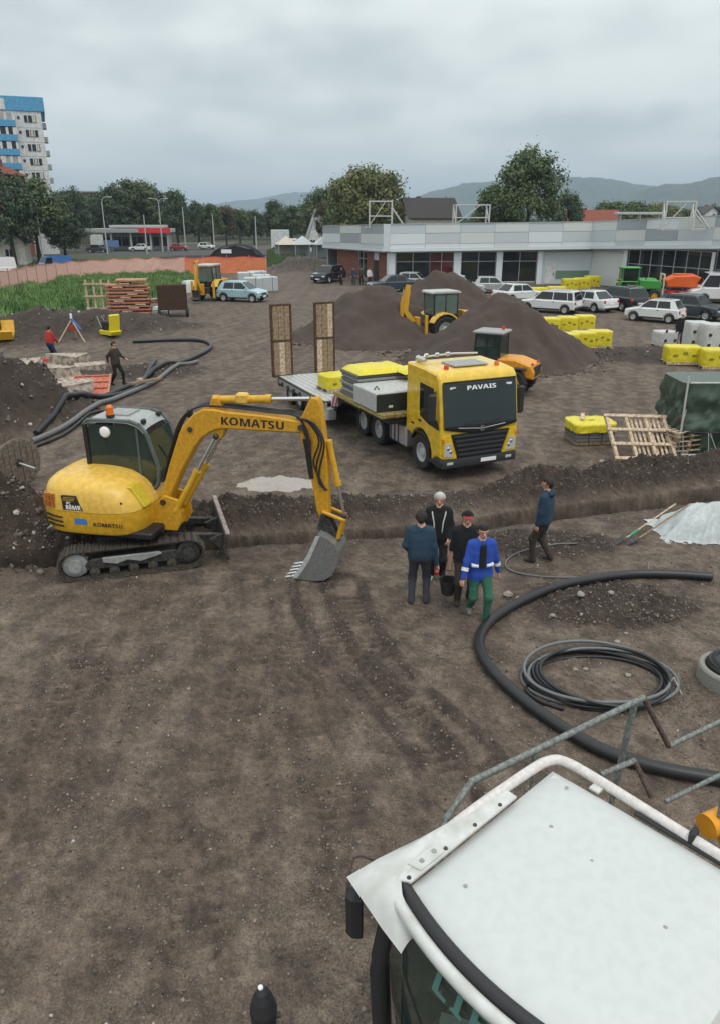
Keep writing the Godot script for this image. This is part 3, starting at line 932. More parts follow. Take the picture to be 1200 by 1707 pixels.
	var roof := part(cab, "cab_roof", rf, mat("cab_roof_grey", Color(0.36, 0.39, 0.39), 0.4, 0, "wear", 1.0))
	part(roof, "roof_hatch", mk_prism([-0.3, 2.88, 0.2, 2.88, 0.2, 2.92, -0.3, 2.92], -0.78, -0.28, 0.012), M.grey_paint)
	part(roof, "roof_lamp", mk_box(V(0.54, 2.82, -0.2), V(0.08, 0.1, 0.12), 0.02), M.black_plastic)
	part(roof, "roof_lamp", mk_box(V(0.54, 2.82, -0.85), V(0.08, 0.1, 0.12), 0.02), M.black_plastic)
	var bc := part(roof, "beacon", _lathe_at([Vector2(0.05, 0), Vector2(0.075, 0.02), Vector2(0.07, 0.16), Vector2(0.045, 0.2), Vector2(0.001, 0.21)], V(-0.12, 2.92, -0.16), 14), M.orange_lens)
	part(bc, "beacon_foot", _lathe_at([Vector2(0.08, -0.04), Vector2(0.08, 0.01), Vector2(0.001, 0.01)], V(-0.12, 2.92, -0.16), 12), M.black_plastic)
	# panes
	var side := [-0.58, 1.62, 0.70, 1.62, 0.80, 1.87, 0.62, 2.58, 0.48, 2.74, -0.55, 2.76]
	part(cab, "side_window", mk_prism([-0.58, 1.62, 0.44, 1.62, 0.44, 2.74, -0.55, 2.76], zn - 0.006, zn + 0.004), M.glass_green)
	part(cab, "side_window", mk_prism([0.48, 1.62, 0.70, 1.62, 0.80, 1.87, 0.62, 2.58, 0.48, 2.74], zn - 0.006, zn + 0.004), M.glass_green)
	part(cab, "window_divider", mk_box(V(0.46, 2.18, zn), V(0.04, 1.14, 0.03)), M.cab_grey)
	part(cab, "side_window", mk_prism(side, zf - 0.004, zf + 0.006), M.glass_green)
	var ws := G.new()
	ws.hexa([V(0.81, 1.62, zn - 0.03), V(0.81, 1.62, zf + 0.03), V(0.82, 1.62, zf + 0.03), V(0.82, 1.62, zn - 0.03)], [V(0.865, 1.9, zn - 0.03), V(0.865, 1.9, zf + 0.03), V(0.875, 1.9, zf + 0.03), V(0.875, 1.9, zn - 0.03)])
	ws.hexa([V(0.865, 1.905, zn - 0.03), V(0.865, 1.905, zf + 0.03), V(0.875, 1.905, zf + 0.03), V(0.875, 1.905, zn - 0.03)], [V(0.67, 2.60, zn - 0.03), V(0.67, 2.60, zf + 0.03), V(0.68, 2.60, zf + 0.03), V(0.68, 2.60, zn - 0.03)])
	part(cab, "windscreen", ws, M.glass_green)
	part(cab, "rear_window", mk_box(V(-0.62, 2.2, (zn + zf) * 0.5), V(0.01, 0.95, 0.84)), M.glass_green)
	part(cab, "lower_panel", mk_prism([-0.1, 1.58, 0.76, 1.60, 0.52, 1.32, 0.1, 1.42], zn - 0.01, zn + 0.02, 0.005), M.black_paint)
	# seat, levers and the white dome lamp
	var seat := G.new()
	seat.box(V(-0.1, 1.85, -0.53), V(0.45, 0.14, 0.48), 0.04); seat.x = Transform3D(Basis(Vector3.BACK, 0.15), V(-0.34, 2.15, -0.53)); seat.box(Vector3.ZERO, V(0.14, 0.62, 0.46), 0.05)
	part(cab, "seat", seat, M.seat_cloth)
	for z in [-0.25, -0.8]: part(cab, "control_lever", mk_tube([V(0.2, 1.8, z), V(0.26, 2.05, z)], 0.02, 6), M.black_plastic)
	var dome := G.new()
	dome.x = Transform3D(Basis(Vector3.RIGHT, PI / 2), V(-0.20, 2.62, zn + 0.01))
	dome.lathe([Vector2(0.11, 0), Vector2(0.11, 0.02), Vector2(0.08, 0.05), Vector2(0.001, 0.06)], 16)
	part(cab, "round_mirror", dome, M.print_white, "white round disc on the side window")
	part(cab, "mirror", mk_box(V(0.88, 2.3, zf - 0.12), V(0.05, 0.26, 0.14), 0.02), M.black_plastic)
	part(cab, "wiper", mk_tube([V(0.875, 1.95, -0.5), V(0.76, 2.35, -0.3)], 0.01, 5), M.black_plastic)
	# swing bracket, boom, arm, bucket
	var sw := G.new()
	sw.prism(poly([0.72, 0.78, 1.25, 0.78, 1.38, 1.0, 1.32, 1.42, 1.05, 1.5, 0.8, 1.3]), -0.27, -0.2, 0.01)
	sw.prism(poly([0.72, 0.78, 1.25, 0.78, 1.38, 1.0, 1.32, 1.42, 1.05, 1.5, 0.8, 1.3]), 0.2, 0.27, 0.01)
	sw.box(V(1.0, 0.95, 0), V(0.5, 0.28, 0.42), 0.03)
	part(e, "swing_bracket", sw, M.yellow_dirty)
	var boom := part(e, "boom", mk_prism([0.90, 1.36, 1.16, 2.08, 1.42, 2.72, 1.50, 2.86, 1.61, 2.99, 1.76, 3.13, 1.94, 3.22, 2.14, 3.225, 2.37, 3.19, 3.17, 3.15, 3.80, 3.08, 3.90, 3.0, 3.86, 2.9, 3.74, 2.86, 3.04, 2.86, 2.35, 2.86, 2.18, 2.84, 2.03, 2.77, 1.85, 2.64, 1.68, 2.42, 1.40, 1.97, 1.16, 1.50, 1.08, 1.26], -0.165, 0.165, 0.025), M.yellow_dirty)
	lettering(boom, "KOMATSU", 0.145, V(2.88, 3.0, 0.167), Basis(Vector3.BACK, -0.03), M.print_black, "Droid Sans", 1.3)
	part(boom, "pivot_pin", mk_tube([V(1.02, 1.36, -0.29), V(1.02, 1.36, 0.29)], 0.06, 12), M.dark_steel)
	part(boom, "pivot_pin", mk_tube([V(3.80, 2.97, -0.2), V(3.80, 2.97, 0.2)], 0.055, 12), M.dark_steel)
	part(boom, "pivot_pin", mk_tube([V(1.66, 2.82, -0.19), V(1.66, 2.82, 0.19)], 0.05, 12), M.dark_steel)
	part(boom, "cylinder_lug", mk_prism([2.02, 2.8, 2.34, 2.88, 2.24, 2.66, 2.13, 2.62], -0.12, 0.12, 0.01), M.yellow_dirty)
	part(boom, "cylinder_lug", mk_prism([2.02, 3.2, 2.3, 3.2, 2.22, 3.42, 2.1, 3.42], -0.10, 0.10, 0.01), M.yellow_dirty)
	part(boom, "work_lamp", mk_box(V(1.5, 3.02, -0.24), V(0.1, 0.16, 0.1), 0.02), M.black_plastic)
	for z in [-0.11, -0.05, 0.02, 0.08]:
		part(boom, "hydraulic_hose", mk_tube(smooth_path([V(0.95, 1.7, z), V(1.2, 2.42, z), V(1.42, 2.92, z * 1.2), V(1.66, 3.16, z * 1.3), V(2.0, 3.27, z * 1.4), V(2.6, 3.25, z * 1.3), V(3.3, 3.20, z * 1.2), V(3.62, 3.18, z * 1.3), V(3.84, 3.02 + z, 0.17 + z * 0.3), V(3.98, 2.6 + z, 0.19)], 0.12), 0.017, 6), M.black_plastic)
	hydraulic(boom, V(2.15, 3.37, 0), V(3.99, 3.47, 0), 0.58, 0.075, M.yellow)
	part(boom, "cylinder_clamp", mk_box(V(2.66, 3.42, 0), V(0.22, 0.19, 0.20), 0.03), M.yellow_pale)
	for z in [-0.22, 0.22]: hydraulic(boom, V(1.26, 1.2, z), V(2.18, 2.73, z), 0.55, 0.062, M.yellow)
	var arm := part(e, "arm", mk_prism([3.98, 3.52, 4.10, 3.50, 4.15, 3.40, 4.21, 2.87, 4.26, 2.26, 4.27, 1.9, 4.27, 1.26, 4.20, 1.20, 4.10, 1.22, 4.04, 1.36, 3.93, 2.11, 3.74, 2.86, 3.70, 2.97, 3.75, 3.06], -0.125, 0.125, 0.02), M.yellow_dirty)
	part(arm, "pivot_pin", mk_tube([V(4.18, 1.27, -0.2), V(4.18, 1.27, 0.2)], 0.05, 12), M.dark_steel)
	for q in [0.0, 0.06, 0.12]:
		part(arm, "hydraulic_hose", mk_tube(smooth_path([V(3.72, 3.14, 0.15), V(3.95 + q, 3.08, 0.2 + q * 0.5), V(4.14 + q, 2.75, 0.2 + q), V(4.02 + q, 2.35 - q, 0.19), V(4.12, 2.05 - q, 0.17), V(4.22 + q * 0.4, 1.8, 0.15)], 0.1), 0.018, 6), M.black_plastic)
	part(arm, "hose_guard", mk_prism([3.82, 2.75, 3.95, 2.75, 4.0, 2.0, 3.92, 2.0], 0.125, 0.15, 0.004), M.black_paint)
	hydraulic(arm, V(4.27, 2.68, 0), V(4.55, 1.25, 0), 0.58, 0.06, M.yellow)
	for z in [-0.15, 0.15]:
		part(arm, "tipping_link", mk_tube([V(4.16, 1.36, z), V(4.55, 1.22, z)], 0.038, 8), M.yellow_dirty)
		part(arm, "tipping_link", mk_tube([V(4.55, 1.22, z * 0.7), V(4.44, 0.82, z * 0.7)], 0.045, 8), M.yellow_dirty)
	var bw := 0.36
	var shell := [V(4.12, 0.98, 0), V(4.28, 0.92, 0), V(4.44, 0.80, 0), V(4.50, 0.60, 0), V(4.47, 0.36, 0), V(4.38, 0.16, 0), V(4.22, 0.04, 0), V(4.0, 0.012, 0), V(3.62, 0.02, 0)]
	var b := G.new()
	for k in shell.size() - 1:
		var p: Vector3 = shell[k]; var q: Vector3 = shell[k + 1]
		var d := (q - p).normalized(); var nn := V(-d.y, d.x, 0) * -0.03
		b.hexa([p + V(0, 0, bw), p + V(0, 0, -bw), p + nn + V(0, 0, -bw), p + nn + V(0, 0, bw)], [q + V(0, 0, bw), q + V(0, 0, -bw), q + nn + V(0, 0, -bw), q + nn + V(0, 0, bw)])
	for z in [-bw, bw]:
		b.prism(poly([4.10, 0.96, 4.28, 0.92, 4.44, 0.80, 4.50, 0.60, 4.47, 0.36, 4.38, 0.16, 4.22, 0.04, 4.0, 0.012, 3.62, 0.02, 3.86, 0.42]), z - 0.014, z + 0.014)
	var bk := part(arm, "bucket", b, M.bucket_steel)
	for z in [-0.11, 0.11]: part(bk, "bucket_ear", mk_prism([4.05, 1.0, 4.12, 1.3, 4.22, 1.34, 4.40, 0.95, 4.5, 0.8, 4.4, 0.75, 4.2, 0.85], z - 0.02, z + 0.02, 0.004), M.dark_steel)
	for k in 5:
		var z := -bw + 0.06 + k * (bw * 2 - 0.12) / 4
		part(bk, "bucket_tooth", mk_prism([3.68, 0.0, 3.68, 0.06, 3.60, 0.06, 3.44, 0.02, 3.44, 0.005], z - 0.035, z + 0.035, 0.005), M.bright_steel)
	for z in [-bw - 0.018, bw + 0.018]: part(bk, "side_cutter", mk_prism([4.08, 0.95, 4.16, 0.95, 3.94, 0.42, 3.70, 0.04, 3.60, 0.04, 3.86, 0.44], z - 0.008, z + 0.008), M.light_grey)
func _lathe_at(prof: Array, o: Vector3, seg := 16, b := Basis()) -> G:
	var g := G.new(); g.x = Transform3D(b, o); g.lathe(prof, seg); return g
func _ball(o: Vector3, r: Vector3) -> G:
	var g := G.new(); g.ball(o, r); return g

# ---------- lorry: z forward (front at 0), x to its left-hand side
func side_prism(a: Array, x0: float, x1: float, bev := 0.0) -> G:
	# polygon given as (z, y), drawn out along x
	var g := G.new()
	g.x = Transform3D(Basis(Vector3(0, 0, 1), Vector3(0, 1, 0), Vector3(1, 0, 0)), Vector3.ZERO)
	g.prism(poly(a), x0, x1, bev)
	return g
func lwheel(parent: Node, at: Vector3, r: float, w: float, side: float, rimmat := "light_grey") -> MeshInstance3D:
	# axle along x
	var h := Node3D.new()
	var o := wheel(parent, "wheel", at, r, w, 0.56, 0, rimmat, side)
	o.rotation.y = PI / 2
	h.free()
	return o
func make_truck() -> void:
	var t := thing("truck", "yellow tractor lorry with black grille and windscreen lettering, parked behind the spoil bank", "truck", V(3.17, 0, -19.25), 0.42)
	t.scale = Vector3.ONE * 0.96
	var a := [0.0, 0.62, 0.0, 1.40, -0.04, 1.75, -0.17, 2.55, -0.23, 2.76, -0.36, 2.88, -1.0, 2.93, -2.05, 2.95, -2.05, 0.95, -1.78, 0.95]
	for k in 9:
		var q := PI * (0.86 - 0.90 * k / 8)
		a.append(-1.15 + 0.64 * cos(q)); a.append(0.56 + 0.64 * sin(q))
	a.append_array([-0.42, 0.50, -0.30, 0.62])
	var cab := part(t, "cab", side_prism(a, -1.24, 1.24, 0.045), M.yellow_truck)
	# windscreen following the leaning front
	var ws := G.new()
	var rows := []
	for q in [[0.012, 1.50], [-0.028, 1.75], [-0.15, 2.50], [-0.18, 2.64]]:
		var row := []
		for k in 9:
			var s := k / 4.0 - 1.0
			row.append(V(s * 1.165, q[1], q[0] + 0.05 - 0.035 * pow(absf(s), 3.0)))
		rows.append(row)
	ws.sheet(rows)
	part(cab, "windscreen", ws, mat("screen_dark", Color(0.016, 0.026, 0.025), 0.04))
	var tr := G.new()
	rows = []
	for q in [[0.025, 1.24, 0.62], [0.045, 1.33, 0.98], [0.036, 1.51, 1.0]]:
		var row := []
		for k in 9:
			var s := k / 4.0 - 1.0
			row.append(V(s * 1.17 * q[2], q[1] + (0.10 * absf(s) if q[1] < 1.5 else 0.0), q[0] + 0.035 - 0.035 * pow(absf(s), 3.0)))
		rows.append(row)
	tr.sheet(rows)
	var trim := part(cab, "lower_screen_trim", tr, M.black_paint)
	part(trim, "emblem_bar", mk_tube([V(-0.75, 1.46, 0.075), V(-0.1, 1.40, 0.09), V(0.1, 1.40, 0.09), V(0.75, 1.46, 0.075)], 0.012, 6), M.bright_steel)
	var em := G.new()
	em.x = Transform3D(Basis(Vector3.RIGHT, PI / 2), V(0, 1.40, 0.09)); em.lathe([Vector2(0.05, 0), Vector2(0.075, 0), Vector2(0.075, 0.015), Vector2(0.05, 0.015), Vector2(0.05, 0)], 18)
	part(trim, "emblem_ring", em, M.bright_steel)
	for s in [-1.0, 1.0]: part(cab, "wiper", mk_tube([V(0.35 * s - 0.2, 1.56, 0.07), V(0.35 * s + 0.35, 1.62, 0.055)], 0.012, 5), M.black_plastic)
	lettering(cab, "PAVAIS", 0.115, V(0.02, 2.50, -0.090), Basis(Vector3.RIGHT, -0.2), M.print_white, "Droid Sans", 1.75)
	for s in [-0.86, 0.92]: part(cab, "screen_sticker", mk_box(V(s, 2.52, -0.118), V(0.18, 0.06, 0.004)), M.print_white)
	part(cab, "sun_band", mk_box(V(0, 2.67, -0.15), V(2.3, 0.05, 0.04), 0.01), M.black_paint)
	# grille
	var gr := part(t, "grille", _front_plate([V(-0.70, 0.60, 0), V(0.70, 0.60, 0), V(0.93, 1.28, 0), V(-0.93, 1.28, 0)], 0.0, 0.03), M.black_paint)
	for k in 5:
		var y := 0.68 + k * 0.13
		var w := 0.70 + (y - 0.60) * 0.33
		part(gr, "grille_bar", mk_box(V(0, y, 0.042), V(w * 2 - 0.08, 0.07, 0.03), 0.012), M.black_plastic)
	# bumper, lamps, plate
	part(t, "bumper", side_prism([0.05, 0.34, 0.06, 0.52, 0.0, 0.62, -0.42, 0.60, -0.42, 0.38, -0.3, 0.32], -1.24, 1.24, 0.05), M.black_plastic)
	for s in [-1.0, 1.0]:
		part(t, "corner_panel", _front_plate([V(0.74 * s, 0.60, 0), V(1.16 * s, 0.62, 0), V(1.20 * s, 1.22, 0), V(0.96 * s, 1.28, 0)], 0.002, 0.035), M.yellow_truck)
		var hl := part(t, "headlight", _front_plate([V(0.86 * s, 0.66, 0), V(1.14 * s, 0.68, 0), V(1.13 * s, 1.02, 0), V(0.95 * s, 1.06, 0)], 0.036, 0.05), M.lamp_lens)
		for k in 2: part(hl, "lamp_bulb", _ball(V((0.94 + 0.08 * k) * s, 0.80 + 0.1 * k, 0.05), V(0.05, 0.05, 0.015)), M.bright_steel)
		part(t, "fog_lamp", mk_box(V(0.95 * s, 0.47, 0.055), V(0.2, 0.08, 0.02), 0.01), M.lamp_lens)
		part(t, "indicator", mk_box(V(1.17 * s, 1.12, 0.03), V(0.05, 0.12, 0.04), 0.01), M.orange_lens)
		# doors: windows, handle, mirrors
		var door := part(cab, "door", side_prism([-0.30, 1.05, -0.30, 1.5, -0.40, 2.62, -1.35, 2.66, -1.35, 1.25, -0.85, 1.25], s * 1.243 - 0.006, s * 1.243 + 0.006), M.yellow_truck)
		part(door, "side_window", side_prism([-0.34, 1.52, -0.46, 2.48, -1.22, 2.52, -1.22, 1.72, -0.75, 1.62], s * 1.251 - 0.005, s * 1.251 + 0.005), M.glass_dark)
		part(door, "door_handle", mk_box(V(s * 1.265, 1.45, -1.18), V(0.03, 0.05, 0.18), 0.01), M.black_plastic)
		part(door, "lower_trim", side_prism([-0.10, 1.40, -0.18, 1.62, -0.70, 1.62, -1.18, 1.70, -1.18, 1.6, -0.75, 1.46], s * 1.255 - 0.004, s * 1.255 + 0.004), M.black_paint)
		var mr := part(t, "mirror", mk_box(V(s * 1.42, 2.0, -0.22), V(0.22, 0.78, 0.14), 0.05), M.black_plastic)
		part(mr, "mirror_arm", mk_tube([V(s * 1.2, 2.42, -0.42), V(s * 1.36, 2.38, -0.26)], 0.025, 6), M.black_plastic)
		part(mr, "mirror_arm", mk_tube([V(s * 1.2, 1.62, -0.3), V(s * 1.36, 1.65, -0.24)], 0.025, 6), M.black_plastic)
		part(cab, "side_badge", mk_box(V(s * 1.25, 1.28, -1.62), V(0.01, 0.05, 0.16)), M.black_plastic)
		part(t, "step", mk_box(V(s * 1.12, 0.42, -0.55), V(0.2, 0.1, 0.4), 0.02), M.black_plastic)
		# arch liner, front wheel
		part(t, "wheel_arch", side_prism([-1.72, 0.82, -1.5, 1.08, -1.15, 1.17, -0.8, 1.08, -0.58, 0.82, -0.62, 0.80, -0.82, 1.04, -1.15, 1.12, -1.48, 1.04, -1.68, 0.80], s * 1.2 - 0.06, s * 1.2 + 0.06), M.black_plastic)
		lwheel(t, V(s * 1.06, 0.51, -1.15), 0.51, 0.34, s)
		for z in [-3.92, -5.08]: lwheel(t, V(s * 1.0, 0.51, z), 0.51, 0.56, s)
	part(t, "number_plate", mk_box(V(0.28, 0.47, 0.068), V(0.5, 0.11, 0.012), 0.004), M.print_white)
	# roof fittings
	for x in [-0.72, 0.9]:
		part(cab, "beacon", _lathe_at([Vector2(0.07, 0), Vector2(0.07, 0.05), Vector2(0.06, 0.12), Vector2(0.001, 0.13)], V(x, 2.90, -0.75), 12), M.red_lens if x < 0 else M.orange_lens)
	part(cab, "roof_hatch", mk_box(V(0.1, 2.96, -1.15), V(1.1, 0.05, 0.75), 0.02), M.grey_paint)
	part(cab, "air_horn", mk_tube([V(-0.95, 3.04, -1.95), V(-0.95, 3.04, -1.5)], [0.09, 0.05], 10), M.bright_steel)
	part(cab, "roof_bar", mk_tube([V(-1.0, 3.06, -1.92), V(0.2, 3.10, -1.92), V(1.0, 3.06, -1.92)], 0.03, 8), M.bright_steel)
	for x in [-0.7, -0.35, 0.0]:
		part(cab, "work_lamp", mk_box(V(x, 3.10, -1.92), V(0.15, 0.12, 0.08), 0.03), M.bright_steel)
	# chassis
	var ch := part(t, "chassis", mk_box(V(0, 0.78, -3.9), V(0.9, 0.28, 3.9), 0.02), M.black_paint)
	for s in [-1.0, 1.0]:
		for z in [-3.92, -5.08]:
			part(ch, "mudguard", side_prism([z - 0.58, 0.62, z - 0.45, 0.95, z - 0.2, 1.09, z + 0.2, 1.09, z + 0.45, 0.95, z + 0.58, 0.62, z + 0.54, 0.62, z + 0.42, 0.92, z + 0.18, 1.055, z - 0.18, 1.055, z - 0.42, 0.92, z - 0.54, 0.62], s * 1.0 - 0.3, s * 1.0 + 0.3), M.black_plastic)
	var tank := part(t, "fuel_tank", side_prism([-3.15, 0.40, -2.12, 0.40, -2.08, 0.46, -2.08, 0.98, -2.14, 1.04, -3.13, 1.04, -3.19, 0.98, -3.19, 0.46], -1.22, -0.62, 0.05), M.aluminium)
	for z in [-2.55, -2.80, -3.05]: part(tank, "tank_strap", mk_box(V(-0.92, 0.72, z), V(0.64, 0.68, 0.05), 0.01), M.black_plastic)
	part(tank, "filler_cap", _lathe_at([Vector2(0.09, 0), Vector2(0.09, 0.07), Vector2(0.001, 0.08)], V(-1.0, 1.04, -2.25), 12), M.bright_steel)
	part(t, "air_tank", mk_tube([V(0.95, 0.7, -2.2), V(0.95, 0.7, -3.1)], 0.22, 14), M.aluminium)
	part(t, "rear_wall_box", mk_box(V(0, 1.45, -2.2), V(1.7, 1.2, 0.22), 0.03), M.black_plastic)
	# number plates of the side panels
func _front_plate(c: Array, z0: float, z1: float) -> G:
	var g := G.new()
	var b := []; var t := []
	for p in c:
		b.append(p + V(0, 0, z0)); t.append(p + V(0, 0, z1))
	g.hexa(b, t)
	return g

func make_trailer() -> void:
	var at := V(-1.95, 0, -28.6)
	var t := thing("low_loader_trailer", "grey low loader trailer hitched to the yellow lorry, two ramps folded upright", "trailer", at, 0.431)
	var deck := part(t, "deck", mk_box(V(0, 0.86, 2.2), V(2.36, 0.10, 4.6), 0.02), M.dark_steel)
	for k in 11:
		part(deck, "deck_plank", mk_box(V(-1.06 + k * 0.212, 0.918, 2.2), V(0.19, 0.025, 4.5), 0.006), M.light_grey)
	for s in [-1.0, 1.0]:
		var fr := part(t, "side_rail", mk_box(V(s * 1.14, 0.76, 2.2), V(0.08, 0.2, 4.7), 0.015), M.grey_paint)
		for k in 7: part(fr, "outrigger", mk_box(V(s * 1.2, 0.70, 0.4 + k * 0.62), V(0.10, 0.16, 0.07), 0.01), M.dark_steel)
		for k in 3:
			lwheel(t, V(s * 0.86, 0.37, 0.75 + k * 0.95), 0.37, 0.40, s)
		part(t, "side_guard", mk_box(V(s * 1.13, 0.48, 3.95), V(0.05, 0.36, 1.3), 0.01), M.light_grey)
		for k in 2: part(t, "tool_box", mk_box(V(s * 1.0, 0.52, 3.75 + k * 0.7), V(0.3, 0.4, 0.55), 0.03), M.grey_paint)
	part(t, "rear_beam", mk_box(V(0, 0.7, -0.12), V(2.36, 0.3, 0.14), 0.02), M.dark_steel)
	for x in [-1.05, -0.9, 0.9, 1.05]: part(t, "tail_lamp", mk_box(V(x, 0.7, -0.2), V(0.11, 0.12, 0.03), 0.01), M.red_lens)
	# ramps standing upright
	for x in [-1.00, 0.72]:
		var r := G.new()
		for s in [-0.37, 0.37]: r.box(V(x + s, 2.22, -0.12), V(0.07, 2.66, 0.16), 0.01)
		for y in [0.92, 2.22, 3.52]: r.box(V(x, y, -0.12), V(0.68, 0.07, 0.14), 0.01)
		var rp := part(t, "ramp", r, M.steel_rust)
		for row in 2:
			for k in 3:
				part(rp, "ramp_board", mk_box(V(x - 0.225 + k * 0.225, 1.57 + row * 1.3, -0.08 - 0.01 * ((k + row) % 2)), V(0.215, 1.22, 0.05), 0.008), M.wood_pale if (k + row * 2 + int(x > 0)) % 4 == 1 else M.wood_old)
	# gooseneck with the raised deck
	part(t, "gooseneck", side_prism([4.4, 0.62, 4.4, 0.86, 5.3, 1.26, 8.6, 1.26, 8.6, 1.10, 5.5, 1.08, 4.7, 0.62], -0.95, 0.95, 0.02), M.black_paint)
	var up := part(t, "raised_deck", mk_box(V(0, 1.34, 6.95), V(2.34, 0.12, 3.4), 0.015), mat("deck_ochre", Color(0.30, 0.24, 0.09), 0.8, 0, "dirty", 1.0))
	for s in [-1.0, 1.0]: part(up, "edge_strip", mk_box(V(s * 1.175, 1.335, 6.95), V(0.012, 0.07, 3.4)), mat("edge_yellow", Color(0.42, 0.34, 0.10), 0.6, 0, "dirty", 1.5))
	for s in [-1.0, 1.0]:
		var wb := part(t, "warning_board", mk_box(V(s * 1.0, 1.05, 5.06), V(0.34, 0.36, 0.03), 0.004), M.print_white)
		for k in 3: part(wb, "warning_stripe", _stripe(V(s * 1.0 - 0.12 + k * 0.12, 1.05, 5.06)), M.sign_red)
	# load: weights and sheets
	var w1 := thing("concrete_block", "pale grey counterweight block with black end on the raised trailer deck", "block", t.transform * V(-0.35, 1.402, 7.55), 0.431)
	part(w1, "weight", mk_box(V(0, 0.27, 0), V(1.7, 0.54, 1.5), 0.03), M.light_grey)
	part(w1, "end_plate", mk_box(V(0, 0.25, 0.77), V(1.66, 0.5, 0.04), 0.01), mat("plate_green", Color(0.02, 0.028, 0.024), 0.6, 0, "dirty", 2.0))
	for x in [-0.4, 0.3]: part(w1, "end_lamp", mk_box(V(x, 0.14, 0.80), V(0.14, 0.07, 0.02), 0.01), M.lamp_lens)
	for x in [-0.6, 0.6]: part(w1, "lifting_eye", mk_tube([V(x - 0.08, 0.54, 0.3), V(x, 0.64, 0.3), V(x + 0.08, 0.54, 0.3)], 0.02, 6), M.dark_steel)
	var st := thing("steel_plate_stack", "stack of grey steel plates on the raised trailer deck behind the pale block", "plate stack", t.transform * V(-0.15, 1.402, 6.05), 0.431)
	for k in 7: part(st, "steel_plate", mk_box(V(0.02 * (k % 3), 0.05 + k * 0.105, 0.03 * ((k * 2) % 3)), V(1.75, 0.085, 1.25), 0.01), M.grey_paint if k % 2 else M.concrete_dark)
	var ys := thing("yellow_sheet_bundle", "yellow wrapped sheets lying across the steel plates on the trailer", "bundle", t.transform * V(-0.1, 2.14, 6.1), 0.431)
	part(ys, "yellow_sheet", _saggy(1.75, 1.3, 0.16, 5), M.wrap_yellow)
	var s2 := part(ys, "yellow_sheet", _saggy(1.2, 0.9, 0.12, 6), M.wrap_yellow); s2.position = V(0.95, 0.03, 0.75)
	var yp := wrapped_pallet("yellow film-wrapped pallet load on the low deck of the trailer", "", t.transform * V(-0.12, 0.93, 3.05), 0.431 + 0.05, V(1.15, 0.42, 0.95), "wrap_yellow", 71)
func _stripe(o: Vector3) -> G:
	var g := G.new()
	for s in [-1.0, 1.0]:
		g.quad(o + V(-0.06, -0.18, 0.017 * s), o + V(-0.01, -0.18, 0.017 * s), o + V(0.08, 0.18, 0.017 * s), o + V(0.03, 0.18, 0.017 * s), V(0, 0, s))
	return g
func _saggy(w: float, d: float, h: float, sd: int) -> G:
	var r := RandomNumberGenerator.new(); r.seed = sd
	var f := FastNoiseLite.new(); f.seed = sd; f.frequency = 1.4
	var g := G.new()
	var rows := []
	for i in 11:
		var row := []
		for j in 15:
			var u := j / 14.0 * 2 - 1; var v := i / 10.0 * 2 - 1
			var edge := maxf(absf(u), absf(v))
			var y := h * (1.0 - pow(edge, 8.0)) + f.get_noise_2d(u * w, v * d) * 0.06 * (1.0 - pow(edge, 6.0))
			row.append(V(u * w * 0.5 * (1.0 + 0.02 * f.get_noise_2d(v * 3, 9)), y, v * d * 0.5))
		rows.append(row)
	g.sheet(rows, false, true)
	return g
func wrapped_pallet(label: String, group: String, at: Vector3, turn: float, s: Vector3, mt: String, sd: int) -> Node3D:
	var t := thing("wrapped_pallet", label, "pallet", at, turn, group)
	var pl := part(t, "pallet_base", mk_box(V(0, 0.125, 0), V(s.x, 0.022, s.z), 0.004), M.wood_pale)
	for k in 3: part(pl, "skid", mk_box(V(0, 0.06, (k - 1) * (s.z * 0.5 - 0.05)), V(s.x, 0.10, 0.09), 0.006), M.wood_pale)
	# film pulled over blocks: bulging sides with creases
	var f := FastNoiseLite.new(); f.seed = sd; f.frequency = 2.2; f.fractal_octaves = 3
	var g := G.new()
	var rows := []
	var cnt := 36
	for i in 9:
		var row := []
		var v := i / 8.0
		for k in cnt:
			var a := TAU * k / cnt
			var c := cos(a); var sn := sin(a)
			var r := pow(pow(absf(c), 7.0) + pow(absf(sn), 7.0), -1.0 / 7.0)
			var shrink := 1.0 if v < 0.85 else (0.985 if i < 8 else 0.90)
			if i == 0: shrink = 0.985
			var y := 0.14 + s.y * minf(1.0, v * 1.13)
			var p := V(c * r * s.x * 0.5 * shrink, y, sn * r * s.z * 0.5 * shrink)
			var w := f.get_noise_3d(p.x * 2.0, p.y * 3.0 + sd, p.z * 2.0) * 0.03
			row.append(p + V(c, 0.3, sn) * w)
		rows.append(row)
	var mid := V(0, 0.14 + s.y * 0.5, 0)
	g.sheet(rows, true, true)
	var top: Array = rows[8]
	var m := V(0, 0.14 + s.y * 1.01, 0)
	for k in cnt: g.tri(m, top[k], top[(k + 1) % cnt], Vector3.UP)
	part(t, "film_wrap", g, M[mt])
	# dark print on the film
	if mt == "wrap_yellow":
		for k in 2:
			for q in 3:
				part(t, "printed_mark", mk_box(V((q - 1) * s.x * 0.27, 0.14 + s.y * 0.5 + (0.07 if q == 1 else -0.04), (s.z * 0.5 + 0.014) * (1 - 2 * k)), V(s.x * 0.13, s.y * 0.13, 0.008)), M.print_olive)
	return t

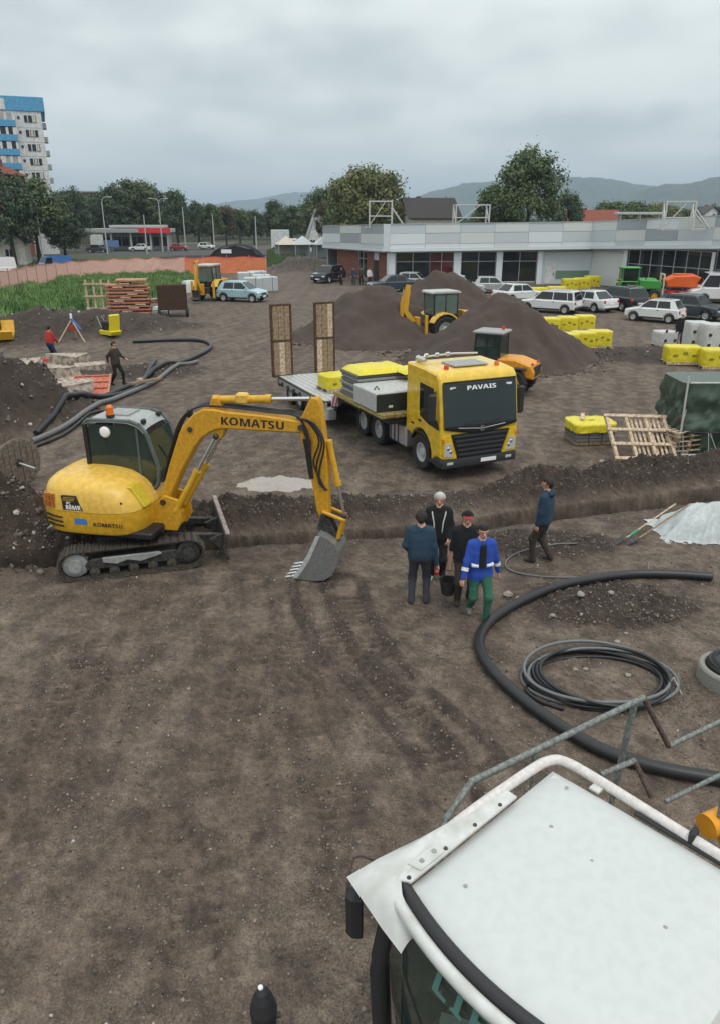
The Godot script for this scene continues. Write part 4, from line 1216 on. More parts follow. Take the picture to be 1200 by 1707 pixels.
# ---------- crane cab under the camera: x along its front, z towards its front
func make_crane() -> void:
	var b := V(0.678, 0, 0.735)
	var t := thing("crane_cab", "white cab roof of a crane with black seal and lettering on the windscreen", "crane cab", V(0.212, 0, -3.033))
	t.basis = Basis(b, Vector3.UP, b.cross(Vector3.UP))
	var Y := 3.1
	var f := func(u: float) -> float: return 0.13 * (1.0 - pow((u - 0.72) / 0.72, 2.0))   # bow of the front edge
	# roof panel, slightly domed
	var g := G.new()
	var rows := []
	for i in 17:
		var v := i / 16.0
		var row := []
		for j in 17:
			var u := j / 16.0 * 1.44
			var fr: float = f.call(u)
			var z := lerpf(fr - 0.06, -1.42, v)
			var e := maxf(absf(u / 0.72 - 1.0), absf(v * 2 - 1))
			row.append(V(0.02 + u, Y + 0.055 - 0.05 * pow(e, 10.0) - 0.012 * (u / 0.72 - 1.0) * (u / 0.72 - 1.0), z))
		rows.append(row)
	g.sheet(rows, false, false)
	var roof := part(t, "roof_panel", g, M.cab_white)
	for q in [[0.25, -0.25], [0.32, -0.95], [0.62, -0.9], [1.1, -0.8], [0.2, -1.3]]: part(roof, "dent_mark", _lathe_at([Vector2(0.012, 0), Vector2(0.008, 0.004), Vector2(0.001, 0.004)], V(q[0], Y + 0.052, q[1]), 10), M.grey_paint)
	# body below the roof
	part(t, "cab_body", mk_box(V(0.74, Y - 1.55, -0.85), V(1.38, 1.5, 1.1), 0.05), M.white_paint)
	part(t, "roof_rim", mk_box(V(0.74, Y - 0.03, -0.72), V(1.42, 0.07, 1.38), 0.02), M.white_paint)
	# seal and tube along the bowed front
	var seal := []; var bar := []
	for k in 21:
		var u := k / 20.0 * 1.46 - 0.005
		seal.append(V(u, Y + 0.012, f.call(u) - 0.035)); bar.append(V(u, Y - 0.012, f.call(u) + 0.035))
	part(t, "roof_seal", mk_tube(seal, 0.036, 10), M.black_plastic)
	part(t, "front_tube", mk_tube(bar, 0.036, 12), M.white_paint)
	# side tube and rear tube with a round corner
	var tb := smooth_path([V(-0.10, Y + 0.01, -0.42), V(-0.085, Y + 0.035, -0.75), V(-0.05, Y + 0.05, -1.25), V(-0.02, Y + 0.05, -1.43), V(0.06, Y + 0.05, -1.50), V(0.30, Y + 0.05, -1.505), V(0.9, Y + 0.05, -1.47), V(1.5, Y + 0.05, -1.45)], 0.05)
	var rt := part(t, "roof_tube", mk_tube(tb, 0.034, 12), mat("tube_pink", Color(0.70, 0.66, 0.65), 0.4, 0, "wear", 2.0))
	part(rt, "tube_clamp", mk_box(V(0.93, Y + 0.07, -1.47), V(0.035, 0.11, 0.09), 0.015), M.black_plastic)
	part(rt, "tube_bracket", mk_box(V(0.32, Y + 0.03, -1.46), V(0.07, 0.02, 0.08), 0.004), M.white_paint)
	part(t, "rear_slot", mk_box(V(0.9, Y + 0.03, -1.435), V(0.62, 0.025, 0.03), 0.005), M.black_plastic)
	# side flange with screws
	var fl := part(t, "side_flange", mk_prism([-0.075, -1.0, 0.035, -1.0, 0.035, -0.05, -0.03, 0.0, -0.11, -0.45], 0, 0.022, 0.004), M.white_paint)
	fl.transform = Transform3D(Basis(Vector3.RIGHT, V(0, 0, 1), V(0, 1, 0)), V(0, Y + 0.036, 0))
	for z in [-0.06, -0.36, -0.62, -0.86]:
		part(fl, "screw", _lathe_at([Vector2(0.013, 0), Vector2(0.011, 0.008), Vector2(0.001, 0.008)], V(0.012, z, 0.022), 8, Basis(Vector3.RIGHT, PI / 2)), M.dark_steel)
	part(fl, "hinge_plate", mk_prism([-0.055, -0.34, 0.025, -0.34, 0.025, -0.14, -0.055, -0.12], 0.022, 0.032, 0.004), M.white_paint)
	for z in [-0.19, -0.29]: part(fl, "screw", _lathe_at([Vector2(0.016, 0), Vector2(0.013, 0.008), Vector2(0.001, 0.008)], V(-0.014, z, 0.032), 8, Basis(Vector3.RIGHT, PI / 2)), M.grey_paint)
	# corner shield: a bent white sheet round the front corner
	var sh := G.new()
	var r2 := []
	for i in 9:
		var v := i / 8.0
		var row := []
		# from the side (v=0) round the tip to the front (v=1)
		var inner := [V(-0.091, Y + 0.05, -0.574), V(-0.100, Y + 0.055, -0.398), V(-0.06, Y + 0.06, -0.215), V(-0.02, Y + 0.06, -0.10), V(-0.004, Y + 0.055, -0.016), V(0.05, Y + 0.04, 0.03), V(0.10, Y + 0.01, 0.048), V(0.155, Y - 0.03, 0.055), V(0.194, Y - 0.10, 0.074)]
		var outer := [V(-0.116, Y + 0.03, -0.507), V(-0.161, Y + 0.02, -0.337), V(-0.20, Y + 0.01, -0.21), V(-0.24, Y - 0.005, -0.07), V(-0.281, Y - 0.03, 0.13), V(-0.148, Y - 0.05, 0.152), V(-0.06, Y - 0.075, 0.16), V(0.04, Y - 0.11, 0.168), V(0.188, Y - 0.15, 0.175)]
		for k in 6:
			var p: Vector3 = inner[i].lerp(outer[i], k / 5.0)
			row.append(p + V(0, 0.02 * sin(PI * k / 5.0), 0))
		r2.append(row)
	sh.sheet(r2)
	part(t, "corner_shield", sh, M.white_paint)
	# windscreen and pillars below
	var wsr := []
	for q in [[0.0, -0.06], [0.06, -0.35], [0.02, -0.8], [-0.06, -1.3]]:
		var row := []
		for k in 15:
			var u := k / 14.0 * 1.44
			row.append(V(u, Y + q[1], f.call(u) + 0.02 + q[0]))
		wsr.append(row)
	var wg := G.new(); wg.sheet(wsr)
	var scr := part(t, "windscreen", wg, M.glass_green)
	var bd := []
	for q in [[0.012, -0.08], [0.045, -0.24]]:
		var row := []
		for k in 15:
			var u := 0.20 + k / 14.0 * 1.2
			row.append(V(u, Y + q[1], f.call(u) + 0.026 + q[0]))
		bd.append(row)
	var word := "LIEBHERR"
	for k in word.length():
		var u := 0.45 + k * 0.125
		var slope: float = (f.call(u + 0.05) - f.call(u - 0.05)) / 0.1
		var xb := V(1, 0, slope).normalized()
		var yb := V(0, 0.94, -0.33)
		var zb := xb.cross(yb).normalized()
		lettering(scr, word[k], 0.125, V(u, Y - 0.125, f.call(u) + 0.02 + 0.034), Basis(xb, zb.cross(xb), zb), mat("letter_teal", Color(0.07, 0.17, 0.15), 0.6), "Droid Sans", 1.35)
	for q in [[0.0, 0.06, 0.045], [-0.07, 0.0, 0.03], [-0.12, -0.09, 0.04]]:
		part(t, "front_pillar", mk_tube([V(q[0], Y - 0.08, q[1]), V(q[0] - 0.02, Y - 0.5, q[1] + 0.08), V(q[0] - 0.02, Y - 1.6, q[1] + 0.02)], q[2], 8), M.black_plastic)
	part(t, "side_window", mk_box(V(-0.05, Y - 0.7, -0.7), V(0.012, 1.1, 1.2)), M.glass_green)
	# inside: seat, console, a sheet of paper on the dash
	var st := G.new()
	st.box(V(0.75, Y - 1.15, -0.45), V(0.55, 0.16, 0.5), 0.05); st.box(V(0.75, Y - 0.8, -0.75), V(0.5, 0.75, 0.14), 0.06)
	part(t, "seat", st, M.seat_cloth)
	part(t, "dashboard", mk_box(V(0.62, Y - 1.0, -0.05), V(1.1, 0.5, 0.22), 0.06), mat("dash_olive", Color(0.07, 0.075, 0.055), 0.8))
	part(t, "arm_console", mk_box(V(0.38, Y - 0.75, -0.12), V(0.18, 0.1, 0.32), 0.03), mat("tan_plastic", Color(0.20, 0.15, 0.10), 0.8))
	var pp := part(t, "paper", mk_box(Vector3.ZERO, V(0.2, 0.006, 0.15)), mat("paper_green", Color(0.45, 0.58, 0.50), 0.8))
	pp.transform = Transform3D(Basis.from_euler(V(0.5, 0.5, 0.1)), V(0.46, Y - 0.62, 0.02))
	# mirror on its bracket
	var mr := part(t, "mirror", mk_box(V(-0.25, Y - 0.30, 0.10), V(0.13, 0.36, 0.09), 0.045), M.black_plastic)
	part(mr, "mirror_bracket", mk_tube(smooth_path([V(-0.15, Y - 0.12, -0.18), V(-0.33, Y - 0.09, -0.10), V(-0.41, Y - 0.1, -0.04), V(-0.36, Y - 0.22, 0.05), V(-0.30, Y - 0.38, 0.10)], 0.05), 0.013, 8), M.rail_rust)
	part(mr, "mirror_knob", _ball(V(-0.24, Y - 0.17, 0.08), V(0.02, 0.02, 0.02)), M.grey_paint)
	part(t, "cab_floor", mk_box(V(0.74, 1.0, -0.6), V(1.5, 0.4, 1.7), 0.05), M.black_paint)
	part(t, "cab_mount", mk_box(V(0.74, 0.45, -0.6), V(1.2, 0.9, 1.2), 0.05), M.dark_steel)
	# second mirror on a long arm, its tip shows below
	var m2 := thing("marker_mirror", "black mirror head with a white tip standing up beside the crane cab", "mirror", V(-0.60, 0, -3.22), 0.3)
	m2.scale = V(1.45, 1.02, 1.45)
	var mh := part(m2, "mirror_head", _lathe_at([Vector2(0.05, -0.25), Vector2(0.06, -0.05), Vector2(0.045, 0.04), Vector2(0.028, 0.10), Vector2(0.012, 0.13), Vector2(0.001, 0.132)], V(0, 1.92, 0), 14), M.black_plastic)
	part(mh, "white_tip", _ball(V(-0.006, 2.055, 0), V(0.012, 0.016, 0.012)), M.print_white)
	part(m2, "arm", mk_tube([V(0, 0.0, 0.1), V(0, 1.0, 0.06), V(0, 1.7, 0)], 0.03, 8), M.black_plastic)
	part(m2, "side_knob", mk_tube([V(0.04, 1.78, 0.0), V(0.07, 1.77, 0.0)], 0.014, 8), M.black_plastic)
	# deck railing behind the cab
	var r := thing("deck_railing", "bent grey steel railing with rusty struts behind the white crane cab", "railing")
	var c0 := gp(742, 1366, 2.4); var c1 := gp(785, 1303, 2.45); var c2 := gp(1072, 1163, 2.45)
	var R := 0.028
	part(r, "top_rail", mk_tube([c0 + V(-0.1, -0.5, 0.25), c0, c1, c2], R, 10), M.rail_grey)
	var post := V(c2.x - 0.06, 1.3, c2.z + 0.04)
	part(r, "post", mk_tube([c2 + V(-0.1, -0.02, 0.06), post + V(-0.1, 0, 0)], 0.03, 10), M.rail_grey)
	part(r, "post", mk_tube([c1.lerp(c2, 0.33), c1.lerp(c2, 0.33) + V(0.02, -1.2, 0)], 0.02, 8), M.rail_grey)
	var d1 := gp(1114, 1244, 1.9)
	part(r, "strut", mk_tube([c2, d1], 0.026, 8), M.rail_rust)
	part(r, "side_rail", mk_tube([d1, gp(1230, 1188, 1.9)], 0.024, 8), M.rail_grey)
	var e0 := gp(1000, 1292, 2.0); var e1 := gp(1057, 1268, 2.0); var e2 := gp(1085, 1330, 1.7)
	part(r, "knee_rail", mk_tube([e0, e1], 0.026, 8), M.rail_grey)
	part(r, "strut", mk_tube([e1, e2], 0.024, 8), M.rail_rust)
	part(r, "side_rail", mk_tube([gp(1108, 1337, 1.7), gp(1240, 1272, 1.7)], 0.022, 8), M.rail_grey)
	part(r, "base_frame", mk_box(V(2.0, 0.95, -4.3), V(1.6, 0.12, 0.3), 0.02), M.dark_steel)
	part(r, "leg_post", mk_tube([V(2.0, 0, -4.3), V(2.0, 0.95, -4.3)], 0.06, 8), M.dark_steel)
	part(r, "leg_post", mk_tube([post + V(-0.1, 0, 0), V(post.x - 0.1, 0, post.z)], 0.03, 8), M.rail_grey)
	# yellow ram beside the rails
	var ya := gp(1176, 1378, 2.0); var yb := gp(1270, 1335, 2.0)
	var ym := thing("yellow_ram", "orange yellow hydraulic ram poking past the white cab roof", "hydraulic ram")
	part(ym, "ram_body", mk_tube([ya, yb], 0.10, 16), M.orange_loader)
	part(ym, "ram_plate", mk_box((ya + yb) * 0.5 + V(0.1, -0.12, 0.12), V(0.5, 0.2, 0.2), 0.03), M.yellow)
	part(ym, "ram_hose", mk_tube(smooth_path([ya + V(0.1, 0.1, 0), ya + V(0.16, 0.3, -0.1), ya + V(0.3, 0.4, -0.2)], 0.05), 0.03, 8), M.rail_grey)
	part(ym, "ram_stand", mk_tube([V(ya.x + 0.3, 0, ya.z), V(ya.x + 0.3, ya.y, ya.z)], 0.08, 10), M.dark_steel)

# ---------- people: bones with radii, joined by a smooth minimum and meshed as surface nets, split by cloth
func nets(bones: Array, cell: float, k: float) -> Dictionary:
	var lo := Vector3.ONE * 1e9; var hi := -lo
	for b in bones:
		var r: float = maxf(b[2], b[3]) + cell * 3.0
		for q in [b[0], b[1]]:
			lo = lo.min(q - Vector3.ONE * r); hi = hi.max(q + Vector3.ONE * r)
	var nx := int((hi.x - lo.x) / cell) + 2; var ny := int((hi.y - lo.y) / cell) + 2; var nzz := int((hi.z - lo.z) / cell) + 2
	var tot := nx * ny * nzz
	var fld := PackedFloat32Array(); fld.resize(tot); fld.fill(9.0)
	var raw := PackedFloat32Array(); raw.resize(tot); raw.fill(9.0)
	var tg := PackedInt32Array(); tg.resize(tot)
	for b in bones:
		var a: Vector3 = b[0]; var e: Vector3 = b[1] - a
		var l2 := maxf(e.length_squared(), 1e-9)
		var ra: float = b[2]; var dr: float = b[3] - ra
		var tag_id: int = b[4]
		var wr := (0.010 if tag_id == 2 else 0.008) if (tag_id == 1 or tag_id == 2) else 0.0
		var rr := maxf(b[2], b[3]) + k + cell * 2.5
		var p0 := (a.min(b[1]) - Vector3.ONE * rr - lo) / cell; var p1 := (a.max(b[1]) + Vector3.ONE * rr - lo) / cell
		for i in range(maxi(0, int(p0.x)), mini(nx - 1, int(p1.x) + 1)):
			for j in range(maxi(0, int(p0.y)), mini(ny - 1, int(p1.y) + 1)):
				for q in range(maxi(0, int(p0.z)), mini(nzz - 1, int(p1.z) + 1)):
					var p := lo + Vector3(i, j, q) * cell
					var t := clampf((p - a).dot(e) / l2, 0, 1)
					var d := (p - a - e * t).length() - ra - dr * t
					if wr > 0.0 and d < 0.05: d += wr * nz.get_noise_3d(p.x * 5.0 + p.y * 3.0, p.y * 7.0, p.z * 5.0 + 3.0)
					var o := (i * ny + j) * nzz + q
					if d < raw[o]:
						raw[o] = d; tg[o] = tag_id
					var f := fld[o]
					var h := maxf(k - absf(d - f), 0.0) / k
					fld[o] = minf(d, f) - h * h * k * 0.25
	# vertices
	var vid := PackedInt32Array(); vid.resize(tot); vid.fill(-1)
	var vs := PackedVector3Array(); var vt := PackedInt32Array()
	var sx := ny * nzz; var sy := nzz
	var offs := [0, sx, sy, sx + sy, 1, sx + 1, sy + 1, sx + sy + 1]
	var cor := [Vector3(0, 0, 0), Vector3(1, 0, 0), Vector3(0, 1, 0), Vector3(1, 1, 0), Vector3(0, 0, 1), Vector3(1, 0, 1), Vector3(0, 1, 1), Vector3(1, 1, 1)]
	var edges := [[0, 1], [2, 3], [4, 5], [6, 7], [0, 2], [1, 3], [4, 6], [5, 7], [0, 4], [1, 5], [2, 6], [3, 7]]
	for i in nx - 1:
		for j in ny - 1:
			for q in nzz - 1:
				var o := i * sx + j * sy + q
				if fld[o] > cell * 2.0 or fld[o] < -cell * 2.0: continue
				var m := 0
				for c in 8:
					if fld[o + offs[c]] < 0.0: m += 1
				if m == 0 or m == 8: continue
				var s := Vector3.ZERO; var cnt := 0
				for ed in edges:
					var fa := fld[o + offs[ed[0]]]; var fb := fld[o + offs[ed[1]]]
					if (fa < 0.0) != (fb < 0.0):
						s += cor[ed[0]].lerp(cor[ed[1]], fa / (fa - fb)); cnt += 1
				vid[o] = vs.size()
				vs.append(lo + (Vector3(i, j, q) + s / cnt) * cell)
				var best := 9.0; var bt := 0
				for c in 8:
					if raw[o + offs[c]] < best:
						best = raw[o + offs[c]]; bt = tg[o + offs[c]]
				vt.append(bt)
	var quads := []
	for i in range(1, nx - 1):
		for j in range(1, ny - 1):
			for q in range(1, nzz - 1):
				var o := i * sx + j * sy + q
				if fld[o] > cell * 2.0 or fld[o] < -cell * 2.0: continue
				var ins := fld[o] < 0.0
				for ax in [[sx, sy, 1], [sy, 1, sx], [1, sx, sy]]:
					if (fld[o + ax[0]] < 0.0) == ins: continue
					var a := vid[o]; var b := vid[o - ax[1]]; var c := vid[o - ax[1] - ax[2]]; var d := vid[o - ax[2]]
					if a < 0 or b < 0 or c < 0 or d < 0: continue
					quads.append([a, b, c, d] if ins else [a, d, c, b])
	var ns := PackedVector3Array(); ns.resize(vs.size())
	for f in quads:
		var fn := (vs[f[2]] - vs[f[0]]).cross(vs[f[3]] - vs[f[1]])
		for c in 4: ns[f[c]] += fn
	return {"v": vs, "n": ns, "t": vt, "q": quads}
func nets_into(d: Dictionary, sets: Dictionary) -> void:
	for f in d.q:
		var t: int = d.t[f[0]]
		if not sets.has(t): sets[t] = G.new()
		var g: G = sets[t]
		for tri in [[0, 1, 2], [0, 2, 3]]:
			g.put(d.v[f[tri[0]]], d.v[f[tri[1]]], d.v[f[tri[2]]], d.n[f[tri[0]]], d.n[f[tri[1]]], d.n[f[tri[2]]])
var joints := []
func bend(a: Vector3, b: Vector3, l1: float, l2: float, hint: Vector3) -> Vector3:
	var d := b - a
	var l := minf(d.length(), (l1 + l2) * 0.999)
	var x := (l1 * l1 - l2 * l2 + l * l) / (2.0 * l)
	var h := sqrt(maxf(l1 * l1 - x * x, 0.0))
	var n := d.normalized()
	var s := (hint - n * hint.dot(n)).normalized()
	return a + n * x + s * h
# tags: 0 skin, 1 jacket, 2 trousers, 3 shoes
func hand_bones(w: Vector3, dir: Vector3, palm: Vector3, s: float) -> Array:
	# w wrist, dir towards the fingers, palm: the way the palm looks, s: +1 thumb on cross side
	var side := dir.cross(palm).normalized() * s
	var b := []
	var pc := w + dir * 0.085
	for k in 3: b.append([w + dir * 0.01 + side * (k - 1) * 0.014, pc + side * (k - 1) * 0.024, 0.018, 0.016, 0])
	var len := [0.070, 0.082, 0.076, 0.060]
	for k in 4:
		var r := pc + side * (0.033 - k * 0.022)
		var m: Vector3 = r + (dir * 0.9 + palm * 0.25).normalized() * len[k] * 0.5
		var e: Vector3 = m + (dir * 0.55 + palm * 0.8).normalized() * len[k] * 0.5
		b.append([r, m, 0.0095, 0.0088, 0]); b.append([m, e, 0.0088, 0.0075, 0])
	var t0 := w + dir * 0.03 + side * 0.026
	var t1 := t0 + (dir * 0.7 + side * 0.7 + palm * 0.2).normalized() * 0.045
	b.append([t0, t1, 0.0125, 0.0105, 0]); b.append([t1, t1 + (dir + palm * 0.4).normalized() * 0.032, 0.0105, 0.0085, 0])
	return b
func person(label: String, at: Vector3, turn: float, pose: Dictionary, mats: Dictionary, fine := true) -> Node3D:
	var t := thing("person", label, "person", at, turn, pose.get("group", ""))
	var lean: float = pose.get("lean", 0.0)
	var fl: Vector3 = pose.get("fl", V(0.12, 0.0, 0.0)); var fr: Vector3 = pose.get("fr", V(-0.12, 0.0, 0.0))
	var pel: Vector3 = V(0, pose.get("hip", 0.93), 0.0) + (fl + fr) * V(0.5, 0, 0.5)
	var up := V(0, cos(lean), sin(lean))
	var tw: float = pose.get("twist", 0.0)
	var sd := V(cos(tw), 0, -sin(tw))
	var fwd := sd.cross(up)
	var ch := pel + up * 0.30; var sh := pel + up * 0.49; var nk := pel + up * 0.555
	var b := []
	var hem: float = pose.get("hem", 0.06)
	b.append([pel - V(1, 0, 0) * 0.075, pel + V(1, 0, 0) * 0.075, 0.125, 0.125, 1 if hem > 0.1 else 2])
	b.append([pel + up * (0.06 - hem) - sd * 0.085, pel + up * (0.06 - hem) + sd * 0.085, 0.128, 0.128, 1])
	b.append([pel + up * 0.16 - sd * 0.085, pel + up * 0.16 + sd * 0.085, 0.122, 0.122, 1])
	b.append([pel + up * 0.10 - sd * 0.085, pel + up * 0.10 + sd * 0.085, 0.120, 0.120, 1])
	b.append([pel + up * 0.23 - sd * 0.094, pel + up * 0.23 + sd * 0.094, 0.118, 0.118, 1])
	b.append([ch - sd * 0.105, ch + sd * 0.105, 0.118, 0.118, 1])
	b.append([pel + up * 0.39 - sd * 0.12, pel + up * 0.39 + sd * 0.12, 0.108, 0.108, 1])
	b.append([sh - sd * 0.135, sh + sd * 0.135, 0.085, 0.085, 1])
	b.append([sh + up * 0.03, nk + up * 0.06, 0.064, 0.057, 0])
	b.append([sh + up * 0.045 - sd * 0.03, sh + up * 0.045 + sd * 0.03, 0.068, 0.068, 1])
	var hands := []
	joints = []
	for s in [1.0, -1.0]:
		var so = sh + sd * s * 0.185 + V(0, -0.01, 0)
		var hd: Vector3 = pose.get("hl" if s > 0 else "hr", V(0.26 * s, 0.80, 0.06))
		var el := bend(so, hd, 0.29, 0.255, pose.get("elbow", V(s * 0.5, -0.2, -1.0)))
		b.append([so, el, 0.068, 0.056, 1])
		if pose.get("sleeve", 1.0) > 0.9: b.append([el, el.lerp(hd, 0.97), 0.056, 0.045, 1])
		else:
			b.append([el, el.lerp(hd, 0.15), 0.054, 0.05, 1]); b.append([el.lerp(hd, 0.15), hd, 0.044, 0.03, 0])
		hands.append([hd, (hd - el).normalized(), s])
		joints.append([el, hd])
		var hp := pel + V(0.095 * s, -0.04, 0)
		var ft: Vector3 = fl if s > 0 else fr
		var lift: float = pose.get("liftl" if s > 0 else "liftr", 0.0)
		var an := ft + V(0, 0.09 + lift, 0)
		var kn := bend(hp, an, 0.445, 0.42, V(0.1 * s, 0, 1))
		b.append([hp, kn, 0.10, 0.072, 2]); b.append([kn, an + V(0, 0.02, 0), 0.072, 0.062, 2])
		b.append([an - V(0, 0.045, 0.03), an + V(0.03 * s, -0.05 - lift * 0.3, 0.14), 0.046, 0.04, 3])
	var sets := {}
	nets_into(nets(b, 0.018 if fine else 0.028, 0.055), sets)
	# head
	var hc: Vector3 = nk + up * 0.17 + fwd * 0.015
	var yaw: float = pose.get("look", 0.0)
	var hf := fwd.rotated(up, yaw); var hs := sd.rotated(up, yaw)
	var hb := [[hc + up * 0.015 - hf * 0.018, hc + up * 0.02 + hf * 0.012, 0.088, 0.085, 0], [hc - up * 0.045 + hf * 0.03, hc - up * 0.08 + hf * 0.045, 0.06, 0.036, 0], [nk, hc, 0.055, 0.055, 0]]
	if fine:
		hb.append([hc + hf * 0.092 - up * 0.002, hc + hf * 0.112 - up * 0.035, 0.010, 0.015, 0])
		hb.append([hc + hf * 0.082 + up * 0.022 - hs * 0.03, hc + hf * 0.082 + up * 0.022 + hs * 0.03, 0.013, 0.013, 0])
		hb.append([hc + hf * 0.082 - up * 0.062 - hs * 0.018, hc + hf * 0.082 - up * 0.062 + hs * 0.018, 0.010, 0.010, 0])
		for s in [-1.0, 1.0]: hb.append([hc + hs * s * 0.086 - up * 0.025 - hf * 0.01, hc + hs * s * 0.092 + up * 0.018 - hf * 0.018, 0.012, 0.016, 0])
	nets_into(nets(hb, 0.008 if fine else 0.016, 0.018), sets)
	for h in hands:
		if fine:
			nets_into(nets(hand_bones(h[0], h[1], (V(-h[2], 0, 0) * 0.8 - V(0, 0, 0.6)).normalized() if pose.get("grip", false) == false else V(0, 0, 1), h[2]), 0.0065, 0.008), sets)
		else:
			nets_into(nets([[h[0], h[0] + h[1] * 0.13, 0.04, 0.03, 0]], 0.016, 0.01), sets)
	var body := part(t, "body", sets[0], mats.get("skin", M.skin))
	part(t, "jacket", sets[1], mats.top)
	part(t, "trousers", sets[2], mats.legs)
	part(t, "shoes", sets[3], mats.get("shoes", M.boot))
	# hair or cap
	var hair := []
	for q in [[-0.02, 0.05, 0.0], [-0.045, 0.01, 0.0], [-0.03, 0.03, 0.03], [-0.03, 0.03, -0.03], [0.02, 0.062, 0.0], [-0.055, -0.035, 0.0]]:
		var c: Vector3 = hc + hf * q[0] + up * q[1] + hs * q[2]
		hair.append([c, c + up * 0.004, 0.079 if q[1] > 0.0 else 0.062, 0.075, 0])
	var hset := {}
	nets_into(nets(hair, 0.009 if fine else 0.018, 0.012), hset)
	var hm := part(t, "cap" if mats.has("cap") else "hair", hset[0], mats.get("cap", mats.get("hair", M.hair_dark)))
	if mats.has("cap"):
		var pk := G.new()
		var rows := []
		for i in 4:
			var row := []
			for j in 7:
				var a := (j / 6.0 - 0.5) * 2.2
				row.append(hc + hf * (cos(a) * (0.085 + i * 0.022)) + hs * sin(a) * (0.078 + i * 0.004) + up * (0.062 - i * 0.008))
			rows.append(row)
		pk.sheet(rows)
		part(hm, "peak", pk, mats.get("peak", mats.cap))
	if fine:
		for s in [-1.0, 1.0]: part(body, "eye", _ball(hc + hf * 0.083 + hs * s * 0.033 + up * 0.004, V(0.011, 0.008, 0.011)), M.print_black)
	return t
func band(t: Node3D, a: Vector3, b: Vector3, r: float, mt: Material) -> void:
	part(t, "reflective_band", mk_tube([a, b], r, 14), mt)
func make_people() -> void:
	var rf := mat("reflective", Color(0.72, 0.74, 0.76), 0.35)
	# navy sweatshirt, seen from behind
	var p1 := person("man in navy sweatshirt and slate trousers turned away, red glove in his hand", on_ground(gp(697, 1006)), PI - 0.1, {"fl": V(0.13, 0, 0.0), "fr": V(-0.13, 0, 0.05), "hl": V(0.22, 0.98, 0.20), "hr": V(-0.30, 0.80, 0.02), "hem": 0.02, "hip": 0.95}, {"top": M.cloth_navy, "legs": M.cloth_slate})
	var gl := thing("red_glove", "red work glove held by the man in the navy sweatshirt", "glove", p1.transform * V(0.30, 0, 0.02), 0.3)
	part(gl, "glove_palm", mk_box(V(0, 0.62, 0), V(0.09, 0.12, 0.04), 0.018), M.cloth_red)
	for k in 4: part(gl, "glove_finger", mk_tube([V(-0.033 + k * 0.022, 0.56, 0), V(-0.036 + k * 0.024, 0.47, 0.01)], 0.011, 6), M.cloth_red)
	gl.position = p1.transform * V(-0.30, 0.10, 0.05)
	# black jacket with white stripes
	var p2 := person("man in black jacket with white shoulder stripes standing by the trench edge", on_ground(gp(727, 962)), -0.15, {"fl": V(0.10, 0, 0.0), "fr": V(-0.10, 0, 0.03), "hl": V(0.20, 0.92, 0.14), "hr": V(-0.22, 0.90, 0.12), "hem": 0.08}, {"top": M.cloth_black, "legs": M.cloth_black, "hair": mat("hair_white", Color(0.5, 0.5, 0.48), 0.8), "shoes": M.cloth_white})
	for s in [-1.0, 1.0]:
		part(p2, "white_stripe", mk_tube([V(s * 0.13, 1.46, 0.07), V(s * 0.12, 1.38, 0.125), V(s * 0.085, 1.22, 0.142), V(s * 0.07, 1.02, 0.14)], 0.013, 6), M.cloth_white)
	# dark clothes and a cap, carrying a bucket
	var p3 := person("man in dark brown clothes and red cap holding a black bucket", on_ground(gp(771, 1001)), 0.0, {"fl": V(0.10, 0, 0.0), "fr": V(-0.12, 0, 0.10), "hr": V(-0.28, 0.72, 0.06), "sleeve": 0.5}, {"top": M.cloth_black, "legs": M.cloth_brown, "cap": M.cloth_black, "peak": M.cloth_red})
	var cp := part(p3, "cap_badge", mk_box(V(0, 1.735, 0.10), V(0.09, 0.035, 0.02), 0.006), M.cloth_red)
	var bu := thing("bucket", "black rubber bucket hanging from the hand of the man in the red cap", "bucket", p3.transform * V(-0.30, 0.20, 0.10), 0.0)
	var bg := G.new(); bg.lathe([Vector2(0.001, 0.0), Vector2(0.11, 0.0), Vector2(0.16, 0.28), Vector2(0.17, 0.28), Vector2(0.155, 0.27), Vector2(0.105, 0.02), Vector2(0.001, 0.02)], 20)
	part(bu, "pail", bg, M.rubber)
	part(bu, "bail", mk_tube(smooth_path([V(-0.16, 0.27, 0), V(-0.1, 0.42, 0), V(0, 0.46, 0), V(0.1, 0.42, 0), V(0.16, 0.27, 0)], 0.05), 0.006, 6), M.dark_steel)
	# blue work jacket, walking
	var p4 := person("man in bright blue work jacket with reflective bands and green trousers walking", on_ground(gp(794, 1031)), 0.12, {"fl": V(0.10, 0, 0.18), "fr": V(-0.09, 0, -0.20), "liftr": 0.05, "hl": V(0.34, 0.86, -0.06), "hr": V(-0.33, 0.86, 0.16), "hem": 0.14, "hip": 0.93, "lean": 0.03}, {"top": M.cloth_blue, "legs": M.cloth_green, "shoes": mat("boot_grey", Color(0.2, 0.19, 0.17), 0.9)})
	part(p4, "shirt_front", mk_prism([-0.055, 1.02, 0.045, 1.02, 0.06, 1.25, 0.045, 1.44, -0.04, 1.44, -0.06, 1.25], 0.10, 0.150, 0.01), M.cloth_black)
	for s in [-1.0, 1.0]:
		var jt: Array = joints[0 if s > 0 else 1]
		band(p4, jt[0].lerp(jt[1], 0.35), jt[0].lerp(jt[1], 0.55), 0.062, rf)
		part(p4, "reflective_band", mk_prism([0.07, 1.04, 0.19, 1.06, 0.19, 1.11, 0.07, 1.09] if s > 0 else [-0.19, 1.06, -0.07, 1.04, -0.07, 1.09, -0.19, 1.11], 0.05, 0.158, 0.012), rf)
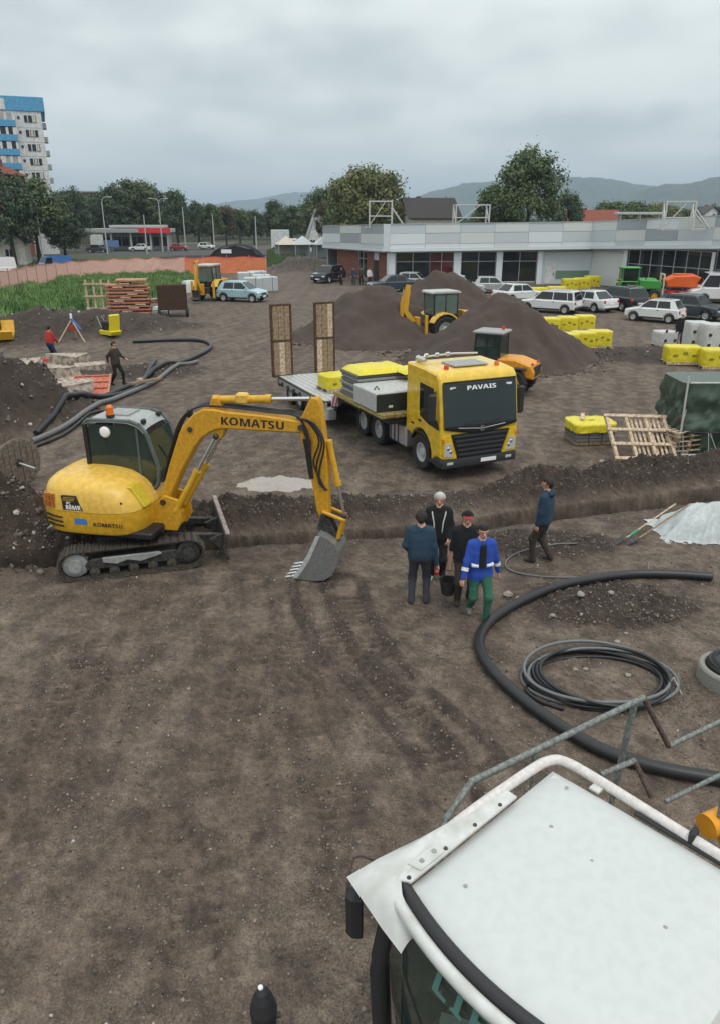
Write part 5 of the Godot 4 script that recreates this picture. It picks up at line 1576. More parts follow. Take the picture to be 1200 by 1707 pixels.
	# blue hooded top, striding
	var p5 := person("man in dark blue hooded top striding along the trench, seen from the side", on_ground(gp(900, 936)), -2.15, {"fl": V(0.10, 0, 0.14), "fr": V(-0.08, 0, -0.16), "liftr": 0.04, "hl": V(0.24, 0.88, 0.06), "hr": V(-0.24, 0.90, 0.10), "look": 0.35, "hem": 0.05, "hip": 0.955}, {"top": mat("cloth_teal", Color(0.02, 0.05, 0.09), 0.95, 0, "wear", 3.0), "legs": M.cloth_brown})
	var hd := G.new()
	hd.ball(V(0, 1.50, -0.10), V(0.13, 0.075, 0.075))
	part(p5, "hood", hd, M.cloth_teal)
	# farther off, coarser
	var A := {"hl": V(0.24, 0.95, 0.20), "hr": V(-0.24, 0.90, 0.15)}
	person("worker in red top and navy overalls standing behind the stone slabs", on_ground(gp(88, 604)), 2.6, {"lean": 0.12, "hem": -0.16, "hl": V(0.15, 0.95, 0.35), "hr": V(-0.15, 0.95, 0.35)}, {"top": M.cloth_red, "legs": mat("overall_navy", Color(0.02, 0.03, 0.08), 0.95)}, false)
	person("worker in brown jacket and black trousers walking beside the red formwork panel", on_ground(gp(197, 641)), 1.2, {"fl": V(0.1, 0, 0.25), "fr": V(-0.1, 0, -0.22), "hl": V(0.3, 1.05, 0.3), "hr": V(-0.2, 0.95, -0.2)}, {"top": M.cloth_brown, "legs": M.cloth_black}, false)
	person("man in black jacket and white scarf beside the grey wrapped blocks", on_ground(gp(1130, 578)), -0.6, A, {"top": M.cloth_black, "legs": M.cloth_slate, "hair": M.cloth_white}, false)
	var ps := [[570, 474, M.cloth_black, M.cloth_black, "person in black standing under the shop canopy beside the dark estate car"], [590, 474, M.cloth_navy, M.cloth_slate, "person in navy standing in front of the brick wall under the canopy"], [602, 474, M.cloth_slate, M.cloth_black, "person in slate grey standing near the white-shirted pair under the canopy"], [615, 475, M.cloth_white, M.cloth_black, "person in white shirt and black trousers under the shop canopy"], [636, 472, M.cloth_white, M.cloth_slate, "person in white shirt beside the dark doorway under the canopy"]]
	for k in ps.size():
		var q: Array = ps[k]
		person(q[4], on_ground(gp(q[0], q[1])), 0.4 * k - 0.8, A, {"top": q[2], "legs": q[3]}, false)

# ---------- cars: z forward, x across, origin on the ground
func leaning(prof: Array, hw0: float, y0: float, hw1: float, y1: float, off := 0.0) -> G:
	# closed side outline (z, y) whose half width goes from hw0 at y0 to hw1 at y1
	var g := G.new()
	var p := poly(prof)
	var w := func(y: float) -> float: return lerpf(hw0, hw1, clampf((y - y0) / (y1 - y0), 0, 1)) + off
	var m := p.size()
	var mid := Vector2.ZERO
	for q in p: mid += q
	mid /= m
	for k in m:
		var a := p[k]; var b := p[(k + 1) % m]
		var e := (a + b) * 0.5 - mid
		g.quad(V(-w.call(a.y), a.y, a.x), V(w.call(a.y), a.y, a.x), V(w.call(b.y), b.y, b.x), V(-w.call(b.y), b.y, b.x), V(0, e.y, e.x))
	var ix := Geometry2D.triangulate_polygon(p)
	for k in range(0, ix.size(), 3):
		for s in [-1.0, 1.0]:
			var t := []
			for j in 3: t.append(V(w.call(p[ix[k + j]].y) * s, p[ix[k + j]].y, p[ix[k + j]].x))
			g.tri(t[0], t[1], t[2], V(s, 0, 0))
	return g
func flank(prof: Array, hw0: float, y0: float, hw1: float, y1: float, s: float, off: float) -> G:
	var g := G.new()
	var p := poly(prof)
	var ix := Geometry2D.triangulate_polygon(p)
	for k in range(0, ix.size(), 3):
		var t := []
		for j in 3:
			var q := p[ix[k + j]]
			t.append(V((lerpf(hw0, hw1, clampf((q.y - y0) / (y1 - y0), 0, 1)) + off) * s, q.y, q.x))
		g.tri(t[0], t[1], t[2], V(s, 0, 0))
	return g
func car(called: String, label: String, category: String, at: Vector3, turn: float, kind: String, paint: Material, group := "", scl := 1.0) -> Node3D:
	var t := thing(called, label, category, at, turn, group)
	# length, width, belt height, roof height, wheelbase, tyre radius, screen foot z, roof front z, roof rear z, rear foot z, bonnet height, tail height
	var S = {
		"hatch": [3.6, 1.63, 0.92, 1.46, 2.34, 0.29, 1.00, 0.25, -1.30, -1.68, 0.90, 0.95],
		"sedan": [4.4, 1.75, 0.93, 1.48, 2.62, 0.31, 0.98, 0.25, -1.05, -1.68, 0.92, 1.02],
		"estate": [4.4, 1.76, 0.95, 1.58, 2.9, 0.31, 1.12, 0.40, -1.95, -2.14, 0.92, 1.0],
		"suv": [4.5, 1.86, 1.05, 1.68, 2.66, 0.36, 1.05, 0.35, -1.75, -2.15, 1.04, 1.08],
		"van": [5.6, 2.0, 1.25, 2.35, 3.3, 0.35, 2.10, 1.45, -2.62, -2.74, 1.12, 1.25]}[kind]
	var L: float = S[0] * 0.5; var W: float = S[1] * 0.5; var belt: float = S[2]; var top: float = S[3]; var wb: float = S[4] * 0.5; var r: float = S[5]
	var ar := r + 0.06
	var p := [L - 0.04, 0.30, L, 0.48, L - 0.04, 0.70, L - 0.16, S[10] - 0.10, S[6] + 0.05, S[10], S[6] - 0.1, belt, S[9] + 0.1, belt, -L + 0.12, S[11] - 0.02, -L + 0.03, S[11] - 0.16, -L, 0.55, -L + 0.05, 0.32]
	for c in [-wb, wb]:
		for k in 7:
			var a := PI - PI * k / 6
			p.append(c + cos(a) * ar); p.append(0.30 + maxf(0.0, r - 0.30 + sin(a) * ar))
	var body := part(t, "body", side_prism(p, -W, W, 0.07), paint)
	var gh := [S[6], belt - 0.02, S[7], top - 0.03, S[7] - 0.25, top, S[8] + 0.2, top, S[8], top - 0.03, S[9], belt - 0.02]
	var w0 := W - 0.05; var w1 := W - (0.24 if kind != "van" else 0.10)
	var cabin := part(t, "cabin", leaning(gh, w0, belt, w1, top), paint)
	# windows
	for s in [-1.0, 1.0]:
		var yb := belt + 0.03; var yt := top - 0.09
		var zf: float = lerpf(S[6], S[7], 0.12) - 0.10; var ztf: float = lerpf(S[6], S[7], 0.88) - 0.06
		var zr: float = lerpf(S[9], S[8], 0.10) + 0.12; var ztr: float = lerpf(S[9], S[8], 0.85) + 0.10
		var mid := (zf + zr) * 0.5 + 0.05
		if kind == "van":
			part(cabin, "side_window", flank([zf, yb, ztf, yt - 0.1, 0.62, yt - 0.1, 0.62, yb], w0, belt, w1, top, s, 0.006), M.glass_dark)
		else:
			part(cabin, "side_window", flank([zf, yb, ztf, yt, mid + 0.03, yt, mid + 0.03, yb], w0, belt, w1, top, s, 0.006), M.glass_dark)
			var q := lerpf(mid, zr, 0.72)
			part(cabin, "side_window", flank([mid - 0.03, yb, mid - 0.03, yt, q + 0.1, yt, q, yb], w0, belt, w1, top, s, 0.006), M.glass_dark)
			if kind in ["estate", "suv"]: part(cabin, "side_window", flank([q - 0.05, yb, q + 0.05, yt, ztr, yt, zr, yb], w0, belt, w1, top, s, 0.006), M.glass_dark)
		part(body, "door_handle", mk_box(V(s * (W + 0.004), belt - 0.12, mid - 0.1), V(0.02, 0.03, 0.16)), M.black_plastic)
		part(t, "mirror", mk_box(V(s * (W + 0.06), belt + 0.05, S[6] - 0.28), V(0.16, 0.12, 0.09), 0.03), paint)
		part(t, "headlight", mk_box(V(s * (W - 0.24), 0.68, L - 0.06), V(0.34, 0.13, 0.08), 0.03), M.lamp_lens)
		part(t, "tail_light", mk_box(V(s * (W - 0.15), S[11] - 0.22, -L + 0.03), V(0.22, 0.2, 0.08), 0.03), M.red_lens)
		part(body, "sill", mk_box(V(s * (W - 0.02), 0.31, 0), V(0.05, 0.09, wb * 2 - ar * 2 - 0.05), 0.01), M.black_plastic)
		for z in [-wb, wb]:
			var wh := wheel(t, "wheel", V(s * (W - 0.10), r, z), r, 0.2, 0.62, 0, "tyre_rim", s, false)
			wh.rotation.y = PI / 2
	# screens
	for e in [[S[6], S[7], 1.0], [S[9], S[8], -1.0]]:
		var a := V(0, belt + 0.02, lerpf(e[0], e[1], 0.06)); var b := V(0, top - 0.06, lerpf(e[0], e[1], 0.93))
		var n := V(0, absf(b.z - a.z), e[2] * (b.y - a.y)).normalized() * 0.008
		var g := G.new()
		g.quad(a + n + V(-w0 + 0.07, 0, 0), a + n + V(w0 - 0.07, 0, 0), b + n + V(w1 - 0.06, 0, 0), b + n + V(-w1 + 0.06, 0, 0), n)
		if kind != "van" or e[2] > 0.0: part(cabin, "windscreen" if e[2] > 0.0 else "rear_window", g, M.glass_dark)
	part(t, "front_bumper", mk_box(V(0, 0.40, L - 0.02), V(W * 1.7, 0.2, 0.1), 0.04), M.black_plastic)
	part(t, "rear_bumper", mk_box(V(0, 0.42, -L + 0.02), V(W * 1.8, 0.16, 0.1), 0.04), paint if kind != "estate" else M.black_plastic)
	part(t, "grille", mk_box(V(0, 0.60, L - 0.01), V(W * 0.9, 0.14, 0.04), 0.01), M.black_plastic)
	part(t, "number_plate", mk_box(V(0, 0.62, -L - 0.005), V(0.5, 0.11, 0.02), 0.004), M.print_white)
	part(t, "number_plate", mk_box(V(0, 0.42, L + 0.035), V(0.5, 0.11, 0.02), 0.004), M.print_white)
	if kind in ["estate", "suv"]:
		for s in [-1.0, 1.0]: part(cabin, "roof_rail", mk_tube([V(s * w1 * 0.93, top + 0.04, S[7] - 0.3), V(s * w1 * 0.93, top + 0.04, S[8] + 0.25)], 0.02, 6), M.aluminium)
	t.scale = Vector3.ONE * scl
	return t
func place_at(px: float, py: float) -> Vector3:
	return on_ground(gp(px, py))
func make_cars() -> void:
	var white := mat("car_white", Color(0.74, 0.75, 0.75), 0.25); var silver := mat("car_silver", Color(0.46, 0.47, 0.47), 0.3, 0.3)
	var black := mat("car_black", Color(0.016, 0.017, 0.022), 0.25); var slate := mat("car_slate", Color(0.055, 0.07, 0.08), 0.28, 0.2)
	var navy := mat("car_navy", Color(0.025, 0.04, 0.06), 0.28); var sky := mat("car_sky", Color(0.33, 0.50, 0.54), 0.3); var blue := mat("car_blue", Color(0.04, 0.16, 0.42), 0.3)
	for m in [white, black, slate, navy, blue, sky]:
		m.clearcoat_enabled = true; m.clearcoat = 0.7; m.clearcoat_roughness = 0.05
	car("parked_car", "small white hatchback parked beside the slate grey crossover", "car", place_at(1089, 536), -2.25, "hatch", white)
	car("parked_car", "slate grey crossover parked facing the yard beside the white hatchback", "car", place_at(1152, 530), 0.75, "suv", slate, "", 0.95)
	var es := car("parked_car", "white estate car with roof rails in front of the yellow pallets", "car", place_at(915, 520), -2.2, "estate", white)
	part(es, "dark_lettering", mk_box(V(-0.89, 0.62, 0.5), V(0.01, 0.08, 0.7)), M.print_black)
	car("parked_car", "white saloon parked between the white estate and the dark off-roader", "car", place_at(977, 518), -2.55, "sedan", white)
	car("parked_car", "black off-road car seen from behind beside the green tractor", "car", place_at(1030, 516), -2.75, "suv", black)
	car("parked_car", "white saloon with its bonnet hidden behind yellow wrapped pallets", "car", place_at(864, 503), 2.0, "sedan", white)
	car("parked_car", "silver off-road car parked before the shop glazing beyond the backhoe", "car", place_at(765, 492), 1.35, "suv", silver)
	car("parked_car", "dark blue saloon parked before the red shop window", "car", place_at(652, 487), -1.3, "sedan", navy)
	car("parked_car", "silver hatchback half hidden behind the earth heap by the shop", "car", place_at(690, 480), 1.2, "hatch", silver)
	car("parked_car", "small silver hatchback behind the white saloon near the shop", "car", place_at(818, 487), 1.5, "hatch", silver)
	car("parked_van", "tall white panel van standing before the right shop wing", "van", place_at(1202, 506), -1.75, "van", white)
	car("parked_car", "dark estate car beside the brick wall under the canopy", "car", place_at(548, 470), -0.5, "suv", black)
	car("parked_car", "pale blue hatchback parked beside the white crates", "car", place_at(405, 503), 1.25, "hatch", sky, "", 1.1)
	car("parked_van", "bright blue small van on the road behind the orange netting", "van", place_at(92, 452), -0.75, "van", blue, "", 0.8)
	car("parked_van", "white van cut off by the picture edge behind the netting", "van", place_at(-12, 464), -0.9, "van", white, "", 0.95)
	# cars along the far street
	var far := [[300, 418, "red", 1.4], [165, 421, "grey", 1.5], [235, 419, "white", -1.5], [500, 414, "white", 1.3], [525, 412, "red", -1.4], [205, 416, "grey", -1.5], [345, 416, "white", 1.2]]
	var red := mat("car_red", Color(0.35, 0.03, 0.03), 0.3)
	var fl := {"red": red, "grey": slate, "white": white}
	var lab := ["red hatchback on the far street beside the filling station", "grey saloon parked before the blue shop front", "white saloon parked before the low grey canopy", "white saloon passing the white box lorry", "red hatchback before the pointed white house", "grey saloon behind the thin concrete pole", "white saloon next to the black marquee"]
	for k in far.size():
		car("street_car", lab[k], "car", gp(far[k][0], far[k][1]) * V(1, 0, 1), far[k][3], "hatch" if k % 3 == 0 else "sedan", fl[far[k][2]], "cars along the far street")

# ---------- backhoe loader: z forward (front bucket), rear arm folded
func backhoe(label: String, at: Vector3, turn: float, fold: int) -> Node3D:
	var t := thing("backhoe_loader", label, "backhoe", at, turn)
	var ch := part(t, "chassis", mk_box(V(0, 0.85, 0.3), V(0.9, 0.5, 4.2), 0.05), M.dark_steel)
	part(t, "bonnet", side_prism([0.7, 1.0, 2.3, 1.0, 2.35, 1.35, 2.1, 1.55, 0.7, 1.7], -0.5, 0.5, 0.06), M.yellow)
	part(t, "bonnet_grille", mk_box(V(0, 1.2, 2.36), V(0.8, 0.36, 0.04), 0.01), M.black_plastic)
	for s in [-1.0, 1.0]:
		var w1 := wheel(t, "wheel", V(s * 0.85, 0.75, -0.75), 0.75, 0.5, 0.55, 18, "light_grey", s); w1.rotation.y = PI / 2
		var w2 := wheel(t, "wheel", V(s * 0.82, 0.48, 1.75), 0.48, 0.34, 0.55, 14, "light_grey", s); w2.rotation.y = PI / 2
		var fd := []
		for k in 9:
			var a := PI * (0.08 + 0.78 * k / 8)
			fd.append_array([-0.75 + cos(a) * 0.95, 0.75 + sin(a) * 0.95])
		for k in 9:
			var a := PI * (0.86 - 0.78 * k / 8)
			fd.append_array([-0.75 + cos(a) * 0.85, 0.75 + sin(a) * 0.85])
		part(t, "fender", side_prism(fd, s * 0.85 - 0.28, s * 0.85 + 0.28, 0.02), M.yellow_pale)
		# loader arms and stabilisers
		part(t, "loader_arm", side_prism([0.55, 1.45, 0.75, 1.6, 2.2, 1.15, 2.95, 0.45, 2.85, 0.3, 2.1, 0.95], s * 0.66 - 0.06, s * 0.66 + 0.06, 0.01), M.yellow)
		hydraulic(t, V(s * 0.66, 0.9, 0.9), V(s * 0.66, 1.0, 2.2), 0.6, 0.05, M.yellow)
		var sb := part(t, "stabiliser", mk_box(V(s * 0.95, 0.95, -1.95), V(0.16, 1.3, 0.16), 0.02), M.yellow)
		part(sb, "stabiliser_foot", mk_box(V(s * 0.95, 0.28, -1.95), V(0.34, 0.08, 0.3), 0.02), M.dark_steel)
	part(t, "front_bucket", side_prism([2.9, 0.1, 3.7, 0.08, 3.72, 0.12, 3.1, 0.18, 2.96, 0.45, 3.02, 0.85, 2.94, 0.88, 2.82, 0.5], -1.1, 1.1, 0.01), M.yellow_dirty)
	# cab
	var cab := part(t, "cab_base", mk_box(V(0, 1.35, -0.55), V(1.3, 0.5, 1.5), 0.05), M.black_paint)
	var top := 2.72
	for s in [-1.0, 1.0]:
		for z in [-1.35, -0.6, 0.2]: part(cab, "cab_post", mk_tube([V(s * 0.68, 1.4, z * 0.95), V(s * 0.62, top, z)], 0.04, 6), M.black_paint)
		part(cab, "side_window", mk_box(V(s * 0.645, 2.1, -0.95), V(0.012, 1.1, 0.66)), M.glass_clear)
		part(cab, "side_window", mk_box(V(s * 0.645, 2.1, -0.2), V(0.012, 1.1, 0.72)), M.glass_clear)
	part(cab, "windscreen", mk_box(V(0, 2.1, 0.2), V(1.2, 1.15, 0.012)), M.glass_clear)
	part(cab, "rear_window", mk_box(V(0, 2.1, -1.34), V(1.2, 1.15, 0.012)), M.glass_clear)
	part(cab, "cab_roof", side_prism([-1.5, top, 0.36, top, 0.40, top + 0.06, 0.25, top + 0.15, -1.4, top + 0.15, -1.5, top + 0.08], -0.72, 0.72, 0.03), M.light_grey)
	part(cab, "seat", mk_box(V(0, 1.9, -0.55), V(0.5, 0.8, 0.2), 0.06), M.seat_cloth)
	part(cab, "steering_wheel", mk_tube([V(0, 1.6, 0.05), V(0, 1.95, -0.1)], 0.03, 6), M.black_plastic)
	# rear arm: kingpost, boom up, dipper folded back down
	part(t, "kingpost", mk_box(V(0.1, 0.95, -2.05), V(0.5, 0.9, 0.25), 0.04), M.yellow_dirty)
	var g := G.new()
	var bm := [-2.1, 0.75, -2.35, 0.8, -2.95, 1.7, -2.75, 3.1, -2.6, 3.15, -2.55, 2.9, -2.68, 1.8, -2.15, 1.15]
	part(t, "boom", side_prism(bm, -0.02, 0.24, 0.02), M.yellow)
	part(t, "dipper", side_prism([-2.55, 3.25, -2.8, 3.2, -3.25, 2.0, -3.4, 1.0, -3.25, 0.95, -2.95, 2.0], -0.08, 0.08, 0.02) if fold == 0 else side_prism([-2.5, 3.2, -2.75, 3.25, -3.1, 2.2, -3.15, 1.2, -3.0, 1.2, -2.85, 2.2], 0.0, 0.2, 0.02), M.yellow_dirty)
	part(t, "digging_bucket", side_prism([-3.4, 1.0, -3.2, 0.95, -3.0, 0.7, -3.0, 0.35, -3.25, 0.15, -3.55, 0.3, -3.4, 0.4, -3.25, 0.45, -3.25, 0.7], -0.25, 0.35, 0.01), M.dark_steel)
	hydraulic(t, V(0.1, 1.9, -3.05), V(0.1, 3.05, -2.95), 0.6, 0.06, M.yellow)
	part(t, "hydraulic_hose", mk_tube(smooth_path([V(0.26, 1.2, -2.1), V(0.3, 1.9, -2.6), V(0.28, 2.8, -2.6), V(0.26, 3.1, -2.8)], 0.1), 0.02, 6), M.black_plastic)
	return t
func make_plant() -> void:
	backhoe("yellow backhoe loader with folded arm near the pale blue hatchback", place_at(357, 500), 2.9, 0)
	backhoe("yellow backhoe loader with glazed cab between the dark gravel heaps", V(5.0, 0, -43.5), 1.95, 1).scale = Vector3.ONE * 0.95
	# wheel loader behind the lorry
	var t := thing("wheel_loader", "orange yellow wheel loader with black cab standing behind the lorry cab", "wheel loader", place_at(822, 652), -2.05)
	t.scale = Vector3.ONE * 0.80
	part(t, "rear_body", side_prism([-2.1, 0.85, -0.3, 0.85, -0.3, 1.75, -1.2, 1.75, -2.0, 1.5, -2.15, 1.2], -0.75, 0.75, 0.08), M.orange_loader)
	part(t, "rear_grille", mk_box(V(0, 1.2, -2.12), V(1.1, 0.5, 0.06), 0.02), M.black_plastic)
	for x in [-0.5, 0.5]: part(t, "rear_lamp", mk_box(V(x, 1.55, -1.98), V(0.14, 0.12, 0.1), 0.02), M.red_lens)
	part(t, "front_frame", mk_box(V(0, 0.9, 1.2), V(0.9, 0.7, 1.8), 0.06), M.orange_loader)
	var cab := part(t, "cab_base", mk_box(V(0, 1.4, 0.25), V(1.35, 0.8, 1.3), 0.05), M.black_paint)
	for x in [-0.66, 0.66]:
		for z in [-0.38, 0.3, 0.9]: part(cab, "cab_post", mk_tube([V(x, 1.6, z), V(x * 0.96, 2.85, z * 0.95)], 0.05, 6), M.black_paint)
		part(cab, "side_window", mk_box(V(x * 0.98, 2.25, 0.25), V(0.012, 1.1, 1.2)), M.glass_green)
	part(cab, "rear_window", mk_box(V(0, 2.25, -0.38), V(1.25, 1.1, 0.012)), M.glass_green)
	part(cab, "windscreen", mk_box(V(0, 2.25, 0.9), V(1.25, 1.1, 0.012)), M.glass_green)
	part(cab, "seat", mk_box(V(0, 2.0, 0.0), V(0.5, 0.9, 0.2), 0.06), M.seat_cloth)
	part(cab, "cab_roof", mk_box(V(0, 2.9, 0.25), V(1.5, 0.14, 1.55), 0.05), M.grey_paint)
	part(cab, "beacon", _lathe_at([Vector2(0.08, 0), Vector2(0.07, 0.16), Vector2(0.001, 0.17)], V(-0.3, 2.97, -0.2), 10), M.red_lens)
	for s in [-1.0, 1.0]:
		for z in [-1.2, 1.3]:
			var w := wheel(t, "wheel", V(s * 0.85, 0.65, z), 0.65, 0.5, 0.52, 18, "orange_loader", s); w.rotation.y = PI / 2
		part(t, "lift_arm", side_prism([0.9, 1.3, 1.1, 1.45, 2.6, 0.7, 2.5, 0.5], s * 0.4 - 0.06, s * 0.4 + 0.06, 0.01), M.orange_loader)
		part(t, "fender", mk_box(V(s * 0.85, 1.36, -1.2), V(0.5, 0.06, 1.2), 0.02), M.black_plastic)
	part(t, "loader_bucket", side_prism([2.5, 0.1, 3.3, 0.08, 3.3, 0.12, 2.75, 0.2, 2.6, 0.55, 2.7, 1.0, 2.6, 1.0, 2.45, 0.5], -1.2, 1.2, 0.01), M.dark_steel)
	# green tractor
	var gr := mat("tractor_green", Color(0.05, 0.32, 0.05), 0.4, 0, "wear", 0.8)
	var tr := thing("tractor", "bright green tractor with glazed cab behind the black off-roader", "tractor", place_at(1052, 503), 1.5)
	part(tr, "bonnet", side_prism([0.3, 1.0, 2.1, 1.0, 2.15, 1.5, 1.9, 1.68, 0.3, 1.75], -0.4, 0.4, 0.06), gr)
	part(tr, "grille", mk_box(V(0, 1.3, 2.15), V(0.6, 0.5, 0.05), 0.02), M.black_plastic)
	var tc := part(tr, "cab_base", mk_box(V(0, 1.25, -0.5), V(1.2, 0.6, 1.4), 0.05), gr)
	for x in [-0.6, 0.6]:
		for z in [-1.1, 0.15]: part(tc, "cab_post", mk_tube([V(x, 1.5, z), V(x * 0.95, 2.6, z)], 0.045, 6), gr)
		part(tc, "side_window", mk_box(V(x, 2.05, -0.48), V(0.012, 1.0, 1.2)), M.glass_dark)
	part(tc, "windscreen", mk_box(V(0, 2.05, 0.16), V(1.1, 1.0, 0.012)), M.glass_dark)
	part(tc, "rear_window", mk_box(V(0, 2.05, -1.12), V(1.1, 1.0, 0.012)), M.glass_dark)
	part(tc, "cab_roof", mk_box(V(0, 2.66, -0.48), V(1.35, 0.14, 1.5), 0.05), gr)
	part(tr, "exhaust", mk_tube([V(0.35, 1.6, 1.0), V(0.35, 2.7, 1.0)], 0.05, 8), M.black_paint)
	for s in [-1.0, 1.0]:
		var w1 := wheel(tr, "wheel", V(s * 0.8, 0.78, -0.6), 0.78, 0.42, 0.5, 18, "yellow", s); w1.rotation.y = PI / 2
		var w2 := wheel(tr, "wheel", V(s * 0.75, 0.5, 1.5), 0.5, 0.3, 0.5, 14, "yellow", s); w2.rotation.y = PI / 2
		part(tr, "fender", mk_box(V(s * 0.8, 1.62, -0.6), V(0.46, 0.07, 1.3), 0.03), gr)
	var gb := thing("grass_box", "green collector box with a black inlet beside the tractor bonnet", "container", place_at(1072, 500), 0.2)
	part(gb, "box", side_prism([-0.6, 0.5, 0.6, 0.5, 0.7, 1.5, 0.4, 1.75, -0.5, 1.75], -0.7, 0.7, 0.06), gr)
	part(gb, "inlet", mk_tube([V(0.2, 1.35, 0.66), V(0.2, 1.35, 0.82)], 0.25, 14), M.black_plastic)
	part(gb, "frame", mk_box(V(0, 0.3, 0), V(1.3, 0.5, 1.0), 0.05), M.sign_red)
	# orange spreader
	var og := mat("spreader_orange", Color(0.80, 0.13, 0.02), 0.4, 0, "wear", 0.8)
	var sp := thing("orange_spreader", "orange hopper machine with cream frame standing by the white van", "hopper", place_at(1130, 503), 1.4)
	part(sp, "hopper", side_prism([-1.2, 1.1, 1.0, 1.1, 1.35, 1.9, 0.9, 2.1, -0.7, 2.05, -1.4, 1.7], -0.8, 0.8, 0.1), og)
	part(sp, "lid", mk_box(V(0, 2.12, 0.1), V(1.3, 0.06, 1.5), 0.02), og)
	part(sp, "frame", mk_box(V(0, 0.75, 0), V(1.2, 0.25, 2.2), 0.04), M.sign_red)
	for s in [-1.0, 1.0]:
		part(sp, "frame_post", mk_box(V(s * 0.7, 1.3, -1.5), V(0.12, 1.6, 0.12), 0.02), M.wall_cream)
		var w := wheel(sp, "wheel", V(s * 0.75, 0.42, -0.2), 0.42, 0.3, 0.5, 0, "light_grey", s); w.rotation.y = PI / 2
	part(sp, "frame_bar", mk_box(V(0, 2.1, -1.5), V(1.5, 0.12, 0.12), 0.02), M.wall_cream)
	# digger cut off at the left picture edge: only its bucket and arm end stand in view
	var y2 := thing("digger_bucket", "yellow digging bucket lying on the dirt heap edge beside the stone slabs", "bucket", place_at(0, 574), 0.3)
	part(y2, "shell", side_prism([-0.7, 0.0, 0.5, 0.0, 0.7, 0.45, 0.6, 0.5, 0.4, 0.2, -0.5, 0.2, -0.8, 0.9, -0.9, 0.85], -0.8, 0.8, 0.02), M.yellow)
	part(y2, "hanger", mk_box(V(0, 0.9, -0.5), V(0.3, 0.9, 0.2), 0.03), M.print_black)
	var pc := thing("plate_compactor", "small yellow plate compactor with black engine on the dirt", "compactor", place_at(186, 566), 0.9)
	part(pc, "base_plate", side_prism([-0.5, 0.05, 0.5, 0.05, 0.62, 0.25, 0.5, 0.3, -0.5, 0.3, -0.6, 0.25], -0.35, 0.35, 0.02), M.wrap_yellow)
	part(pc, "engine", mk_box(V(0, 0.55, -0.1), V(0.55, 0.5, 0.6), 0.06), M.print_black)
	part(pc, "guard", side_prism([0.3, 0.3, 0.5, 0.3, 0.62, 1.15, 0.5, 1.2, 0.42, 0.6], -0.33, 0.33, 0.03), M.wrap_yellow)
	part(pc, "handle", mk_tube([V(-0.2, 0.4, -0.5), V(-0.15, 1.0, -0.9), V(0.15, 1.0, -0.9), V(0.2, 0.4, -0.5)], 0.025, 6), M.grey_paint)

# ---------- heaps, pipes, pallets, slabs and the other things lying about
func heap_mesh(r: float, h: float, sx: float, sd: int, ridge := 0.0) -> ArrayMesh:
	var f := FastNoiseLite.new(); f.seed = sd; f.frequency = 0.35; f.fractal_octaves = 5
	var n := 60
	var g := G.new()
	var rows := []
	for i in n + 1:
		var row := []
		for j in n + 1:
			var u := j / float(n) * 2 - 1; var v := i / float(n) * 2 - 1
			var x := u * r * sx * 1.15; var z := v * r * 1.15
			var uu := x / (r * sx)
			if absf(uu) < ridge: uu = 0.0
			else: uu = signf(uu) * (absf(uu) - ridge) / (1.0 - ridge)
			var d := sqrt(uu * uu + (z / r) * (z / r))
			d += f.get_noise_2d(x * 0.8, z * 0.8) * 0.17 + 0.09 * f.get_noise_2d(atan2(z, uu * r) * 5.0, 40.0 + d) * clampf(d * 2.0, 0, 1)
			# angle of repose with a rounded top and a soft foot
			var y := h * (1.0 - smoothstep(-0.12, 1.06, d) * 0.25 - clampf(d, 0, 1) * 0.75) if d < 1.0 else -0.15
			if d < 1.0: y = maxf(y, -0.1)
			y += f.get_noise_2d(x * 1.8, z * 1.8) * 0.24 + f.get_noise_2d(x * 5.0, z * 5.0) * 0.09 + f.get_noise_2d(x * 18.0, z * 18.0) * 0.03 - 0.06
			if maxf(absf(u), absf(v)) > 0.97: y = -0.4
			row.append(V(x, y, z))
		rows.append(row)
	g.sheet(rows, false, true)
	return g.mesh()
func make_heaps() -> void:
	var a := [[V(0.9, 0, -45.0), 5.2, 2.95, 1.0, 3, "big dark gravel heap left of the yellow backhoe between the drives", 0.1],
		[V(6.8, 0, -37.3), 5.0, 3.2, 1.0, 5, "dark gravel heap directly behind the lorry cab", 0.05],
		[V(5.3, 0, -51.5), 4.6, 3.3, 1.1, 8, "tall dark gravel heap behind the backhoe cab", 0.1]]
	for q in a:
		var c: Vector3 = q[0]
		c.y = 0
		var o := put_mesh(self, "gravel_heap", heap_mesh(q[1], q[2], q[3], q[4], q[6]), M.gravel_heap)
		o.position = c
		tag(o, q[5], "heap", "dark gravel heaps")
	# patch of white sand spilled by the bank
	var f := FastNoiseLite.new(); f.seed = 6; f.frequency = 1.1
	var g := G.new(); var rows := []
	var c := gp(466, 806)
	for i in 25:
		var row := []
		for j in 41:
			var x := (j / 40.0 * 2 - 1) * 1.35; var z := (i / 24.0 * 2 - 1) * 0.85
			var d := sqrt(pow(x / 1.2, 2) + pow(z / 0.7, 2)) + 0.45 * f.get_noise_2d(x * 1.5, z * 1.5)
			row.append(V(x, land(c.x + x, c.z + z) + 0.13 * (1.0 - smoothstep(0.2, 0.95, d)) * (0.8 + 0.6 * f.get_noise_2d(x * 5, z * 5)) - 0.035 * smoothstep(0.8, 1.0, d) , z))
		rows.append(row)
	g.sheet(rows, false, true)
	var o := part(self, "sand_spill", g, M.sand_white)
	o.position = c
	tag(o, "spilled patch of white sand behind the spoil bank", "sand")
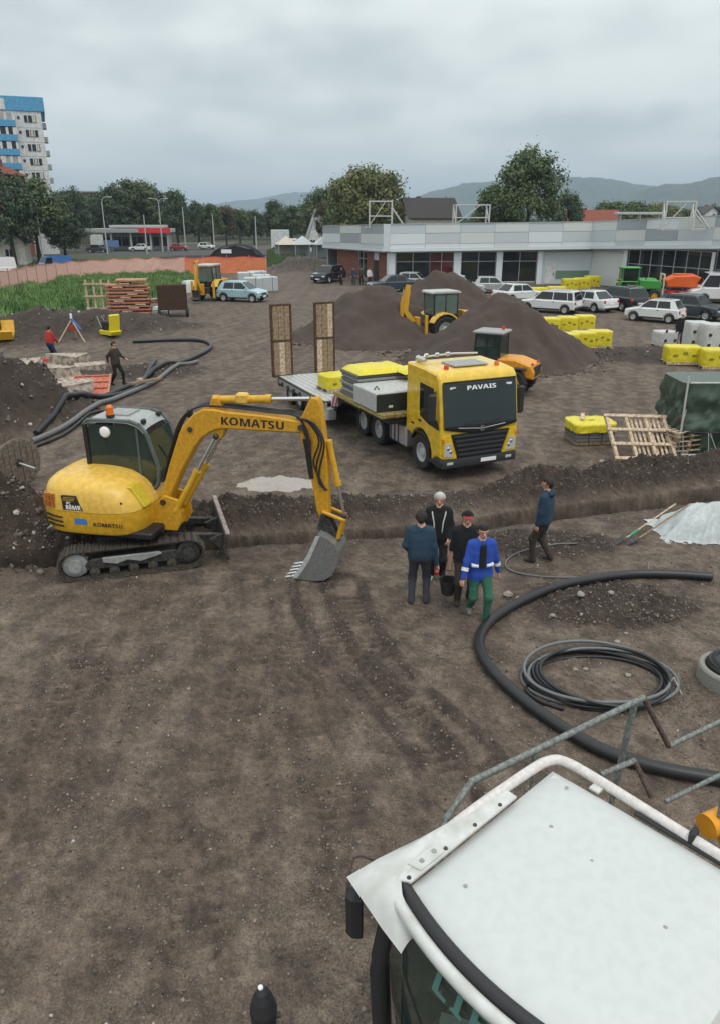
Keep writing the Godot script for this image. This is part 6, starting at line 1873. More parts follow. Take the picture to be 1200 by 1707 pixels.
func lay_path(px: Array, r: float, step := 0.25) -> Array:
	var pts := []
	for q in px:
		var p := gp(q[0], q[1]); pts.append(p)
	var out := []
	for p in smooth_path(pts, step): out.append(V(p.x, land(p.x, p.z) + r + 0.01, p.z))
	# ease the height so that a stiff pipe does not follow every lump
	for it in 6:
		for k in range(1, out.size() - 1): out[k].y = maxf((out[k - 1].y + out[k].y + out[k + 1].y) / 3.0, land(out[k].x, out[k].z) + r * 0.7)
	return out
func make_pipes() -> void:
	var p := lay_path([[1184, 970], [1120, 966], [1050, 966], [985, 975], [920, 990], [860, 1015], [815, 1045], [797, 1080], [812, 1120], [855, 1165], [920, 1215], [1000, 1262], [1090, 1292], [1200, 1312], [1330, 1330]], 0.085, 0.15)
	var t := thing("black_pipe", "thick black plastic pipe curving in a wide bow over the yard", "pipe")
	var g := G.new(); g.tube(p, 0.085, 14, false)
	part(t, "pipe_wall", g, M.pipe_black)
	var e := G.new(); e.tube([p[0] + (p[0] - p[1]).normalized() * 0.02, p[1]], 0.082, 14)
	part(t, "pipe_mouth", mk_tube([p[0] + (p[0] - p[1]).normalized() * 0.004, p[0]], 0.065, 14), M.print_black)
	# coil: many turns, each a little off the others
	rng.seed = 12
	var c := gp(998, 1139)
	var coil := thing("hose_coil", "coil of thin black hose lying inside the bow of the thick pipe", "hose coil", on_ground(c))
	for k in 9:
		var pts := []
		var ra := 1.02 + rng.randf_range(-0.10, 0.10); var rb := 0.76 + rng.randf_range(-0.06, 0.06)
		var off := V(rng.randf_range(-0.06, 0.06), 0, rng.randf_range(-0.05, 0.05))
		var ph := rng.randf() * TAU
		for s in 49:
			var a := TAU * s / 48
			pts.append(off + V(cos(a) * ra, 0.03 + (k % 4) * 0.045 + 0.025 * sin(a * 2 + ph), sin(a) * rb))
		var o := G.new(); o.tube(pts, 0.026, 8, false)
		part(coil, "hose_turn", o, M.pipe_black if k % 3 else M.hose_grey)
	var tail := smooth_path([V(-1.05, 0.04, 0.05), V(-1.15, 0.03, 0.25), V(-1.02, 0.03, 0.52), V(-0.72, 0.03, 0.72)], 0.08)
	part(coil, "hose_end", mk_tube(tail, 0.026, 8), M.pipe_black)
	part(coil, "tie", mk_tube([V(0.9, 0.0, 0.2), V(0.98, 0.24, 0.25), V(1.1, 0.0, 0.32)], 0.012, 6), M.wire_pale)
	# thin pale hose
	var w := lay_path([[960, 912], [900, 918], [860, 925], [842, 938], [850, 952], [890, 962], [950, 966], [1010, 965], [1060, 958], [1110, 958]], 0.02, 0.1)
	solo("thin_hose", mk_tube(w, 0.016, 6), M.hose_grey, "thin grey hose looping behind the thick black pipe", "hose")
	var st := gp(1078, 958)
	solo("wire_stake", mk_tube([V(0, 0, 0), V(0, 0.25, 0)], 0.008, 5), M.wire_pale, "short pale wire stake sticking up beside the thick pipe", "stake", "", on_ground(st))
	# manhole ring with black lid
	var r := thing("manhole_ring", "pale concrete manhole ring with a black lid cut by the picture edge", "manhole", on_ground(gp(1214, 1138)))
	part(r, "concrete_ring", _lathe_at([Vector2(0.42, 0.0), Vector2(0.46, 0.0), Vector2(0.46, 0.22), Vector2(0.44, 0.25), Vector2(0.38, 0.25), Vector2(0.36, 0.22), Vector2(0.36, 0.0)], V(0, 0, 0), 40), M.concrete)
	part(r, "lid", _lathe_at([Vector2(0.34, 0.12), Vector2(0.36, 0.28), Vector2(0.33, 0.34), Vector2(0.001, 0.36)], V(0, 0, 0), 36), M.pipe_black)
	part(r, "lid_rim", _lathe_at([Vector2(0.30, 0.35), Vector2(0.27, 0.38), Vector2(0.24, 0.352)], V(0, 0, 0), 36), M.black_plastic)
	# pipes of the far side
	var far := [
		[[[62, 728], [130, 690], [200, 655], [262, 628], [310, 606], [346, 588], [352, 578], [335, 571], [290, 570], [222, 573]], 0.10, "long black pipe bending back on itself past the red formwork panel", "pipe_black"],
		[[[55, 740], [120, 712], [190, 672], [250, 645], [300, 620], [330, 606]], 0.09, "grey pipe lying alongside the long black pipe by the cable reel", "hose_grey"],
		[[[128, 688], [180, 668], [225, 652], [262, 618]], 0.09, "short black pipe with an open end next to the red formwork panel", "pipe_black"],
		[[[60, 746], [105, 728], [150, 700], [185, 690]], 0.05, "thin black cable drooping beside the pipes by the reel", "pipe_black"]]
	for q in far:
		var path := lay_path(q[0], q[1], 0.4)
		solo("long_pipe", mk_tube(path, q[1], 10), M[q[3]], q[2], "pipe")
	var tie := thing("pipe_timber", "short timber laid across the bundled pipes", "timber", on_ground(gp(246, 648)), 0.9)
	part(tie, "beam", mk_box(V(0, 0.3, 0), V(1.5, 0.10, 0.12), 0.01), M.wood_old)
	part(tie, "block", mk_box(V(-0.3, 0.4, 0), V(0.2, 0.12, 0.16), 0.01), M.wood_pale)
	# cable reel
	var re := thing("cable_reel", "weathered wooden cable reel with a pale rod through its hub", "cable reel", on_ground(gp(22, 800)), 0.0)
	re.rotation.y = -0.62
	for x in [-0.42, 0.42]:
		var fl := G.new()
		fl.x = Transform3D(Basis(Vector3.BACK, PI / 2), V(x, 0.62, 0))
		fl.lathe([Vector2(0.001, -0.03), Vector2(0.62, -0.03), Vector2(0.62, 0.03), Vector2(0.001, 0.03)], 28)
		var fp := part(re, "flange", fl, M.wood_reel)
		for k in 7:
			var zz := -0.48 + k * 0.16
			var hh := sqrt(maxf(0.0, 0.60 * 0.60 - zz * zz))
			part(fp, "flange_plank", mk_box(V(x + 0.04 * signf(x), 0.62, zz), V(0.03, hh * 1.96, 0.145), 0.005), M.wood_reel)
		part(fp, "hub_plate", _lathe_at([Vector2(0.10, 0.0), Vector2(0.10, 0.02), Vector2(0.001, 0.02)], V(x + 0.055 * signf(x), 0.62, 0), 12, Basis(Vector3.BACK, -PI / 2 * signf(x))), M.dark_steel)
	part(re, "drum", mk_tube([V(-0.4, 0.62, 0), V(0.4, 0.62, 0)], 0.34, 20), M.wood_reel)
	part(re, "rod", mk_tube([V(-0.6, 0.62, 0), V(1.15, 0.60, 0.0)], 0.025, 8), M.wire_pale)

func pallet_parts(parent: Node, wd: Material, at := Transform3D.IDENTITY, slats := 7) -> void:
	for k in slats:
		var o := part(parent, "slat", mk_box(V(0, 0.13, -0.55 + k * 1.1 / (slats - 1)), V(1.2, 0.022, 0.10), 0.003), wd); o.transform = at
	for k in 3:
		var o := part(parent, "bearer", mk_box(V(-0.53 + k * 0.53, 0.108, 0), V(0.12, 0.022, 1.2), 0.003), wd); o.transform = at
		for j in 3:
			var q := part(parent, "block", mk_box(V(-0.53 + k * 0.53, 0.055, -0.52 + j * 0.52), V(0.12, 0.085, 0.12), 0.004), wd); q.transform = at
		var b := part(parent, "foot_board", mk_box(V(-0.53 + k * 0.53, 0.008, 0), V(0.11, 0.016, 1.2), 0.002), wd); b.transform = at
func make_site() -> void:
	# yellow film-wrapped pallets in rows on the yard
	var k := 0
	for row in [[gp(884, 556), gp(972, 550), 4, " yellow pallet from the gravel heap in the row nearer the parked estate car"], [gp(912, 587), gp(996, 581), 4, " yellow pallet from the gravel heap in the row farther from the parked cars"]]:
		for i in row[2]:
			var p: Vector3 = row[0].lerp(row[1], i / float(row[2] - 1))
			wrapped_pallet(["first", "second", "third", "fourth"][i] + row[3], "", on_ground(p), 0.05 + 0.04 * sin(i * 2.0), V(1.15, 0.75, 1.0), "wrap_yellow", 80 + k)
			k += 1
	wrapped_pallet("single yellow pallet on a concrete slab beside the small trench", "", on_ground(gp(1133, 606)), -0.06, V(1.6, 0.7, 1.0), "wrap_yellow", 95)
	wrapped_pallet("yellow pallet beside the grey wrapped blocks, cut by the picture edge", "", on_ground(gp(1192, 612)), -0.1, V(1.5, 0.75, 1.0), "wrap_yellow", 96)
	var back := [[968, 482], [948, 484], [925, 500], [895, 502], [985, 478]]
	for q in back:
		wrapped_pallet("yellow pallet behind the row of parked white cars", "yellow pallets behind the cars", on_ground(gp(q[0], q[1])), 0.1, V(1.5, 0.95, 1.0), "wrap_yellow", 100 + q[0])
	# grey wrapped blocks at the edge
	var gb := [[1154, 590, 1.2], [1178, 594, 1.25], [1206, 590, 1.2], [1105, 578, 0.7]]
	for i in gb.size():
		var t := wrapped_pallet("pale grey film-wrapped block stack behind the yellow pallets" if i < 3 else "low pale grey wrapped block beside the man in the white scarf", "pale grey wrapped block stacks" if i < 3 else "", on_ground(gp(gb[i][0], gb[i][1])), 0.08 * i, V(1.05, gb[i][2], 1.0), "wrap_pale", 60 + i)
		for q in 4: part(t, "dark_label", mk_box(V(-0.3 + 0.6 * (q % 2), 0.4 + 0.5 * (q / 2), 0.525), V(0.14, 0.14, 0.012)), M.print_black)
	# stack of paving under a yellow sheet
	var ps := thing("paving_stack", "stack of brown paving slabs under a yellow sheet next to the pale pallets", "paving stack", on_ground(gp(980, 735)), 0.12)
	for i in 6:
		for j in 3: part(ps, "paving_slab", mk_box(V(-0.42 + j * 0.42, 0.06 + i * 0.105, 0.01 * (i % 2)), V(0.40, 0.09, 0.95), 0.01), M.wood_old if i < 1 else M.concrete_dark)
	var sh := part(ps, "yellow_sheet", _drape(1.36, 1.05, 0.66, 0.26, 4), M.wrap_yellow)
	part(ps, "offcut_board", mk_box(V(-0.25, 0.72, -0.25), V(0.12, 0.03, 0.8), 0.005), M.wood_pale).rotation.y = -0.4
	# pale pallets: one leaning, the others stacked behind
	var pl := thing("leaning_pallet", "large pale timber pallet leaning over the paving stack", "pallet", on_ground(gp(1068, 762)), 0.0)
	var tilt := Transform3D(Basis.from_euler(V(0.75, 0.12, -0.10)), V(0, 0.56, -0.2))
	for i in 4:
		var o := part(pl, "bearer", mk_box(V(-0.95 + i * 0.62, 0.0, 0), V(0.10, 0.09, 1.55), 0.005), M.wood_pale); o.transform = tilt
	for i in 4:
		var o := part(pl, "cross_board", mk_box(V(-0.02, 0.056, -0.72 + i * 0.48), V(2.05, 0.024, 0.10), 0.004), M.wood_pale); o.transform = tilt
	for i in 9:
		var o := part(pl, "slat", mk_box(V(-0.28 + i * 0.145, -0.06, 0), V(0.075, 0.022, 1.5), 0.004), M.wood_pale); o.transform = tilt
	for i in 5:
		var p2 := thing("pallet", ["bottom", "second lowest", "middle", "second highest", "topmost"][i] + " pale wooden pallet of the low stack beside the green tarpaulin", "pallet", on_ground(gp(1122, 748)) + V(0.03 * (i % 2), i * 0.145, 0), 0.25 + 0.05 * i, "stacked pale pallets")
		pallet_parts(p2, M.wood_pale if i % 2 == 0 else M.wood_old)
	# green tarpaulin over a frame
	var tp := thing("tarpaulin_shed", "dark green tarpaulin draped over a frame, tied with pale cords", "tarpaulin", on_ground(gp(1178, 742)), 0.0)
	var g := G.new(); var rows := []
	var f := FastNoiseLite.new(); f.seed = 41; f.frequency = 1.5; f.fractal_octaves = 3
	var hx := 1.35; var hz := 0.9; var H := 2.05
	for i in 21:
		var v := i / 20.0
		var row := []
		for j in 64:
			var a := TAU * j / 64
			var c := cos(a); var s := sin(a)
			var r := pow(pow(absf(c), 9.0) + pow(absf(s), 9.0), -1.0 / 9.0)
			var fold := 0.07 * sin(a * 17.0 + 3.0 * f.get_noise_2d(a * 2.0, v * 2.0)) * v + 0.22 * f.get_noise_3d(c * 2.6, v * 2.0, s * 2.6) * smoothstep(0.0, 0.3, v)
			if v > 0.68: fold -= 0.10 * sin((v - 0.68) * 9.0)
			row.append(V(c * r * (hx + fold), H * (1.0 - v) + 0.05, s * r * (hz + fold)))
		rows.append(row)
	g.sheet(rows, true)
	for j in 64: g.tri(V(0, H + 0.07, 0), rows[0][j], rows[0][(j + 1) % 64], Vector3.UP)
	part(tp, "tarpaulin", g, M.tarp_green)
	part(tp, "ridge_bar", mk_box(V(0.05, H + 0.07, hz - 0.02), V(2.5, 0.05, 0.05), 0.01), M.light_grey)
	part(tp, "frame_post", mk_tube([V(-hx + 0.08, 0, hz + 0.03), V(-hx + 0.06, H + 0.25, hz)], 0.03, 8), M.wire_pale)
	part(tp, "belt", mk_tube([V(-hx - 0.05, 0.72, hz + 0.13), V(0, 0.70, hz + 0.17), V(hx, 0.72, hz + 0.13)], 0.02, 6), M.black_plastic)
	for q in [[-0.55, 0.7, -0.45, 0.05], [-0.5, 0.7, -0.2, 0.1], [0.1, 0.7, 0.0, 0.05], [0.15, 0.7, 0.4, 0.08], [-1.3, 1.4, -1.45, 0.2], [-1.3, 0.7, -1.2, 0.1]]: part(tp, "tie_cord", mk_tube([V(q[0], q[1], hz + 0.2), V(q[2], q[3], hz + 0.22)], 0.012, 5), M.wire_pale)
	part(tp, "kerb_board", mk_box(V(0, 0.06, hz + 0.35), V(2.6, 0.1, 0.14), 0.02), M.light_grey)
	# white sheet over a mound, shovels lying on it
	var wt := thing("covered_mound", "mound covered by a crumpled white plastic sheet beside the trench", "covered mound", on_ground(gp(1185, 884)))
	rows = []; g = G.new()
	f.seed = 52; f.frequency = 1.6; f.fractal_octaves = 2
	for i in 41:
		var row := []
		for j in 61:
			var u := j / 60.0 * 2 - 1; var v := i / 40.0 * 2 - 1
			var d := pow(pow(absf(u), 3.0) + pow(absf(v), 3.0), 1.0 / 3.0)
			var y := 0.80 * (1.0 - pow(clampf(d, 0, 1), 2.6)) * (0.85 + 0.25 * u)
			y += f.get_noise_2d(u * 0.8, v * 0.8) * 0.14 + (0.12 - absf(f.get_noise_2d(u * 0.9 + v * 0.5, v * 0.6)) * 0.6) * 0.22
			var rim := 1.0 + 0.10 * f.get_noise_2d(atan2(v, u) * 2.0, 3.3)
			if d > 0.97: y = 0.015 + 0.03 * absf(f.get_noise_2d(u * 8, v * 8))
			row.append(V(u * 1.25 * rim, maxf(y, 0.012), v * 0.72 * rim))
		rows.append(row)
	g.sheet(rows, false, true)
	part(wt, "plastic_sheet", g, M.tarp_white)
	part(wt, "peg", mk_tube([V(0.25, 0.3, -0.25), V(0.27, 0.75, -0.25)], 0.025, 6), M.print_white)
	part(wt, "sheet_mark", mk_prism([0.14, 0, 0.22, 0.09, 0.30, 0, 0.25, 0.0, 0.22, 0.05, 0.19, 0.0], 0, 0.01), M.print_black).transform = Transform3D(Basis(Vector3.RIGHT, -0.8), V(-0.05, 0.42, 0.42))
	for i in 2:
		var a := on_ground(gp(1028 + i * 20, 908)); var b := on_ground(gp(1120 + i * 24, 872)) + V(0, 0.1, 0)
		var sv := thing("shovel", ["shovel with a green-banded shaft leaning on the white sheet", "shovel with a plain wooden shaft leaning on the white sheet"][i], "shovel")
		var hd := a.lerp(b, 0.12) + V(0, 0.06, 0)
		part(sv, "shaft", mk_tube([hd, hd.lerp(b + V(0, 0.42, 0), 0.5), b + V(0, 0.42, 0)], 0.018, 8), M.wood_pale if i == 0 else M.wood_old)
		if i == 0: part(sv, "grip_band", mk_tube([hd.lerp(b + V(0, 0.42, 0), 0.1), hd.lerp(b + V(0, 0.42, 0), 0.25)], 0.024, 8), mat("band_green", Color(0.04, 0.3, 0.15), 0.6))
		var bl := G.new()
		var br := []
		for r in 5:
			var rw := []
			for c in 5:
				var q := hd.lerp(a + V(0, 0.0, 0), -0.2 + r * 0.35)
				var wdt := 0.11 * (1.0 - 0.15 * r)
				rw.append(V(q.x, q.y + 0.015, q.z) + V(0.35, 0, 0.93) * (c - 2) * 0.5 * wdt + V(0, 0.02 * absf(c - 2), 0))
			br.append(rw)
		bl.sheet(br)
		part(sv, "blade", bl, M.dark_steel)
	# single rocks that stand out
	var rocks := [[846, 994, 0.16], [966, 1003, 0.14], [920, 1031, 0.09], [1027, 1076, 0.10], [1045, 1130, 0.08], [975, 1120, 0.07], [958, 1120, 0.07], [316, 1155, 0.05], [1000, 800, 0.16], [930, 800, 0.14], [862, 1000, 0.08], [1016, 1000, 0.1], [1042, 1060, 0.06]]
	rng.seed = 5
	for i in rocks.size():
		var o := put_mesh(self, "rock", stone_mesh(20 + i), mat("rock_pale", Color(0.42, 0.39, 0.35), 0.9, 0, "grain", 3.0) if i == 0 else M.rock_pale)
		var s: float = rocks[i][2] * 1.25
		o.position = on_ground(gp(rocks[i][0], rocks[i][1]), s * 0.2); o.scale = Vector3(s, s * 0.8, s * 1.1); o.rotation.y = rng.randf() * 6
		tag(o, "pale fist-sized stone lying on the brown earth", "rock", "pale stones on the yard")
	# far left: slabs, formwork, trestles
	var sl := [[22, 645, 2.6, 1.0, 0.1, "broad pale stone block at the heap foot, cut by the picture edge"], [88, 640, 2.3, 0.75, -0.1, "long pale stone slab topped by a red scrap of cloth"], [82, 658, 2.0, 0.5, 0.25, "pale stone slab lying under the longer slab"], [128, 660, 1.2, 0.5, 0.5, "small pale stone block beside the red formwork panel"], [112, 610, 1.9, 0.6, -0.2, "pale stone slab beside the worker in the red top"], [150, 618, 1.4, 0.15, 0.4, "thin pale stone slab lying flat beside the walking worker"]]
	for q in sl:
		var w: float = q[2]; var h: float = q[3]
		var st := thing("stone_slab", q[5], "stone", on_ground(gp(q[0], q[1]), -0.05), q[4])
		rng.seed = int(q[0]) + 3
		var b := []; var tt := []
		for c in [V(-1, 0, -0.6), V(1, 0, -0.6), V(1, 0, 0.6), V(-1, 0, 0.6)]:
			b.append(V(c.x * w * 0.5, 0, c.z * 0.9) + V(rng.randf_range(-0.15, 0.15), 0, rng.randf_range(-0.1, 0.1)))
			tt.append(V(c.x * w * 0.47, h + rng.randf_range(-0.12, 0.05), c.z * 0.8) + V(rng.randf_range(-0.12, 0.12), 0, rng.randf_range(-0.1, 0.1)))
		var s := G.new(); s.hexa(b, tt)
		part(st, "rough_block", s, M.stone_pale)
		var cap := []
		for c in tt: cap.append(c * V(0.93, 1, 0.9) + V(0.05, -0.02, 0.03))
		var cap2 := []
		for c in cap: cap2.append(c + V(0, 0.13, 0))
		var s2 := G.new(); s2.hexa(cap, cap2)
		part(st, "split_layer", s2, M.stone_pale)
	var rc := thing("red_cloth", "crumpled red cloth lying on the long pale slab", "cloth", on_ground(gp(74, 634)) + V(0, 0.80, 0), 0.2)
	part(rc, "cloth_fold", _saggy(0.6, 0.4, 0.12, 9), M.cloth_red)
	var fw := thing("formwork_shutter", "salmon red formwork panel with ribs lying on the ground", "formwork panel", on_ground(gp(150, 650), 0.12), 0.22)
	fw.rotation.x = 0.22
	part(fw, "plate", mk_box(V(0, 0.05, 0), V(1.65, 0.04, 1.9), 0.01), M.wood_red)
	for i in 4: part(fw, "rib", mk_box(V(0, 0.10, -0.9 + i * 0.6), V(1.65, 0.07, 0.09), 0.01), M.wood_red)
	for i in 2: part(fw, "edge_rail", mk_box(V(-0.8 + i * 1.6, 0.11, 0), V(0.08, 0.12, 1.92), 0.01), M.wood_pink)
	# stack of formwork frames by the grass
	var fs := thing("formwork_stack", "tall stack of salmon timber frames leaning at the grass edge", "formwork stack", on_ground(gp(208, 528)), 0.15)
	fs.scale = Vector3.ONE * 1.35
	for i in 10:
		var y := 0.1 + i * 0.17
		part(fs, "frame_board", mk_box(V(0.3 + 0.04 * (i % 3), y, 0.1), V(2.1, 0.08, 0.9), 0.01), M.wood_pink if i % 2 else M.wood_red)
		part(fs, "frame_batten", mk_box(V(-0.1 + 0.35 * (i % 4), y + 0.085, 0.1), V(0.5, 0.07, 0.95), 0.01), M.wood_pale)
	part(fs, "top_sheet", mk_box(V(0.55, 1.86, 0.1), V(1.5, 0.12, 0.95), 0.03), M.wood_pink)
	for i in 4: part(fs, "upright", mk_box(V(-1.7 + i * 0.38, 0.95, 0.2), V(0.09, 1.9, 0.12), 0.01), M.wood_pale)
	for i in 3: part(fs, "cross_rail", mk_box(V(-1.15, 0.5 + i * 0.6, 0.28), V(1.3, 0.09, 0.05), 0.01), M.wood_pale)
	var tb := thing("trestle_table", "low timber trestle with a salmon top next to the frame stack", "trestle", on_ground(gp(262, 524)), 0.2)
	part(tb, "table_top", mk_box(V(0, 0.95, 0), V(2.0, 0.08, 1.0), 0.01), M.wood_pink)
	for i in 4: part(tb, "leg", mk_box(V(-0.85 + 1.7 * (i % 2), 0.46, -0.4 + 0.8 * (i / 2)), V(0.08, 0.92, 0.08), 0.01), M.wood_old)
	part(tb, "shelf_board", mk_box(V(-0.3, 1.08, 0), V(1.0, 0.15, 0.7), 0.02), M.wood_pale)
	# rusty skip on wheels and scattered white scraps
	var sk := thing("rusty_skip", "rusty brown tipping skip on wheels beside the trestle", "skip", on_ground(gp(290, 526)), 0.25)
	part(sk, "tub", side_prism([-0.9, 0.5, 0.7, 0.5, 1.05, 2.2, 0.98, 2.25, 0.6, 0.62, -0.85, 0.62, -1.1, 2.1, -1.18, 2.05], -1.0, 1.0, 0.02), M.steel_rust)
	for s in [-1.0, 1.0]:
		part(sk, "tub_side", side_prism([-0.9, 0.5, 0.7, 0.5, 1.05, 2.2, -1.15, 2.1], s * 0.98 - 0.02, s * 0.98 + 0.02), M.steel_rust)
		var w := wheel(sk, "wheel", V(s * 0.95, 0.35, 0.5), 0.35, 0.2, 0.5, 0, "dark_steel", s); w.rotation.y = PI / 2
		part(sk, "prop", mk_tube([V(s * 0.9, 0.5, -0.8), V(s * 0.95, 0.0, -1.1)], 0.04, 6), M.dark_steel)
	var sc := [[266, 516], [274, 522], [318, 487]]
	for i in sc.size():
		var o := thing("plastic_scrap", ["white plastic scrap lying under the trestle", "white plastic scrap lying before the rusty skip", "white crumpled tarpaulin beside the yellow backhoe"][i], "scrap", on_ground(gp(sc[i][0], sc[i][1])), i * 1.0)
		part(o, "crumpled_sheet", _saggy(0.9 if i < 2 else 2.2, 0.6 if i < 2 else 1.4, 0.25 if i < 2 else 1.0, 30 + i), M.tarp_white)
	# tripod with blue and red cloths
	var tr := thing("survey_tripod", "timber tripod with blue and red cloths standing on the dug earth", "tripod", on_ground(gp(125, 572)), 0.2)
	tr.scale = Vector3.ONE * 0.8
	for q in [V(-1.0, 0, 0.3), V(0.75, 0, 0.4), V(0.1, 0, -0.8)]: part(tr, "leg", mk_tube([q, V(0, 1.5, 0)], 0.05, 6), M.wood_pale)
	part(tr, "blue_cloth", mk_prism([-0.1, 1.55, 0.05, 1.6, 0.6, 0.85, 0.45, 0.8], -0.05, 0.08, 0.02), M.print_blue)
	part(tr, "red_cloth", mk_prism([-0.2, 1.1, 0.25, 1.15, 0.15, 0.75, -0.25, 0.8], -0.04, 0.08, 0.02), M.cloth_red)
	part(tr, "head", mk_box(V(0, 1.7, 0), V(0.14, 0.4, 0.14), 0.03), M.print_white)
	# white crates
	var wc := [[424, 488, 1.0, 0], [437, 482, 1.2, 0], [412, 478, 1.0, 1], [430, 476, 1.2, 1], [446, 486, 1.0, 0]]
	for i in wc.size():
		var o := thing("white_crate", ["white crate directly beside the rear of the pale blue hatchback", "white crate behind the strapped pair beside the pale blue hatchback", "white crate standing nearest the yellow backhoe behind the hatchback", "white crate hindmost in the pile by the orange netting", "white crate at the open end of the pile beside the drive"][i], "crate", on_ground(gp(wc[i][0], wc[i][1])), 0.12 * i, "white crates in a pile")
		part(o, "shell", mk_box(V(0, 0.75, 0), V(1.7, 1.3, 1.4), 0.06), M.tarp_white)
		part(o, "skid", mk_box(V(0, 0.05, 0), V(1.7, 0.1, 1.4), 0.01), M.wood_old)
		part(o, "strap", mk_box(V(0.3, 0.75, 0), V(0.06, 1.32, 1.42), 0.01), M.hose_grey)
func _drape(w: float, d: float, y: float, drop: float, sd: int) -> G:
	var f := FastNoiseLite.new(); f.seed = sd; f.frequency = 1.5
	var g := G.new(); var rows := []
	for i in 9:
		var v := i / 8.0
		var row := []
		for k in 40:
			var a := TAU * k / 40
			var c := cos(a); var s := sin(a)
			var r := pow(pow(absf(c), 8.0) + pow(absf(s), 8.0), -1.0 / 8.0)
			var q := minf(1.0, v * 2.0); var dn := maxf(0.0, v - 0.5) * 2.0
			var wob := f.get_noise_3d(c * 3.0, v * 3.0, s * 3.0) * 0.06
			row.append(V(c * r * (w * 0.5 * q + wob * dn), y + 0.02 + wob * 0.7 - dn * drop * (1.0 + wob * 4.0), s * r * (d * 0.5 * q + wob * dn)))
		rows.append(row)
	g.sheet(rows, true, true)
	return g

# ---------- shop building with a panelled fascia and glazed fronts
func wall_quad(g: G, a: Vector3, b: Vector3, y0: float, y1: float, y2: float, off := 0.0, foot2 := -99.0) -> void:
	var yz := y0 if foot2 < -90.0 else foot2
	# upright slab from a to b: foot y0, tops y1 (at a) and y2 (at b), 0.12 thick behind the face
	var d := (b - a).normalized(); var n := d.cross(Vector3.UP) * -1.0
	n = Vector3(-d.z, 0, d.x)
	var f := n * off
	var k := n * (off - 0.12)
	g.hexa([a * V(1, 0, 1) + V(0, y0, 0) + f, b * V(1, 0, 1) + V(0, yz, 0) + f, b * V(1, 0, 1) + V(0, yz, 0) + k, a * V(1, 0, 1) + V(0, y0, 0) + k],
		[a * V(1, 0, 1) + V(0, y1, 0) + f, b * V(1, 0, 1) + V(0, y2, 0) + f, b * V(1, 0, 1) + V(0, y2, 0) + k, a * V(1, 0, 1) + V(0, y1, 0) + k])
func shop_front(t: Node3D, a: Vector3, b: Vector3, spec: Array, base := 0.0, head := 3.25) -> void:
	# spec: list of [from, to, kind] along a-b in 0..1
	for s in spec:
		var p := a.lerp(b, s[0]); var q := a.lerp(b, s[1])
		var d := (q - p).normalized()
		var n := Vector3(-d.z, 0, d.x)
		var l := p.distance_to(q)
		match s[2]:
			"glass":
				var g := G.new(); wall_quad(g, p, q, base + 0.25, head, head, -0.25)
				var pane := part(t, "shop_window", g, M[s[3]] if s.size() > 3 else M.glass_shop)
				var cnt := maxi(2, int(round(l / 1.55)))
				for k in cnt + 1:
					var m := p.lerp(q, k / float(cnt))
					part(pane, "mullion", mk_tube([m + V(0, base + 0.25, 0) - n * 0.24, m + V(0, head, 0) - n * 0.24], 0.045, 4), M.aluminium)
				for y in [base + 0.28, base + 2.3, head - 0.03]: part(pane, "transom", mk_tube([p + V(0, y, 0) - n * 0.235, q + V(0, y, 0) - n * 0.235], 0.04, 4), M.aluminium)
				var sl := G.new(); wall_quad(sl, p, q, base, base + 0.25, base + 0.25, -0.2)
				part(t, "plinth", sl, M.concrete)
			"wall":
				var g := G.new(); wall_quad(g, p, q, base, head, head, -0.2)
				part(t, "wall", g, M[s[3]])
			"column":
				var g := G.new(); wall_quad(g, p, q, base, head, head, 0.05)
				part(t, "column", g, M.panel_white)
			"door":
				var g := G.new(); wall_quad(g, p, q, base, base + 2.3, base + 2.3, -0.18)
				var o := part(t, "door", g, M[s[3]])
				part(o, "door_handle", mk_box(q + V(0, base + 1.05, 0) - d * 0.15 - n * 0.1, V(0.05, 0.3, 0.05)), M.dark_steel)
				var g2 := G.new(); wall_quad(g2, p, q, base + 2.3, head, head, -0.2)
				part(t, "wall", g2, M.panel_mid)
func fascia(t: Node3D, a: Vector3, b: Vector3, ya: float, yb: float, la: float, lb: float, cols: int, pat: Array) -> void:
	for c in cols:
		var p := a.lerp(b, c / float(cols)); var q := a.lerp(b, (c + 1) / float(cols))
		var d := (q - p).normalized() * 0.012
		var t0 := lerpf(ya, yb, c / float(cols)); var t1 := lerpf(ya, yb, (c + 1) / float(cols))
		for r in 3:
			# three courses: top, middle, and a narrow one below
			var f0: float = [0.66, 0.26, 0.09][r]; var f1: float = [1.0, 0.652, 0.252][r]
			var g := G.new()
			var l0 := lerpf(la, lb, c / float(cols)); var l1 := lerpf(la, lb, (c + 1) / float(cols))
			wall_quad(g, p + d, q - d, l0 + (t0 - l0) * f0, l0 + (t0 - l0) * f1, l1 + (t1 - l1) * f1, 0.62 + 0.02 * ((c + r) % 2), l1 + (t1 - l1) * f0)
			part(t, "fascia_panel", g, M[pat[(c * 3 + r) % pat.size()]])
	var e := G.new(); wall_quad(e, a, b, la - 0.05, la + (ya - la) * 0.085, lb + (yb - lb) * 0.085, 0.72, lb - 0.05)
	part(t, "canopy_edge", e, M.panel_white)
	var cp := G.new(); wall_quad(cp, a, b, ya - 0.02, ya + 0.05, yb + 0.05, 0.68, yb - 0.02)
	part(t, "coping", cp, M.aluminium)
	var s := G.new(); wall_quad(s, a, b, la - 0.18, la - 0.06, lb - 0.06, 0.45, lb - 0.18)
	part(t, "painted_shade_strip", s, M.panel_dark)  # dark strip added in place of the shade under the canopy edge
